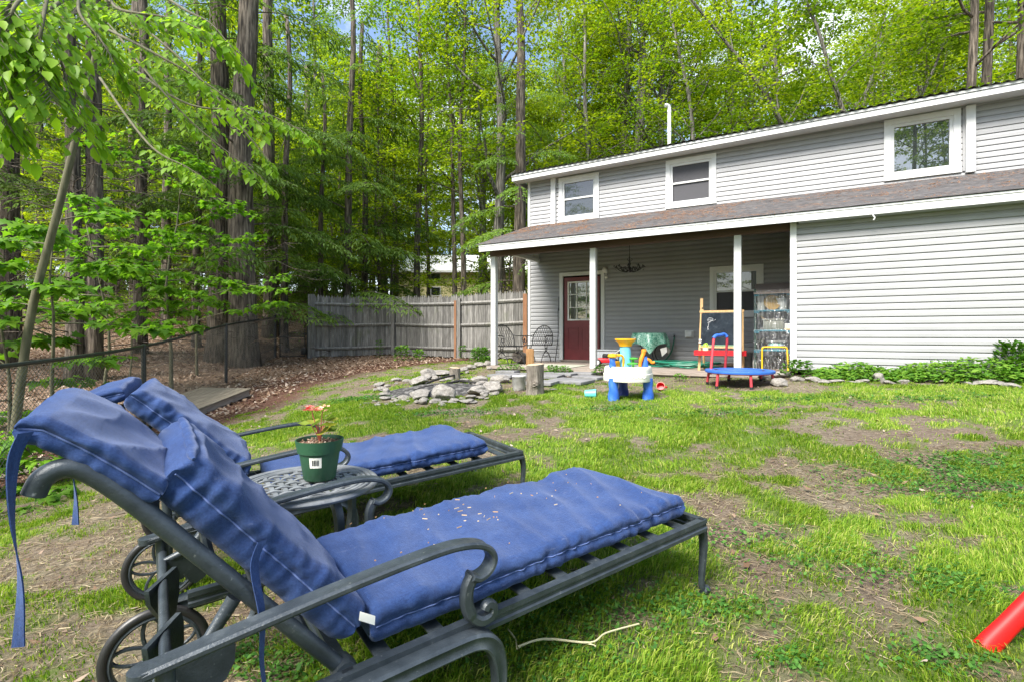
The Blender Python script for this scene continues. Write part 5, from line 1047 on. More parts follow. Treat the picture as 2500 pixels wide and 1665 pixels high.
# yellow hoop
yh = thing('push_bar', 'yellow tubular metal hoop standing before the plastic covered shelves', 'handle', on_deck(6.20, -1.72), HA + .15)
m = MB(); m.tube(spline([(-.195, 0, 0), (-.195, 0, .38), (-.185, 0, .415), (-.15, 0, .435), (.15, 0, .435), (.185, 0, .415), (.195, 0, .38), (.195, -.12, -.02)], 5), .0135, 10); m.build('tube', M['yellowtube'], yh)
# storage bin and toy mower behind the middle post
sb = thing('storage_bin', 'translucent grey plastic storage bin by the door sill', 'bin', on_deck(2.82, -.55), HA)
MB().box((0, 0, .15), (.56, .36, .29), bev=.03).build('bin_body', M['greybin'], sb); MB().box((0, 0, .305), (.60, .40, .03), bev=.01).build('lid', M['greybin'], sb)
mw = thing('lawn_mower', 'small red and white push mower parked behind the middle porch post', 'mower', on_deck(3.0, -1.25), HA + .25)
MB().box((0, 0, .11), (.36, .30, .10), bev=.03).build('deck', M['red'], mw); MB().lathe([(0, .16), (.08, .16), (.085, .22), (.06, .25), (0, .25)], 16).build('engine', M['black'], mw)
for sx in (-1, 1):
    for sy in (-1, 1):
        Mx = Matrix.Rotation(R(90), 3, 'X'); wl = MB().ring(.055, .020, 24, 8, (sx * .17, sy * .17, .075), Mx).build('wheel', M['black'], mw); MB().lathe([(0, -.015), (.04, -.015), (.04, .015), (0, .015)], 14, (sx * .17, sy * .17, .075), Mx).build('hub', M['potwhite'], wl)
m = MB()
for sy in (-1, 1): m.tube([(.05, sy * .12, .14), (.58, sy * .12, .56)], .013, 8)
m.tube([(.58, -.12, .56), (.60, -.12, .575), (.60, .12, .575), (.58, .12, .56)], .015, 8); m.tube([(.36, -.12, .385), (.36, .12, .385)], .008, 6); m.build('handle', M['aluminum'], mw)
# firewood on the porch
fw = thing('firewood_log', 'upright orange split log on the porch edge near the iron chairs', 'log', on_deck(1.62, -2.12), HA); m = MB(); m.lathe([(0, 0), (.08, 0), (.084, .03), (.076, .20), (.08, .32), (.066, .36), (0, .35)], 14, wob=lambda a, z: 1 + .18 * math.sin(3 * a + 1) + .08 * math.sin(7 * a)); m.build('split_wood', M['splitwood'], fw)
fw2 = thing('firewood_log', 'brown bark log lying end on under the sideways iron chair', 'log', on_deck(1.05, -1.45, .13), HA); m = MB(); m.lathe([(0, -.2), (.13, -.2), (.135, 0), (.128, .2), (0, .2)], 18, M=Matrix.Rotation(R(80), 3, 'X'), wob=lambda a, z: 1 + .06 * math.sin(5 * a + z * 4)); m.build('bark', M['stumpbark'], fw2)
pv = thing('walking_stick', 'thin black stick leaning against the left door frame', 'stick', on_deck(1.40, -.12), HA); m = MB(); m.tube(spline([(.06, -.35, .0), (.0, -.05, .62), (-.03, .02, 1.2), (-.03, .04, 1.30)], 5), .009, 6); m.build('stick', M['black'], pv)
# ================================================================ THINGS IN THE YARD
def twist(r0, r1, h, turns, n=24, lobes=3, amp=.07, nz=20):
    m = MB(); vs = []; fs = []
    for j in range(nz + 1):
        t = j / nz; r = r0 + (r1 - r0) * t; 
        for k in range(n):
            a = 2 * math.pi * k / n; q = r * (1 + amp * math.sin(lobes * (a + t * turns * 2 * math.pi / lobes))); vs.append((q * math.cos(a), q * math.sin(a), h * t))
    for j in range(nz):
        for k in range(n): fs.append((j * n + k, j * n + (k + 1) % n, (j + 1) * n + (k + 1) % n, (j + 1) * n + k))
    fs += [tuple(range(n - 1, -1, -1)), tuple(nz * n + k for k in range(n))]; return m.add(vs, fs)
wp = G(1534, 972); YW = wp.y
wt = thing('water_table', 'toddler water play table with off white tub and blue legs on the lawn', 'water table', wp, 0)
k_ = YW / F; TB0, TB1 = (977 - 933) * k_, (977 - 898) * k_; RT = 59 * k_
def waist(z): return .0
m = MB()
def tubp(a, r): 
    q = 1 + .035 * math.cos(3 * (a + math.pi / 2) ) ; return (r * q * math.cos(a), r * q * math.sin(a))
prof = [(.0, TB0 + .03), (RT * .72, TB0 + .03), (RT * .93, TB0 + .02), (RT * .985, TB0), (RT * 1.0, TB0 + .012), (RT * .995, TB0 + .095), (RT * .965, TB0 + .102), (RT * .955, TB1 - .035), (RT * .93, TB1 - .008), (RT * .90, TB1), (RT * .87, TB1 - .006), (RT * .85, TB1 - .09), (RT * .1, TB1 - .10), (0, TB1 - .10)]
m.lathe(prof, 60, wob=lambda a, z: 1 + .03 * math.cos(3 * (a + math.pi / 2)) - .02 * math.cos(6 * (a + math.pi / 2))); tub = m.build('tub', M['twhite'], wt)
m = MB(); pts = []
for i in range(41):
    a = -math.pi / 2 - .55 + 1.1 * i / 40; r = RT * 1.003 * (1 + .03 * math.cos(3 * (a + math.pi / 2)) - .02 * math.cos(6 * (a + math.pi / 2))); z = TB0 + .058 + .012 * math.sin(i * 1.05) * (.6 + .4 * math.sin(i * .37)); pts.append((r * math.cos(a), r * math.sin(a), z))
m.tube(pts, .004, 6); m.build('wave_relief', M['potwhite'], tub)
for (a, mm) in ((R(212), 'tblue'), (R(-32), 'tblue'), (R(92), 'tdark')):
    x, y = RT * .82 * math.cos(a), RT * .82 * math.sin(a); zg_ = gz(wp.x + x, wp.y + y) - wp.z
    lg = twist(.072, .058, TB0 + .04 - zg_ + .01, 1.6, 22, 2, .08); o = lg.build('leg', M[mm], wt, loc=(x, y, zg_ - .01))
o = twist(.080, .068, (899 - 848) * k_ + .03, 2.2, 28, 3, .05, 26).build('tower', M['taqua'], wt, loc=(-.035, .02, TB1 - .03))
m = MB(); zt = (977 - 849) * k_; m.lathe([(0, zt - .01), (.080, zt - .008), (.092, zt + .03), (.125, zt + .065), (.137, zt + .075), (.138, zt + .092), (.128, zt + .092), (.10, zt + .06), (.02, zt + .03), (0, zt + .03)], 32, (-.035, .02, 0)); m.build('funnel', M['tyellow'], wt)
o = twist(.042, .036, .13, 1.5, 18, 2, .08).build('side_column', M['tblue'], wt, loc=(-RT * .72, -.10, TB1 - .01))
m = MB(); x0 = -RT * .72; m.lathe([(0, 0), (.05, 0), (.062, .015), (.058, .045), (0, .055)], 20, (x0, -.10, TB1 + .115)); m.box((x0 + .06, -.08, TB1 + .145), (.12, .05, .035), bev=.012); m.tube(spline([(x0 + .10, -.08, TB1 + .15), (x0 + .15, -.06, TB1 + .12), (x0 + .155, -.05, TB1 + .0)], 4), .014, 8); m.lathe([(0, 0), (.05, .0), (.05, .07), (0, .07)], 16, (x0 + .10, .05, TB1 - .01)); m.build('spout', M['tyellow'], wt)
m = MB(); x0 = RT * .62; m.lathe([(0, 0), (.045, 0), (.04, .11), (.025, .135), (0, .135)], 18, (x0, -.08, TB1 - .005)); m.build('side_post', M['tblue'], wt)
m = MB(); m.tube(spline([(x0 - .07, -.10, TB1), (x0 - .06, -.11, TB1 + .08), (x0 - .03, -.11, TB1 + .16), (x0 - .02, -.11, TB1 + .20)], 4), [.022] * 4 + [.028] * 5 + [.03] * 4, 10); m.tube(spline([(x0 + .02, -.10, TB1 + .10), (x0 + .06, -.10, TB1 + .08), (x0 + .085, -.10, TB1 + .05), (x0 + .12, -.10, TB1 + .055)], 4), .018, 8); m.lathe([(0, 0), (.035, .01), (.03, .04), (0, .045)], 14, (x0 - .02, -.11, TB1 + .185)); m.build('spinner', M['torange'], wt)
m = MB(); m.lathe([(0, 0), (.06, .005), (.07, .02), (.02, .03), (0, .03)], 18, (x0 - .14, -.02, TB1 + .085)); m.lathe([(0, 0), (.075, .005), (.085, .02), (.02, .03), (0, .03)], 18, (x0 - .16, -.04, TB1 + .02)); m.tube([(x0 - .14, -.02, TB1 - .02), (x0 - .14, -.02, TB1 + .1)], .014, 8); m.build('leaf_scoop', M['tgreen'], wt)
# cups on the grass
def bucket_toy(name, label, cat, p, r, h, mt, rz, tiltx, spout=False):
    t = thing(name, label, cat, p + Vector((0, 0, r * .95)), rz); t.rotation_euler = (R(tiltx), 0, rz)
    m = MB(); m.lathe([(0, -h / 2), (r * .78, -h / 2), (r * .80, -h / 2 + .004), (r * .97, h / 2 - .01), (r * 1.04, h / 2 - .01), (r * 1.04, h / 2), (r * .93, h / 2), (r * .74, -h / 2 + .01), (0, -h / 2 + .01)], 28); m.build('body', mt, t)
    m = MB(); m.tube(spline([(r * .9, 0, h * .3), (r * 1.5, 0, h * .15), (r * 1.5, 0, -h * .2), (r * .82, 0, -h * .32)], 5), r * .12, 8); m.build('handle', mt, t); return t
bucket_toy('toy_bucket', 'aqua plastic cup lying on its side left of the water table', 'cup', G(1442, 971), .062, .15, M['teal'], R(75), 88)
bucket_toy('toy_cup', 'small red plastic cup tipped over right of the water table', 'cup', G(1613, 953), .058, .085, M['red'], R(-20), 62)
# mini trampoline with its handle bar
tpz = G(1808, 938); tpz = Vector((3.44, 7.62, gz(3.44, 7.62)))
tr = thing('trampoline', 'round mini trampoline with blue pad and red legs before the porch', 'trampoline', tpz, 0); RTm = .49; HTm = .225
m = MB(); m.lathe([(RTm * .74, HTm - .002), (RTm * .76, HTm + .004), (RTm * .92, HTm + .008), (RTm * .99, HTm + .002), (RTm * 1.0, HTm - .014), (RTm * .985, HTm - .036), (RTm * .96, HTm - .034), (RTm * .96, HTm - .01), (RTm * .78, HTm - .004)], 64, wob=lambda a, z: 1 + .006 * math.sin(a * 17)); m.build('pad', M['bluepad'], tr)
m = MB(); m.lathe([(0, HTm - .012), (RTm * .77, HTm + .0), (RTm * .77, HTm - .006), (0, HTm - .018)], 48); m.build('mat', M['black'], tr)
m = MB(); m.ring(RTm * .93, .018, 48, 8, (0, 0, HTm - .03)); m.build('frame', M['red'], tr)
for k in range(6):
    a = R(-95 + 60 * k); x, y = RTm * .90 * math.cos(a), RTm * .90 * math.sin(a); zg_ = gz(tpz.x + x, tpz.y + y) - tpz.z; x2, y2 = x * 1.06, y * 1.06
    m = MB(); m.tube([(x, y, HTm - .03), (x2, y2, zg_ + .02)], .020, 10); lg = m.build('leg', M['redpad'], tr); m = MB(); m.tube([(x2 * .998, y2 * .998, zg_ + .035), (x2 * 1.006, y2 * 1.006, zg_ - .01)], .023, 10); m.build('rubber_foot', M['black'], lg)
hb = at(1735, 912, 7.80) - tpz; ht_ = at(1742, 830, 8.0) - tpz; h2 = at(1775, 826, 8.15) - tpz; h3 = at(1770, 905, 8.25) - tpz
m = MB(); m.tube(spline([hb, (hb + ht_) / 2, ht_ * 1.0 - Vector((0, 0, .02)), ht_ + Vector((.03, .02, .055)), ], 5), .021, 10); m.tube(spline([h3, (h2 + h3) / 2 + Vector((-.0, 0, 0)), h2 - Vector((0, 0, .02)), h2 + Vector((-.03, -.01, .05))], 5), .021, 10); hbo = m.build('handle_bar', M['redpad'], tr)
m = MB(); a_, b_2 = ht_ + Vector((.03, .02, .055)), h2 + Vector((-.03, -.01, .05)); m.tube(spline([a_ - Vector((.03, .01, .03)), a_ + Vector((.02, .01, .01)), (a_ + b_2) / 2 + Vector((0, 0, .008)), b_2 + Vector((-.02, 0, .012)), b_2 + Vector((.025, 0, -.03))], 4), .026, 10); m.build('grip', M['bluepad'], hbo)
# stumps and bucket by the fire pit
def stump(label, p, r, h, seed, flare=.12, knot=True):
    t = thing('tree_stump', label, 'stump', p, seed * 1.3); m = MB(); vs = []; fs = []; n, nz = 56, 26
    for j in range(nz + 1):
        z = h * j / nz
        for k in range(n):
            a = 2 * math.pi * k / n; q = r * (1 + flare * math.exp(-z / (h * .18)) + .05 * math.sin(2 * a + seed) + .03 * math.sin(5 * a + seed * 2) + .05 * (mnoise.noise(Vector((math.cos(a) * 5, math.sin(a) * 5, z * 3 + seed))) + .6 * mnoise.noise(Vector((math.cos(a) * 14, math.sin(a) * 14, z * 7)))))
            if knot: q += .032 * math.exp(-((z - h * .36) / .05) ** 2) * (math.exp(-(((a - 4.71) % 6.283 - .0) / .5) ** 2) + math.exp(-((6.283 - (a - 4.71) % 6.283) / .5) ** 2)) * (1 + .5 * math.sin(z * 190 + 6 * math.cos(a * 9)))
            vs.append((q * math.cos(a), q * math.sin(a), z + (.012 * math.sin(a + seed) if j == nz else 0)))
    for j in range(nz):
        for k in range(n): fs.append((j * n + k, j * n + (k + 1) % n, (j + 1) * n + (k + 1) % n, (j + 1) * n + k))
    m.add(vs, fs); m.build('bark', M['stumpbark'], t, ang=60)
    m = MB(); m.add(vs[nz * n:] + [(0, 0, h)], [(k, (k + 1) % n, n) for k in range(n)]); m.build('cut_top', M['endgrain'], t); return t
sp_ = G(1306, 963); stump('big upright log stump with a burled knot beside the battered bucket', sp_, .118, (962 - 888) * sp_.y / F, 1.0); t_ = bpy.data.objects['tree_stump']; t_.rotation_euler = (0, 0, 0)
s2 = G(1111, 926); stump('short grey log stump standing at the back of the fire pit', s2, .09, (926 - 897) * s2.y / F, 3.0, knot=False)
bk = G(1267, 952); br = 17.2 * bk.y / F; bkt = thing('metal_bucket', 'sooty metal bucket with pale rim left of the burled stump', 'bucket', bk, 0); bh = (952 - 921) * bk.y / F + .02
m = MB(); m.lathe([(0, 0), (br * .86, 0), (br * .9, .01), (br * 1.0, bh - .012), (br * 1.03, bh - .008), (br * 1.03, bh), (br * .96, bh), (br * .92, bh * .72), (0, bh * .70)], 32); m.build('body', M['aluminum'], bkt)
m = MB(); m.lathe([(0, bh * .9), (br * .97, bh * .93), (br * 1.0, bh + .010), (0, bh + .014)], 32); m.build('lid', M['potwhite'], bkt)
# stones
def rock_mesh(seed, flat=.7, rough=.35):
    bm = bmesh.new(); bmesh.ops.create_icosphere(bm, subdivisions=4, radius=1); sd = Vector((seed * 3.1, seed * 1.7, seed * .9))
    pl = [Vector((random.Random(seed * 50 + k).gauss(0, 1), random.Random(seed * 50 + k + 20).gauss(0, 1), random.Random(seed * 50 + k + 40).gauss(0, 1))).normalized() for k in range(9)]
    for v in bm.verts:
        n = v.co.normalized(); q = 1.0
        for i, p in enumerate(pl):
            d = n.dot(p); lim = .62 + .028 * i
            if d > 0: q = min(q, lim / d) if d * q > lim else q
        q *= 1 + rough * .35 * mnoise.noise(n * 1.6 + sd) + rough * .16 * mnoise.noise(n * 4.5 + sd) + rough * .06 * mnoise.noise(n * 13 + sd); v.co = Vector((n.x * q, n.y * q, n.z * q * flat))
    me = bpy.data.meshes.new('rock'); bm.to_mesh(me); bm.free(); me.polygons.foreach_set('use_smooth', [True] * len(me.polygons)); me.set_sharp_from_angle(angle=R(34)); me.materials.append(M['rock']); return me
RM = [rock_mesh(k + 1, (.62, .75, .5, .85, .66, .9, .45)[k]) for k in range(7)]
def rock(u, v, w_, h_, label, group, mi=None, rz=None, name='rock', sink=.3):
    p = G(u, v); s = w_ * p.y / F / 2 * 1.25; mi = rnd.randrange(7) if mi is None else mi; o = bpy.data.objects.new(name, RM[mi]); col.objects.link(o)
    hh = h_ * p.y / F; o.scale = (s, s * rnd.uniform(.7, 1.0), hh / 2 * 1.35); o.rotation_euler = (rnd.uniform(-.15, .15), rnd.uniform(-.15, .15), rnd.uniform(0, 6.3) if rz is None else rz); o.location = p + Vector((0, s * .4, hh * (.5 - sink * .35))); return tag(o, label, 'rock', group)
FR = 'rocks heaped round the fire pit'
# pixel centre of the foot, width, height
big = [(1082, 978, 58, 42, 'tall wedge shaped rock at the front of the fire pit', 3), (1170, 965, 52, 30, 'brown seamed rock at the front right of the fire pit', 0), (1205, 960, 62, 36, 'long pale boulder on the right side of the fire pit', 4), (1042, 925, 36, 26, 'upright rounded rock at the back left of the fire pit', 5), (942, 966, 24, 20, 'lone grey rock left of the fire pit', 5),
       (1020, 940, 52, 26, 'broad light rock at the back left rim of the fire pit', 0), (1075, 918, 60, 20, 'long sloping rock at the back rim of the fire pit', 2), (1022, 975, 66, 24, 'wide cracked pale rock at the front left rim of the fire pit', 1), (1168, 935, 38, 20, 'flat topped pale rock at the back right of the fire pit', 1), (1145, 985, 42, 12, 'thin slab of rock lying in front of the fire pit', 6), (1220, 935, 48, 22, 'rounded light rock at the far right of the fire pit', 3)]
for u, v, a, b, lab_, mi in big: rock(u, v, a, b, lab_, FR, mi)
fg = random.Random(8)
for k in range(64):
    a = 2 * math.pi * k / 64 + fg.uniform(-.08, .08); q = fg.uniform(.80, 1.12); u = 1066 + 142 * q * math.cos(a) + fg.uniform(-8, 8); v = 956 - 30 * q * math.sin(a) + fg.uniform(-3, 3)
    s = fg.uniform(10, 27) * (v / 950) ** 2; rock(u, v, s, s * fg.uniform(.4, .6), 'small pale field stone among the rocks ringing the fire pit', FR)
for k in range(14): rock(fg.uniform(880, 1010), fg.uniform(968, 990), fg.uniform(6, 16), fg.uniform(3, 7), 'little stone spilled left of the fire pit', FR)
for (u, v, a, b) in [(1132, 906, 20, 12), (1150, 902, 22, 14), (1170, 897, 26, 16), (1190, 895, 24, 16), (1206, 890, 22, 14), (1140, 912, 14, 9), (1196, 903, 14, 9)]: rock(u, v, a, b, 'pale stone in the short row left of the porch step', 'stones by the porch corner')
for k, (u, v, a, b, lab_) in enumerate([(1907, 943, 34, 22, 'rounded white stone just right of the trampoline'), (1872, 926, 30, 14, 'brown stone half hidden behind the trampoline'), (1913, 921, 34, 16, 'pinkish grey stone at the left end of the border'), (1952, 932, 28, 15, 'smooth grey border stone beside the white one'), (1990, 932, 30, 16, 'white rounded border stone left of the dark slabs'), (2016, 936, 24, 10, 'small dark slab in the border'), (2046, 935, 38, 11, 'long dark flat border slab'), (2086, 936, 24, 9, 'low tan border stone'), (2110, 935, 28, 14, 'grey angular border stone'), (2150, 933, 26, 24, 'pointed brown border stone'), (2176, 937, 22, 9, 'low pinkish border stone'), (2212, 936, 26, 10, 'flat dark border stone in the plants'), (2290, 935, 36, 13, 'bright white flat border stone'), (2366, 938, 24, 8, 'small grey border stone'), (2424, 942, 56, 18, 'long tan layered border stone'), (2474, 946, 40, 13, 'grey border stone near the right edge'), (2496, 936, 30, 12, 'last border stone at the right edge'), (2395, 936, 22, 12, 'leaning pinkish border stone'), (2425, 912, 36, 10, 'grey stone behind the long tan one')]):
    rock(u, v, a, b, lab_, 'stones edging the bed along the wall', None)
rock(1352, 953, 18, 7, 'thin chip of stone right of the burled stump', None, 6)
# ash bed and burnt sticks
def ashf(u, v):
    a = u * 2 * math.pi; x, y = FPC.x + FPR[0] * v * math.cos(a) * .98, FPC.y + FPR[1] * v * math.sin(a) * .98; return (x, y, gz(x, y) + .025 + .10 * (1 - v ** 2) * (.35 + .65 * float(fbm(x, y, 5, 77))) + .03 * float(fbm(x, y, 16, 78)) * (1 - v) - .03 * v ** 4)
tag(MB().grid(ashf, 72, 22).build('ash', M['ash'], ang=180), kind='stuff')
for k, (u, v, du, dv, lab_) in enumerate([(1040, 945, 90, -22, 'charred branch slanting across the fire pit'), (1070, 955, 60, -14, 'charred stick lying over the ash'), (1110, 940, 50, 8, 'black burnt log end at the back of the ash'), (1010, 965, 70, -14, 'thin burnt stick at the front left of the ash')]):
    a, b = G(u, v), G(u + du, v + dv); a.z += .07; b.z += .09; o = MB().tube([a, a.lerp(b, .4) + Vector((0, 0, .02)), b], [.018, .021, .014], 9).build('charred_stick', M['char']); tag(o, lab_, 'stick', 'burnt sticks in the fire pit')
# stone pavers towards the porch step
pl = [(1, (1395, 934), .62, .5), (2, (1440, 925), .5, .42), (3, (1330, 922), .6, .5), (4, (1372, 916), .55, .4), (5, (1280, 918), .55, .4), (6, (1232, 920), .5, .42), (7, (1322, 938), .5, .4), (8, (1240, 911), .4, .3), (9, (1425, 915), .5, .36)]
plab = ['front right paving slab by the bare soil', 'rightmost paving slab at the porch step', 'large middle paving slab behind the stump', 'paving slab in the back row near the step', 'paving slab behind the battered bucket', 'paving slab at the left end of the row', 'front paving slab just right of the stump', 'bluish broken paving slab by the stones', 'paving slab tight against the porch edge']
for (i, (u, v), a, b), lb in zip(pl, plab):
    p = G(u, v); o = MB().box((0, 0, .03), (a, b, .05), (rnd.uniform(-.02, .02), rnd.uniform(-.02, .02), 0), bev=.006).build('paving_slab', M['concrete'], None, loc=p, rz=HA + rnd.uniform(-.15, .15)); tag(o, 'grey ' + lb, 'paving slab', 'pavers before the porch')
# board platform and timbers at the left
a, b, c = G(470, 1024), G(616, 968), G(421, 992); e1 = (b - a); e1.z = 0; L = e1.length; ang = math.atan2(e1.y, e1.x)
wd = thing('board_platform', 'low platform of weathered boards at the lawn edge below the chain fence', 'platform', (a + b) / 2 + Vector((0, 0, .02)), ang)
pit_ = math.atan2(b.z - a.z, L); wd.rotation_euler = (0, -pit_ - .02, ang)
for k in range(7): MB().box((0, .07 + k * .143, .11), (L * 1.02 + rnd.uniform(-.04, .04), .137, .028), bev=.004).build('board', M['oldwood'], wd, smooth=False)
MB().box((0, .05, .045), (L * .96, .04, .10)).box((0, .9, .045), (L * .96, .04, .10)).build('joist', M['deck'], wd, smooth=False)
for (u0, v0, u1, v1, w_, h_, lb) in [(-60, 1118, 118, 1096, .16, .12, 'thick grey weathered timber at the left edge'), (-60, 1186, 96, 1150, .05, .05, 'pale split plank below the grey timber'), (-60, 1160, 120, 1132, .12, .03, 'thin grey board between the timber and the pale plank'), (225, 1278, 305, 1252, .02, .012, 'short pale lath lying on the worn grass')]:
    a, b = G(u0, v0), G(u1, v1); o = MB().tube([a + Vector((0, 0, h_ * .6)), b + Vector((0, 0, h_ * .6))], w_ * .6, 4, sx=max(.25, h_ / w_)).build('timber', M['oldwood'], smooth=False); tag(o, lb, 'timber')
# red play set leg at the right
rp = G(2408, 1578); q = at(2610, 1375, rp.y * 1.0); rl = thing('slide_leg', 'glossy red flared plastic leg standing on the grass at the right edge', 'play set leg', rp, 0)
d = q - rp; m = MB(); pts = [Vector((0, 0, -.01)) , d * .06, d * .25, d * .6, d * 1.2, d * 2.4]; m.tube(pts, [.042, .036, .033, .033, .034, .036], 24, sx=.8); m.build('post', M['slide'], rl)

# dry pale stalk on the grass by the near lounger
m = MB(); s0 = [(1265, 1602), (1330, 1590), (1440, 1592), (1480, 1575), (1560, 1545)]
m.tube(spline([G(u, v) + Vector((0, 0, .035 + .01 * (i % 2))) for i, (u, v) in enumerate(s0)], 5), [.0035] * 10 + [.0028] * 11, 6); m.tube(spline([G(u, v) + Vector((0, 0, .03)) for u, v in ((1265, 1602), (1320, 1582), (1420, 1588), (1455, 1598))], 5), .003, 6); m.tube(spline([G(u, v) + Vector((0, 0, .03)) for u, v in ((1262, 1604), (1258, 1580), (1240, 1555))], 5), .003, 6)
tag(m.build('dry_stalk', mat('pale dry stalk', [(.3, (.50, .46, .28)), (.7, (.66, .62, .42))], 20, .8)), 'pale dry plant stalk lying on the grass beside the near lounger', 'stalk')
# ================================================================ TREES AND PLANTS
M['leaf_maple'] = leaf_mat('spring maple foliage', [(.1, (.07, .14, .010)), (.4, (.115, .21, .012)), (.7, (.17, .28, .016)), (.95, (.25, .35, .025))], (1.6, 1.6, .5), .5, .5)
M['leaf_bright'] = leaf_mat('bright spring foliage', [(.1, (.12, .22, .012)), (.4, (.19, .30, .014)), (.7, (.27, .385, .02)), (.95, (.36, .45, .03))], (1.6, 1.45, .45), .52, .5)
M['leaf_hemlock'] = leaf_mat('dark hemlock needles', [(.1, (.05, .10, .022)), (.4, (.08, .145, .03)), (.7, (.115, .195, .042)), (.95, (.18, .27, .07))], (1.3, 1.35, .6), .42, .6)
M['leaf_hem_sunpaint'] = leaf_mat('hemlock sprays with painted sunlight', [(.1, (.075, .15, .03)), (.4, (.12, .21, .04)), (.7, (.165, .265, .055)), (.95, (.24, .34, .085))], (1.35, 1.4, .55), .45, .6)  # lighter copy of the hemlock needles, sunlight put into the colour
M['leaf_under'] = leaf_mat('understory maple leaf', [(.1, (.06, .155, .016)), (.5, (.105, .23, .02)), (.9, (.17, .31, .03))], (1.4, 1.5, .55), .5, .45)
M['leaf_fore'] = leaf_mat('fresh pointed leaf', [(.1, (.10, .22, .018)), (.5, (.17, .31, .024)), (.9, (.26, .40, .04))], (1.5, 1.5, .5), .5, .45)
M['leaf_lime'] = leaf_mat('lime green seedling leaf', [(.1, (.15, .34, .02)), (.9, (.26, .46, .04))], (1.2, 1.2, .5), .4, .45)
def unit(v): return v / np.maximum(np.linalg.norm(v, axis=-1, keepdims=True), 1e-9)
def leaf_quads(c, d, nrm, L, Wd):
    """c base, d direction, nrm leaf normal: a kite of four points"""
    d = unit(d); s = unit(np.cross(nrm, d)); n2 = np.cross(d, s); L = L[:, None]; Wd = Wd[:, None]
    return np.stack([c, c + d * L * .42 + s * Wd * .5 + n2 * L * .05, c + d * L - n2 * L * .10, c + d * L * .42 - s * Wd * .5 + n2 * L * .05], 1).reshape(-1, 3)
def tree_trunk(m, H, r0, g, wob=.25, n=14, taper=.8, lean=(0, 0)):
    pts = []; ph = g.uniform(0, 6.3, 4)
    for i in range(n + 1):
        t = i / n; z = H * t - .3; a = wob * t; pts.append(Vector((lean[0] * t * t + a * math.sin(t * 5 + ph[0]) + a * .4 * math.sin(t * 13 + ph[1]), lean[1] * t * t + a * math.sin(t * 4.3 + ph[2]) + a * .4 * math.sin(t * 11 + ph[3]), z)))
    rs = [r0 * ((1 - taper * (i / n)) + .38 * math.exp(-i * 1.9)) for i in range(n + 1)]
    m.tube(pts, rs, 10); return pts, rs
def interp(pts, t):
    k = t * (len(pts) - 1); i = min(int(k), len(pts) - 2); return pts[i].lerp(pts[i + 1], k - i)
def deciduous(seed, H, r0, base, spread, nl=20, leaf=.13, npc=9, matl='leaf_maple', bark='bark_grey', nsub=8, lean=(0, 0), el=(15, 50)):
    g = np.random.default_rng(seed); m = MB(); pts, rs = tree_trunk(m, H, r0, g, .3, lean=lean); cl = []; ga = g.uniform(0, 6.3)
    for i in range(nl):
        t = base + (1 - base) * ((i + g.uniform(0, .8)) / nl) ** .9; t = min(t, .985); p0 = interp(pts, t); r1 = r0 * (1 - .8 * t) * .42; az = ga + i * 2.4 + g.uniform(-.4, .4); u = (t - base) / (1 - base)
        L = spread * (1 - .72 * u ** 1.5) * g.uniform(.7, 1.15); e = R(g.uniform(*el)) + u * .5; pl = [p0]; d = Vector((math.cos(az) * math.cos(e), math.sin(az) * math.cos(e), math.sin(e))); st = L / 7
        for k in range(7):
            d = (d + Vector((g.normal(0, .13), g.normal(0, .13), g.normal(-.015, .08) - (.05 if k > 3 else -.01)))).normalized(); pl.append(pl[-1] + d * st)
        m.tube(pl, [max(.006, r1 * (1 - k / 8.2)) for k in range(8)], 6)
        for k in range(nsub):
            s = .22 + .78 * (k + .7) / nsub; q0 = interp(pl, min(s, 1)); a2 = az + (1 if k % 2 else -1) * g.uniform(.5, 1.25); L2 = L * (.52 - .3 * s) * g.uniform(.8, 1.3) + .3; d2 = Vector((math.cos(a2), math.sin(a2), g.uniform(-.12, .4))); q1 = q0 + d2 * L2 * .5; q2 = q1 + (d2 + Vector((g.normal(0, .25), g.normal(0, .25), -.22))).normalized() * L2 * .5
            m.tube([q0, q1, q2], [max(.004, r1 * .3 * (1 - .6 * s)), .006, .003], 4)
            for tt in np.linspace(.25, 1.0, max(3, int(L2 / .26))):
                q = q0.lerp(q1, tt * 2) if tt < .5 else q1.lerp(q2, tt * 2 - 1); cl.append((q.x, q.y, q.z))
    C = np.array(cl); C = np.repeat(C, npc, 0); n = len(C); rr = .30 * np.sqrt(g.random(n)); aa = g.uniform(0, 6.283, n)
    C = C + np.stack([rr * np.cos(aa), rr * np.sin(aa), g.normal(0, .055, n) - rr * .18], 1); nr = np.stack([g.normal(0, .38, n), g.normal(0, .38, n), np.ones(n)], 1); dd = np.stack([np.cos(aa + g.normal(0, .7, n)), np.sin(aa + g.normal(0, .7, n)), g.normal(-.25, .3, n)], 1)
    LV = leaf_quads(C, dd, unit(nr), leaf * g.uniform(.6, 1.2, n), leaf * .8 * g.uniform(.6, 1.1, n)); return m, LV, M[bark], M[matl]
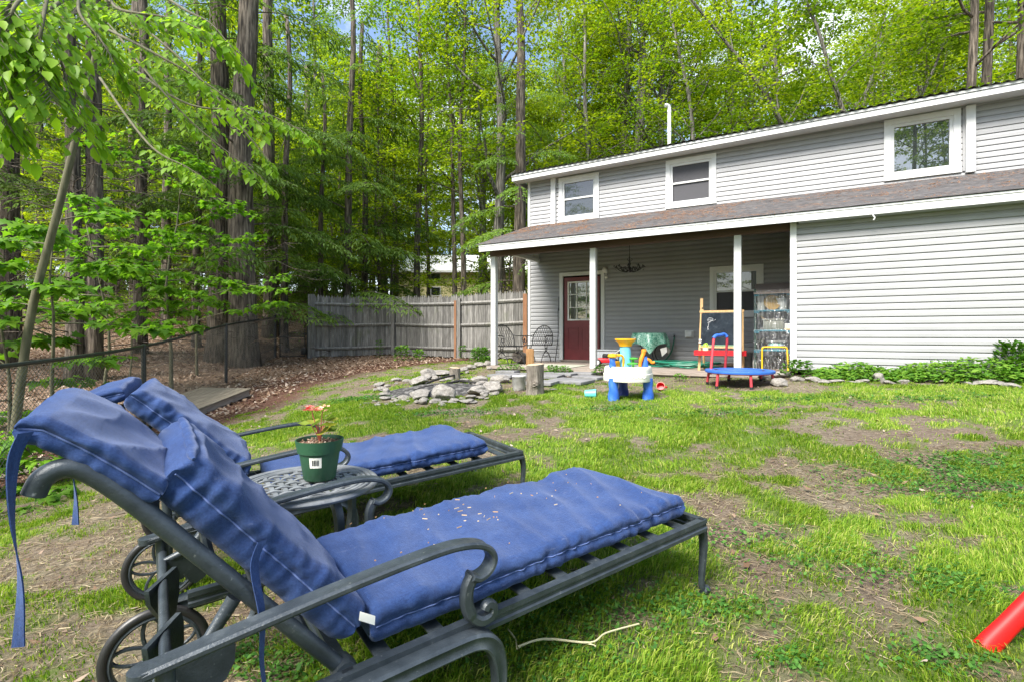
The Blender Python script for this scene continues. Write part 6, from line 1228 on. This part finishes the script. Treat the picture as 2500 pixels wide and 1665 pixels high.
def hemlock(seed, H, r0, z0, reach, nb=64, dens=1.0, dead=14, bark='bark_brown'):
    g = np.random.default_rng(seed); m = MB(); pts, rs = tree_trunk(m, H, r0, g, .12, taper=.5); c_, d_, n_ = [], [], []
    for i in range(nb):
        t = (z0 + (H - z0) * ((i + g.random()) / nb) ** .85) / H; t = min(t, .985); p0 = interp(pts, t); az = i * 2.4 + g.uniform(-.5, .5); L = reach * (1 - t) ** .65 * g.uniform(.6, 1.15) + .3; pl = [p0]; el = g.uniform(-.05, .28); nst = 9
        for k in range(nst):
            e = el - .09 * k + (.12 if k < 2 else 0); pl.append(pl[-1] + Vector((math.cos(az) * math.cos(e), math.sin(az) * math.cos(e), math.sin(e))) * (L / nst)); az += g.normal(0, .06)
        m.tube(pl, [max(.005, .016 * L / 2 * (1 - k / (nst + .6))) for k in range(nst + 1)], 5)
        ns = max(4, int(L / .13))
        for k in range(ns):
            s = .16 + .84 * (k + .5) / ns; q = interp(pl, s); sl = L * .34 * math.sin(min(1, (1.06 - s) * 1.5) * 1.5) * g.uniform(.6, 1.2) + .08
            for sg in (-1, 1):
                a2 = az + sg * g.uniform(.75, 1.15); nn = max(2, int(sl / .085 * dens)); 
                for j in range(nn):
                    f = (j + .5) / nn; x = q.x + math.cos(a2) * sl * f; y = q.y + math.sin(a2) * sl * f; z = q.z - sl * (.10 * f + .42 * f * f) + g.normal(0, .02)
                    for w_ in (-1, 1):
                        a3 = a2 + w_ * g.uniform(.4, .9); c_.append((x, y, z)); d_.append((math.cos(a3), math.sin(a3), -.25 - .75 * f + g.normal(0, .2))); n_.append((g.normal(0, .35), g.normal(0, .35), 1))
    for k in range(dead):
        t = g.uniform(.04, z0 / H + .12); p = interp(pts, t); a = g.uniform(0, 6.3); L = g.uniform(.6, 2.4); q = [p]; 
        for j in range(5): q.append(q[-1] + Vector((math.cos(a), math.sin(a), g.normal(.0, .22))) * L / 5); a += g.normal(0, .2)
        m.tube(q, [.018, .014, .011, .008, .006, .003], 4)
        for j in range(1, 5):
            for h in range(2): a2 = a + g.uniform(-1.3, 1.3); m.tube([q[j], q[j] + Vector((math.cos(a2), math.sin(a2), g.normal(-.1, .35))) * g.uniform(.2, .6)], [.005, .002], 3)
    C, Dv, N = np.array(c_), np.array(d_), np.array(n_); n = len(C); LV = leaf_quads(C, Dv, unit(N), g.uniform(.10, .19, n), g.uniform(.028, .05, n)); return m, LV, M[bark], M['leaf_hemlock']
LOBE = [(0, 0), (.10, .16), (.38, .14), (.30, .30), (.52, .46), (.30, .50), (.22, .62), (.14, .74), (0, 1.0)]
LOBE = LOBE + [(-x, y) for x, y in LOBE[-2:0:-1]]
def lobed(C, Dv, N, L):
    d = unit(Dv); s = unit(np.cross(N, d)); n2 = np.cross(d, s); out = []
    for (x, y) in LOBE: out.append(C + s * (x * L)[:, None] + d * (y * L)[:, None] + n2 * ((.25 * abs(x) - .18 * y * y) * L)[:, None])
    return np.stack(out, 1).reshape(-1, 3), len(LOBE)
LFACES = [(0, 1, 2, 3, 13), (13, 14, 15, 0), (3, 4, 5, 11, 12, 13), (5, 6, 7, 9, 10, 11), (7, 8, 9)]
def maple_shrub(seed, H, r0, spread, nl=12, leaf=.16, npc=5, base=.2, matl='leaf_under', lean=(0, 0), bark='bark_moss', nsub=5, el=(0, 30)):
    g = np.random.default_rng(seed); m = MB(); pts, rs = tree_trunk(m, H, r0, g, .15, 8, .85, lean); cl = []
    for i in range(nl):
        t = base + (1 - base) * (i + .5) / nl; p0 = interp(pts, t); az = i * 2.4 + g.uniform(-.4, .4); L = spread * (1 - .5 * (t - base)) * g.uniform(.6, 1.15); e = R(g.uniform(*el)); pl = [p0]; d = Vector((math.cos(az) * math.cos(e), math.sin(az) * math.cos(e), math.sin(e)))
        for k in range(5): d = (d + Vector((g.normal(0, .12), g.normal(0, .12), -.05))).normalized(); pl.append(pl[-1] + d * L / 5)
        m.tube(pl, [max(.003, r0 * .4 * (1 - k / 6)) for k in range(6)], 5)
        for k in range(nsub):
            s = .3 + .7 * (k + .8) / nsub; q0 = interp(pl, min(1, s)); a2 = az + (1 if k % 2 else -1) * g.uniform(.4, 1.1); L2 = L * .3 * g.uniform(.6, 1.3); q1 = q0 + Vector((math.cos(a2), math.sin(a2), g.uniform(-.1, .15))) * L2; m.tube([q0, q1], [.004, .002], 3)
            for tt in np.linspace(.3, 1, max(2, int(L2 / .16))): q = q0.lerp(q1, tt); cl.append((q.x, q.y, q.z))
    C = np.repeat(np.array(cl), npc, 0); n = len(C); aa = g.uniform(0, 6.283, n); C = C + np.stack([.08 * np.cos(aa), .08 * np.sin(aa), g.normal(0, .02, n)], 1); Dv = np.stack([np.cos(aa), np.sin(aa), g.normal(-.35, .25, n)], 1); N = unit(np.stack([g.normal(0, .25, n), g.normal(0, .25, n), np.ones(n)], 1))
    V, per = lobed(C, Dv, N, leaf * g.uniform(.55, 1.2, n)); return m, (V, per), M[bark], M[matl]
def plant_tree(kind, data, label, p, rz=0, s=1.0, group=None, cat='tree'):
    m, LV, bk, lm = data; t = thing(kind, label, cat, p, rz, group); t.scale = (s, s, s); m.build('trunk', bk, t, ang=180)
    if isinstance(LV, tuple): me = np_mesh('crown', LV[0], LV[1], faces=LFACES)
    else: me = np_mesh('crown', LV, 4)
    link('crown', me, lm, t); return t
def gp(X, Y): return Vector((X, Y, gz(X, Y)))
def px(xd, Y): return gp((xd * D - CX) / F * Y, Y)
PROTO = {}
def put(key, kind, label, xd, Y, s=1.0, rz=None, group=None, cat='tree', leanfix=None):
    p = px(xd, Y); rz = rnd.uniform(0, 6.3) if rz is None else rz
    if key in PROTO and not PROTO[key].get('used'):
        t = PROTO[key]['t']; PROTO[key]['used'] = 1
    elif key in PROTO: t = copy_tree(PROTO[key]['t'])
    t.location = p; t.rotation_euler = (0, 0, rz); t.scale = (s, s, s); t.name = kind; t['label'] = label; t['category'] = cat
    if group: t['group'] = group
    elif 'group' in t: del t['group']
    return t
def inst(key):
    if PROTO[key].get('used'): return copy_tree(PROTO[key]['t'])
    PROTO[key]['used'] = 1; return PROTO[key]['t']
def proto(key, kind, data): PROTO[key] = {'t': plant_tree(kind, data, 'tree', Vector((0, 0, 0)))}
proto('d1', 'maple_tree', deciduous(1, 17, .19, .22, 4.2, 22)); proto('d2', 'maple_tree', deciduous(2, 19, .22, .30, 4.6, 22, matl='leaf_bright')); proto('d3', 'slender_tree', deciduous(3, 18, .13, .35, 3.0, 20, bark='bark_brown'))
proto('d4', 'maple_tree', deciduous(4, 20, .24, .28, 5.2, 24, leaf=.14, matl='leaf_bright')); proto('u1', 'understory_tree', deciduous(5, 8.5, .07, .14, 2.6, 18, leaf=.12, npc=10, matl='leaf_bright', bark='bark_brown', nsub=7, el=(0, 35))); proto('u2', 'understory_tree', deciduous(6, 7, .06, .12, 2.3, 16, leaf=.12, npc=10, nsub=7, bark='bark_brown', el=(0, 30)))
proto('f1', 'forest_tree', deciduous(7, 17, .15, .07, 4.4, 28, leaf=.19, npc=9, matl='leaf_bright', nsub=7, el=(0, 40))); proto('f2', 'forest_tree', deciduous(8, 20, .17, .10, 4.8, 28, leaf=.19, npc=9, matl='leaf_maple', nsub=7, el=(0, 40))); proto('u3', 'understory_tree', deciduous(9, 11, .08, .12, 3.3, 24, leaf=.13, npc=10, matl='leaf_bright', bark='bark_brown', nsub=8, el=(0, 30)))
proto('h1', 'hemlock_tree', hemlock(11, 12.5, .33, 2.8, 4.0, 26, .75, 20)); _h2 = hemlock(12, 13, .24, 2.4, 3.4, 26, .75, 16); proto('h2', 'hemlock_tree', (_h2[0], _h2[1], _h2[2], M['leaf_hem_sunpaint'])); proto('h3', 'hemlock_tree', hemlock(13, 12.5, .16, 5.5, 2.2, 14, .7, 34)); _h4 = hemlock(14, 10, .11, 1.2, 2.5, 34, .85, 6); proto('h4', 'hemlock_tree', (_h4[0], _h4[1], _h4[2], M['leaf_hem_sunpaint']))
GW = 'trees in the woods behind the fences'
T = [ # key, kind, display x, depth, scale, label
 ('h2', 'hemlock_tree', 18, 11.2, .95, 'thick dark trunk at the left edge of the woods'), ('h3', 'hemlock_tree', 172, 10.0, .95, 'left one of two close reddish trunks beyond the chain fence'), ('h3', 'hemlock_tree', 214, 10.2, 1.05, 'right one of two close reddish trunks beyond the chain fence'),
 ('h3', 'hemlock_tree', 322, 13.5, 1.05, 'straight dark trunk with bare side twigs right of the paired trunks'), ('h3', 'hemlock_tree', 384, 16, 1.0, 'thin dark trunk behind the understory maples'), ('h1', 'hemlock_tree', 506, 13.6, .98, 'huge dark furrowed trunk, left of the two by the fence'), ('h1', 'hemlock_tree', 560, 13.2, 1.12, 'huge flaring furrowed trunk, right of the two by the fence'),
 ('h2', 'hemlock_tree', 622, 17.5, 1.05, 'tall brown trunk standing left of the gate'), ('h4', 'hemlock_tree', 738, 17.0, .95, 'drooping young hemlock hanging over the left end of the wooden fence'), ('h2', 'hemlock_tree', 700, 24, .9, 'dark hemlock farther back behind the gate'),
 ('h4', 'hemlock_tree', 655, 15.9, 1.1, 'feathery young hemlock rising behind the garden gate'), ('h4', 'hemlock_tree', 800, 17.2, 1.35, 'tall feathery hemlock behind the left half of the wooden fence'), ('u3', 'understory_tree', 872, 18.6, .9, 'leafy young maple behind the middle fence post'), ('h4', 'hemlock_tree', 452, 15.2, 1.1, 'young hemlock left of the two huge furrowed trunks'), ('u3', 'understory_tree', 330, 17.5, .95, 'bushy young maple deep behind the straight dark trunk'), ('u3', 'understory_tree', 1160, 20.5, 1.0, 'leafy young maple showing past the porch end'),
 ('h2', 'hemlock_tree', 878, 22, .95, 'dark hemlock behind the middle of the wooden fence'), ('h4', 'hemlock_tree', 838, 18.5, 1.2, 'feathery hemlock above the wooden fence'), ('d3', 'slender_tree', 908, 22, 1.0, 'slim pair like trunk right of the fence hemlock'),
 ('d3', 'slender_tree', 960, 19.2, 1.05, 'brown leaning trunk before the yellow house'), ('d3', 'slender_tree', 985, 23, .8, 'thin trunk right before the yellow house wall'), ('d3', 'slender_tree', 1043, 19, .85, 'grey slim trunk right of the yellow house, left one'), ('d3', 'slender_tree', 1066, 18.6, .9, 'dark slim trunk right of the yellow house, right one'), ('d1', 'maple_tree', 1104, 22, .9, 'maple behind the fence left of the porch'),
 ('d4', 'maple_tree', 1143, 18.0, .95, 'tall grey furrowed trunk seen past the porch end'), ('h2', 'hemlock_tree', 1194, 17.2, 1.0, 'shaggy bark trunk just left of the house corner'),
 ('d1', 'maple_tree', 1350, 24, 1.0, 'maple rising over the roof left of the vent pipe'), ('d2', 'maple_tree', 1285, 27, 1.0, 'bright maple over the left end of the roof'), ('d1', 'maple_tree', 1462, 25.5, 1.0, 'maple rising behind the roof near the vent pipe'), 
 ('d3', 'slender_tree', 2222, 16.8, 1.35, 'left of three bare straight trunks over the right end of the roof'), ('d3', 'slender_tree', 2258, 17.6, 1.5, 'middle of three bare straight trunks over the right end of the roof'), ('d3', 'slender_tree', 2338, 16.9, 1.4, 'right of three bare straight trunks over the right end of the roof')]
for key, kind, xd, Y, s, lb in T: put(key, kind, lb, xd, Y, s)
# forked trees over the roof
def forked(seed, H, r0, spl, a1, a2, az, matl, fh=1.0):
    g = np.random.default_rng(seed); A = deciduous(seed, H, r0, .25, 3.8, 20, matl=matl, lean=(a1 * math.cos(az), a1 * math.sin(az))); B = deciduous(seed + 1, H * .92, r0 * .8, .25, 3.6, 18, matl=matl, lean=(a2 * math.cos(az), a2 * math.sin(az)))
    A[0].add(B[0].v, B[0].f); return A[0], np.concatenate([A[1], B[1]]), A[2], A[3]
o = plant_tree('forked_tree', forked(31, 16, .15, 0, -1.0, 5.0, 0, 'leaf_maple'), 'V forked slim tree rising right of the vent pipe', px(1600, 21.5)); o = plant_tree('forked_tree', forked(41, 13, .17, 0, -6.0, 2.2, .1, 'leaf_bright'), 'mossy tree with a long bent limb over the middle of the roof', px(1915, 19.5)); o = plant_tree('forked_tree', forked(51, 13, .16, 0, -3.0, 3.4, .1, 'leaf_maple'), 'forked maple over the roof left of the picture window', px(2000, 18.6))
GU = 'young trees under the tall trunks'
U = [('u1', 640, 20), ('u2', 770, 21), ('u1', 905, 19.5), ('u1', 1235, 21.5), ('u2', 560, 19), ('u2', 450, 18), ('u1', 330, 19.5), ('u2', 180, 16.5), ('u1', 60, 18), ('u2', 1170, 20.5), ('u1', 820, 24), ('u3', 690, 26), ('u3', 790, 22), ('u3', 880, 25), ('u3', 1120, 25), ('u3', 520, 22), ('u3', 400, 24), ('u3', 270, 22), ('u3', 120, 22), ('u3', 1250, 24), ('u3', 610, 25), ('u3', 20, 21)]
U += [('u1', 650, 30), ('u2', 700, 33), ('u1', 750, 29), ('u2', 800, 32), ('u1', 850, 34), ('u1', 560, 28), ('u2', 500, 30), ('u1', 440, 27), ('u2', 380, 31), ('u1', 300, 28), ('u2', 230, 27), ('u1', 150, 29), ('u2', 80, 28), ('u1', 20, 30), ('u1', 620, 34), ('u2', 540, 35), ('u1', 350, 35), ('u1', 200, 35), ('u1', 100, 36)]
for key, xd, Y in U: put(key, 'understory_tree', 'young leafy tree filling the gaps between the tall trunks', xd, Y, rnd.uniform(.85, 1.15) * (1.2 if Y > 26.5 else 1), group=GU)
fgx = random.Random(12); nfar = 0
for k in range(72):
    X = -46 + 92 * ((k * .618) % 1) + fgx.uniform(-1, 1); Y = fgx.uniform(25, 48); q = Vector((X, Y, 0)); lx, ly = HL(q)
    if (-1 < lx < 15 and ly < 10) or (-10 < X < 4 and 20 < Y < 40): continue
    if abs(X / Y) > 1.25: continue
    key = fgx.choice(['f1', 'f2', 'f1', 'd4', 'f1', 'f2'] if X > -12 else ['f1', 'f2', 'f1', 'h3', 'f2', 'h1']); p = gp(X, Y)
    t = inst(key); t.location = p; t.rotation_euler = (0, 0, fgx.uniform(0, 6.3)); s = fgx.uniform(.9, 1.25); t.scale = (s, s, s); t.name = 'forest_tree'; t['label'] = 'tree of the dense woods far behind the fences and the house'; t['group'] = 'far trees of the woods'; t['category'] = 'tree'; nfar += 1
for k in range(58):                                     # low leafy growth closing the view at the back of the woods
    X = -44 + 52 * ((k * .618) % 1); Y = 33 + 24 * ((k * .377 + .3) % 1)
    if -11 < X < 5 and Y < 42: Y += 11
    if abs(X / Y) > 1.2: continue
    key = ['u1', 'u3', 'u2', 'u3', 'f1', 'f2'][k % 6]; t = inst(key); t.location = gp(X, Y); t.rotation_euler = (0, 0, k * 1.3); s = (1.5 if key[0] == 'u' else 1.15) * (.9 + .3 * ((k * .29) % 1)); t.scale = (s, s, s); t.name = 'forest_tree'; t['label'] = 'tree of the dense woods far behind the fences and the house'; t['group'] = 'far trees of the woods'; t['category'] = 'tree'
for k in range(16):                                     # crowns above and behind the roof
    X = 5 + 34 * ((k * .618) % 1); Y = 24 + 14 * ((k * .377 + .3) % 1); lx, ly = HL(Vector((X, Y, 0)))
    if ly < 11: Y += (11 - ly) / .87 + 1
    key = ['f1', 'd4', 'f2', 'd2'][k % 4]; t = inst(key); t.location = gp(X, Y); t.rotation_euler = (0, 0, k * 1.7); s = 1.0 + .25 * ((k * .29) % 1); t.scale = (s, s, s); t.name = 'forest_tree'; t['label'] = 'tree of the dense woods far behind the fences and the house'; t['group'] = 'far trees of the woods'; t['category'] = 'tree'
for k in range(9):                                     # the nearer left wood
    X = -10 - 17 * ((k * .618) % 1); Y = 9 + 15 * ((k * .37 + .2) % 1)
    if X / Y > -.62: Y = -X / .75
    key = ['h3', 'h2', 'h3', 'd3', 'h3', 'h1'][k % 6]; p = gp(X, Y); t = inst(key); t.location = p; t.rotation_euler = (0, 0, k * 1.9); s = .8 + .3 * ((k * .41) % 1); t.scale = (s, s, s); t.name = 'forest_tree'; t['label'] = 'dark trunked tree deep in the shaded left part of the woods'; t['group'] = 'shaded trees at the left'; t['category'] = 'tree'
for k, (X, Y, key) in enumerate([(-9, -22, 'f1'), (-3, -24, 'f2'), (-19, -19, 'f1'), (4, -25, 'f2'), (-8, -29, 'f1'), (-26, -22, 'f2'), (11, -27, 'f1'), (-14, -25, 'f1'), (-6, -20, 'f2'), (-14, -19, 'f1'), (0, -21, 'f1'), (-24, -17, 'f1'), (-3, -30, 'f1'), (3, -30, 'f2'), (-31, -16, 'f1'), (-27, -9, 'f2'), (-25, -13, 'f1'), (-30, -3, 'f1'), (-28, 2, 'f2'), (-33, -9, 'f2'), (-5, -15, 'f1'), (-1, -14, 'f2'), (3, -15, 'f1'), (6, -17, 'f2'), (-2, -18, 'f1'), (2, -20, 'f2')]):   # mirrored in the windows
    t = inst(key); t.location = gp(X, Y); t.rotation_euler = (0, 0, k * 2.1); t.scale = (.9, .9, .9) if k < 20 else (1.05, 1.05, 1.05); t.name = 'yard_tree'; t['label'] = 'tree across the yard, seen only mirrored in the window panes'; t['group'] = 'trees mirrored in the windows'; t['category'] = 'tree'
# ---------------------------------------------------------------- understory maples with lobed leaves by the chain fence
def shrub(name, label, data, p, rz=0, cat='young maple', s=1): 
    t = plant_tree(name, data, label, p, rz, s, None, cat); return t
shrub('maple_sapling', 'broad maple sapling with layered leaves left of the big furrowed trunks', maple_shrub(61, 4.6, .035, 1.7, 14, .135, 9, .36), px(395, 9.4)); shrub('maple_sapling', 'maple sapling whose low leaves brush the chain fence rail', maple_shrub(62, 3.6, .03, 1.6, 11, .135, 9, .40), px(455, 11.2))
shrub('maple_sapling', 'maple sapling with big leaves in front of the leaning trunk', maple_shrub(63, 3.2, .03, 1.1, 12, .15, 8, .42), px(125, 6.1)); shrub('maple_sapling', 'maple sapling between the leaning trunk and the paired trunks', maple_shrub(64, 3.4, .03, 1.4, 11, .135, 9, .38), px(235, 8.2))
shrub('maple_sapling', 'shaded maple sapling at the left edge beyond the fence', maple_shrub(65, 3.0, .03, 1.2, 12, .17, 5, .1), px(20, 6.6)); shrub('maple_seedling', 'lime green maple seedling growing through the chain fence', maple_shrub(66, .85, .010, .36, 9, .115, 5, .2, 'leaf_lime', nsub=3), gp(-4.46, 4.72), cat='seedling')
shrub('maple_seedling', 'low green maple seedling left of the lime green one', maple_shrub(67, .8, .010, .42, 9, .14, 5, .15, nsub=3), gp(-4.75, 4.55), cat='seedling'); shrub('maple_seedling', 'green seedling at the foot of the fence by the grey timber', maple_shrub(68, .42, .007, .26, 7, .09, 5, .2, nsub=3), gp(-3.75, 3.75), cat='seedling')
shrub('maple_sapling', 'young maple leaning on the fence rail near the second fence post', maple_shrub(69, 2.6, .02, 1.1, 9, .16, 6, .5), px(300, 9.0))
# ---------------------------------------------------------------- leaning sapling with sprays hanging towards the viewer
tree = thing('leaning_tree', 'leaning smooth barked tree at the left whose bright leafy sprays hang overhead', 'tree', gp(-5.45, 5.5)); tb0 = tree.location.copy(); m = MB()
P0 = [at(20, 960, 5.5), at(70, 800, 5.5), at(140, 520, 5.45), at(200, 280, 5.4), at(255, 40, 5.3), at(300, -150, 5.2), at(370, -420, 5.0), at(450, -800, 4.9)]; P0[0].z = tb0.z - .2
m.tube([p - tb0 for p in spline(P0, 6)], [max(.015, .046 - .0008 * i) for i in range(43)], 12)
SPR = [ # points of the twig in display pixels and depth, twig count
 [(260, -60, 4.4), (90, 40, 2.7), (40, 160, 2.5), (10, 300, 2.45)], [(260, -60, 4.4), (150, 60, 2.9), (150, 180, 2.7), (195, 300, 2.65)], [(255, -20, 4.8), (270, 20, 3.6), (400, 45, 3.4), (520, 95, 3.4)], [(230, 60, 5.0), (330, 110, 3.8), (470, 190, 3.7), (600, 285, 3.7)],
 [(240, 40, 5.1), (340, 170, 4.2), (450, 290, 4.1), (610, 415, 4.1)], [(235, 100, 5.1), (420, 235, 4.4), (590, 255, 4.4), (700, 305, 4.4)], [(200, -80, 4.0), (60, -10, 2.6), (20, 60, 2.45), (-30, 110, 2.4)], [(230, 180, 5.2), (340, 330, 4.4), (430, 385, 4.3), (470, 410, 4.3)],
 [(200, -60, 4.0), (180, 20, 3.1), (230, 90, 3.0), (260, 140, 3.0)], [(120, -60, 3.2), (100, 40, 2.6), (90, 140, 2.55), (120, 225, 2.5)], [(250, 0, 5.0), (430, 150, 4.8), (560, 300, 4.7), (620, 370, 4.7)], [(60, -80, 2.8), (0, 60, 2.4), (-20, 200, 2.35), (15, 285, 2.35)], [(300, -60, 4.6), (420, 20, 4.0), (490, 60, 3.9), (560, 150, 3.9)]]
gl = np.random.default_rng(77); lc, ld_, ln, lL = [], [], [], []
for sp in SPR:
    P = spline([at(u * D, v * D, Y) for u, v, Y in sp], 9); m.tube([p - tb0 for p in P], [max(.003, .013 - .0004 * i) for i in range(len(P))], 6)
    for i in range(6, len(P)):
        tg = (P[i] - P[i - 1]).normalized(); side = Vector((0, 0, 1)).cross(tg).normalized(); nsd = 2
        for sg in (-1, 1):
            if gl.random() < .85:
                L2 = gl.uniform(.10, .30) * (1.15 - .5 * i / len(P)); d = (tg * .7 + side * sg * gl.uniform(.6, 1.0) + Vector((0, 0, gl.uniform(-.45, .1)))).normalized(); q0 = P[i]; q1 = q0 + d * L2 + Vector((0, 0, -.25 * L2)); m.tube([q0 - tb0, q1 - tb0], [.0025, .0012], 3)
                nn = max(2, int(L2 / .034))
                for j in range(nn):
                    q = q0.lerp(q1, (j + 1) / nn); s2 = 1 if j % 2 else -1; dd = (d * .8 + Vector((0, 0, 1)).cross(d).normalized() * s2 * .7 + Vector((0, 0, gl.uniform(-.9, -.2)))).normalized(); lc.append(q - tb0); ld_.append(dd); ln.append((gl.normal(0, .3), gl.normal(0, .3), 1)); lL.append(gl.uniform(.045, .092))
m.build('trunk', M['bark_moss'], tree, ang=180)
OV = [(0, 0, 0), (0, .35, .0), (0, .72, 0), (0, 1.0, 0), (.22, .22, .05), (.27, .55, .06), (-.22, .22, .05), (-.27, .55, .06), (.12, .82, .02), (-.12, .82, .02)]
OF = [(0, 4, 1), (1, 4, 5, 2), (2, 5, 8, 3), (0, 1, 6), (1, 2, 7, 6), (2, 3, 9, 7)]
def oval(C, Dv, N, L):
    d = unit(Dv); s = unit(np.cross(N, d)); n2 = np.cross(d, s); out = []
    for (x, y, z) in OV: out.append(C + s * (x * L)[:, None] + d * (y * L)[:, None] + n2 * ((z * 1.6 - .14 * y * y) * L)[:, None])
    return np.stack(out, 1).reshape(-1, 3)
link('crown', np_mesh('crown', oval(np.array(lc), np.array(ld_), unit(np.array(ln)), np.array(lL)), len(OV), faces=OF, smooth=True), M['leaf_fore'], tree)
# ---------------------------------------------------------------- plants near the house and fence
def leafy(name, label, p, h, r, n, leaf, mt, seed, cat='plant', up=.3, group=None, shape=1.0):
    g = np.random.default_rng(seed); t = thing(name, label, cat, p, 0, group); m = MB(); ns = max(3, n // 40)
    for k in range(ns): a, q = g.uniform(0, 6.3), r * math.sqrt(g.random()); m.tube([(math.cos(a) * q * .3, math.sin(a) * q * .3, 0), (math.cos(a) * q * .7, math.sin(a) * q * .7, h * .6), (math.cos(a) * q, math.sin(a) * q, h * g.uniform(.7, 1))], [.005, .004, .002], 4)
    m.build('stems', M['bark_moss'], t); a = g.uniform(0, 6.283, n); u = g.random(n) ** .6; q = r * np.sqrt(g.random(n)) * (1 - .45 * u * shape); C = np.stack([np.cos(a) * q, np.sin(a) * q, h * u], 1); b = a + g.normal(0, .8, n); Dv = np.stack([np.cos(b), np.sin(b), g.normal(up, .35, n)], 1); N = unit(np.stack([g.normal(0, .4, n), g.normal(0, .4, n), np.ones(n)], 1))
    link('leaves', np_mesh('leaves', oval(C, Dv, N, leaf * g.uniform(.6, 1.25, n)), len(OV), faces=OF, smooth=True), mt, t); return t
M['leaf_weed'] = leaf_mat('weed leaf', [(.1, (.045, .13, .016)), (.5, (.08, .20, .022)), (.9, (.14, .28, .035))], (1.2, 1.25, .6), .35); M['leaf_cover'] = leaf_mat('bright bed leaf', [(.1, (.06, .17, .018)), (.5, (.11, .25, .024)), (.9, (.20, .34, .04))], (1.15, 1.2, .6), .35)
leafy('bush', 'feathery green bush left of the left porch post', G(1172, 892), .42, .30, 700, .06, M['leaf_weed'], 81, 'bush'); leafy('bush', 'low green weed clump under the left porch post', G(1185, 893), .22, .22, 300, .05, M['leaf_weed'], 82, 'bush')
leafy('weed_plant', 'bright leafy weed at the foot of the fence, left one', px(925, 14.6), .42, .26, 190, .09, M['leaf_cover'], 83); leafy('weed_plant', 'bright leafy weed at the foot of the fence, right one', px(962, 14.5), .30, .24, 150, .085, M['leaf_cover'], 84); leafy('weed_plant', 'small weed before the rust brown fence post', px(1063, 14.0), .42, .14, 70, .07, M['leaf_weed'], 85); leafy('weed_plant', 'thin weed climbing the left fence panel', px(872, 15.3), .55, .12, 70, .07, M['leaf_weed'], 86)
leafy('weed_plant', 'ivy like weeds along the deck edge behind the burled stump', HW(2.55, -2.75, .35), .16, .34, 260, .055, M['leaf_weed'], 87); leafy('weed_plant', 'weeds along the deck edge left of the bucket', HW(1.5, -2.72, .35), .15, .34, 200, .05, M['leaf_weed'], 88); leafy('weed_plant', 'weed tuft at the deck edge left of the water table', HW(3.35, -2.72, .35), .20, .12, 60, .07, M['leaf_weed'], 89); leafy('weed_plant', 'weed tuft at the deck edge right of the water table', G(1658, 930), .12, .12, 40, .06, M['leaf_weed'], 90)
leafy('weed_plant', 'vine leaves at the porch corner beside the yellow hoop', HW(6.55, -2.75, .45), .26, .26, 200, .07, M['leaf_weed'], 91)
leafy('weed_plant', 'small round leaved weed by the grey timber', G(45, 1135), .12, .10, 16, .10, M['leaf_weed'], 92)
g = np.random.default_rng(101); n = 5200; x = g.uniform(6.75, 10.4, n); hgt = .10 + .20 * np.clip(fbm(x, x * 0 + 3, 1.3, 91) * 1.7 - .2, .1, 1) * sstep(6.7, 7.4, x); d_y = g.random(n); y = -2.46 - .55 * d_y; pz = [HW(a, b) for a, b in zip(x, y)]; X = np.array([p.x for p in pz]); Y = np.array([p.y for p in pz]); Z = gzs(X, Y) + hgt * (1 - .7 * d_y ** 2) * g.random(n) ** .5
a = g.uniform(0, 6.283, n); Dv = np.stack([np.cos(a), np.sin(a), g.normal(.05, .3, n)], 1); N = unit(np.stack([g.normal(-.15, .35, n), g.normal(-.3, .35, n), np.ones(n)], 1))
tag(link('ground_cover', np_mesh('ground_cover', oval(np.stack([X, Y, Z], 1), Dv, N, g.uniform(.04, .085, n)), len(OV), faces=OF, smooth=True), M['leaf_cover']), kind='stuff')
for k, (u, h) in enumerate([(2394, .40), (2414, .33), (2440, .34), (2456, .30)]):
    p = G(u, 932) + Vector((.3, .35, 0)); p.z = gz(p.x, p.y); g = np.random.default_rng(200 + k); t = thing('upright_plant', ['tallest upright stalk of paired leaves against the pale wall', 'second upright leafy stalk right of the tallest one', 'third upright leafy stalk left of the right edge shrub', 'shortest upright leafy stalk next to the shrub'][k], 'plant', p)
    MB().tube([(0, 0, 0), (.01, 0, h * .5), (0, .01, h)], [.006, .005, .002], 5).build('stem', M['bark_moss'], t); nl = 46; zz = np.linspace(.1, 1, nl) * h; aa = np.arange(nl) * 1.57 + g.normal(0, .3, nl); link('leaves', np_mesh('leaves', oval(np.stack([0 * zz, 0 * zz, zz], 1), np.stack([np.cos(aa), np.sin(aa), g.normal(.8, .3, nl)], 1), unit(np.stack([np.cos(aa) * -.5, np.sin(aa) * -.5, np.ones(nl)], 1)), g.uniform(.05, .085, nl)), len(OV), faces=OF, smooth=True), M['leaf_weed'], t)
p = G(2488, 935) + Vector((.25, .3, 0)); p.z = gz(p.x, p.y); leafy('shrub', 'narrow leaved green shrub at the right edge by the wall', p, .48, .24, 620, .075, M['leaf_weed'], 95, 'shrub', .9, shape=.4)
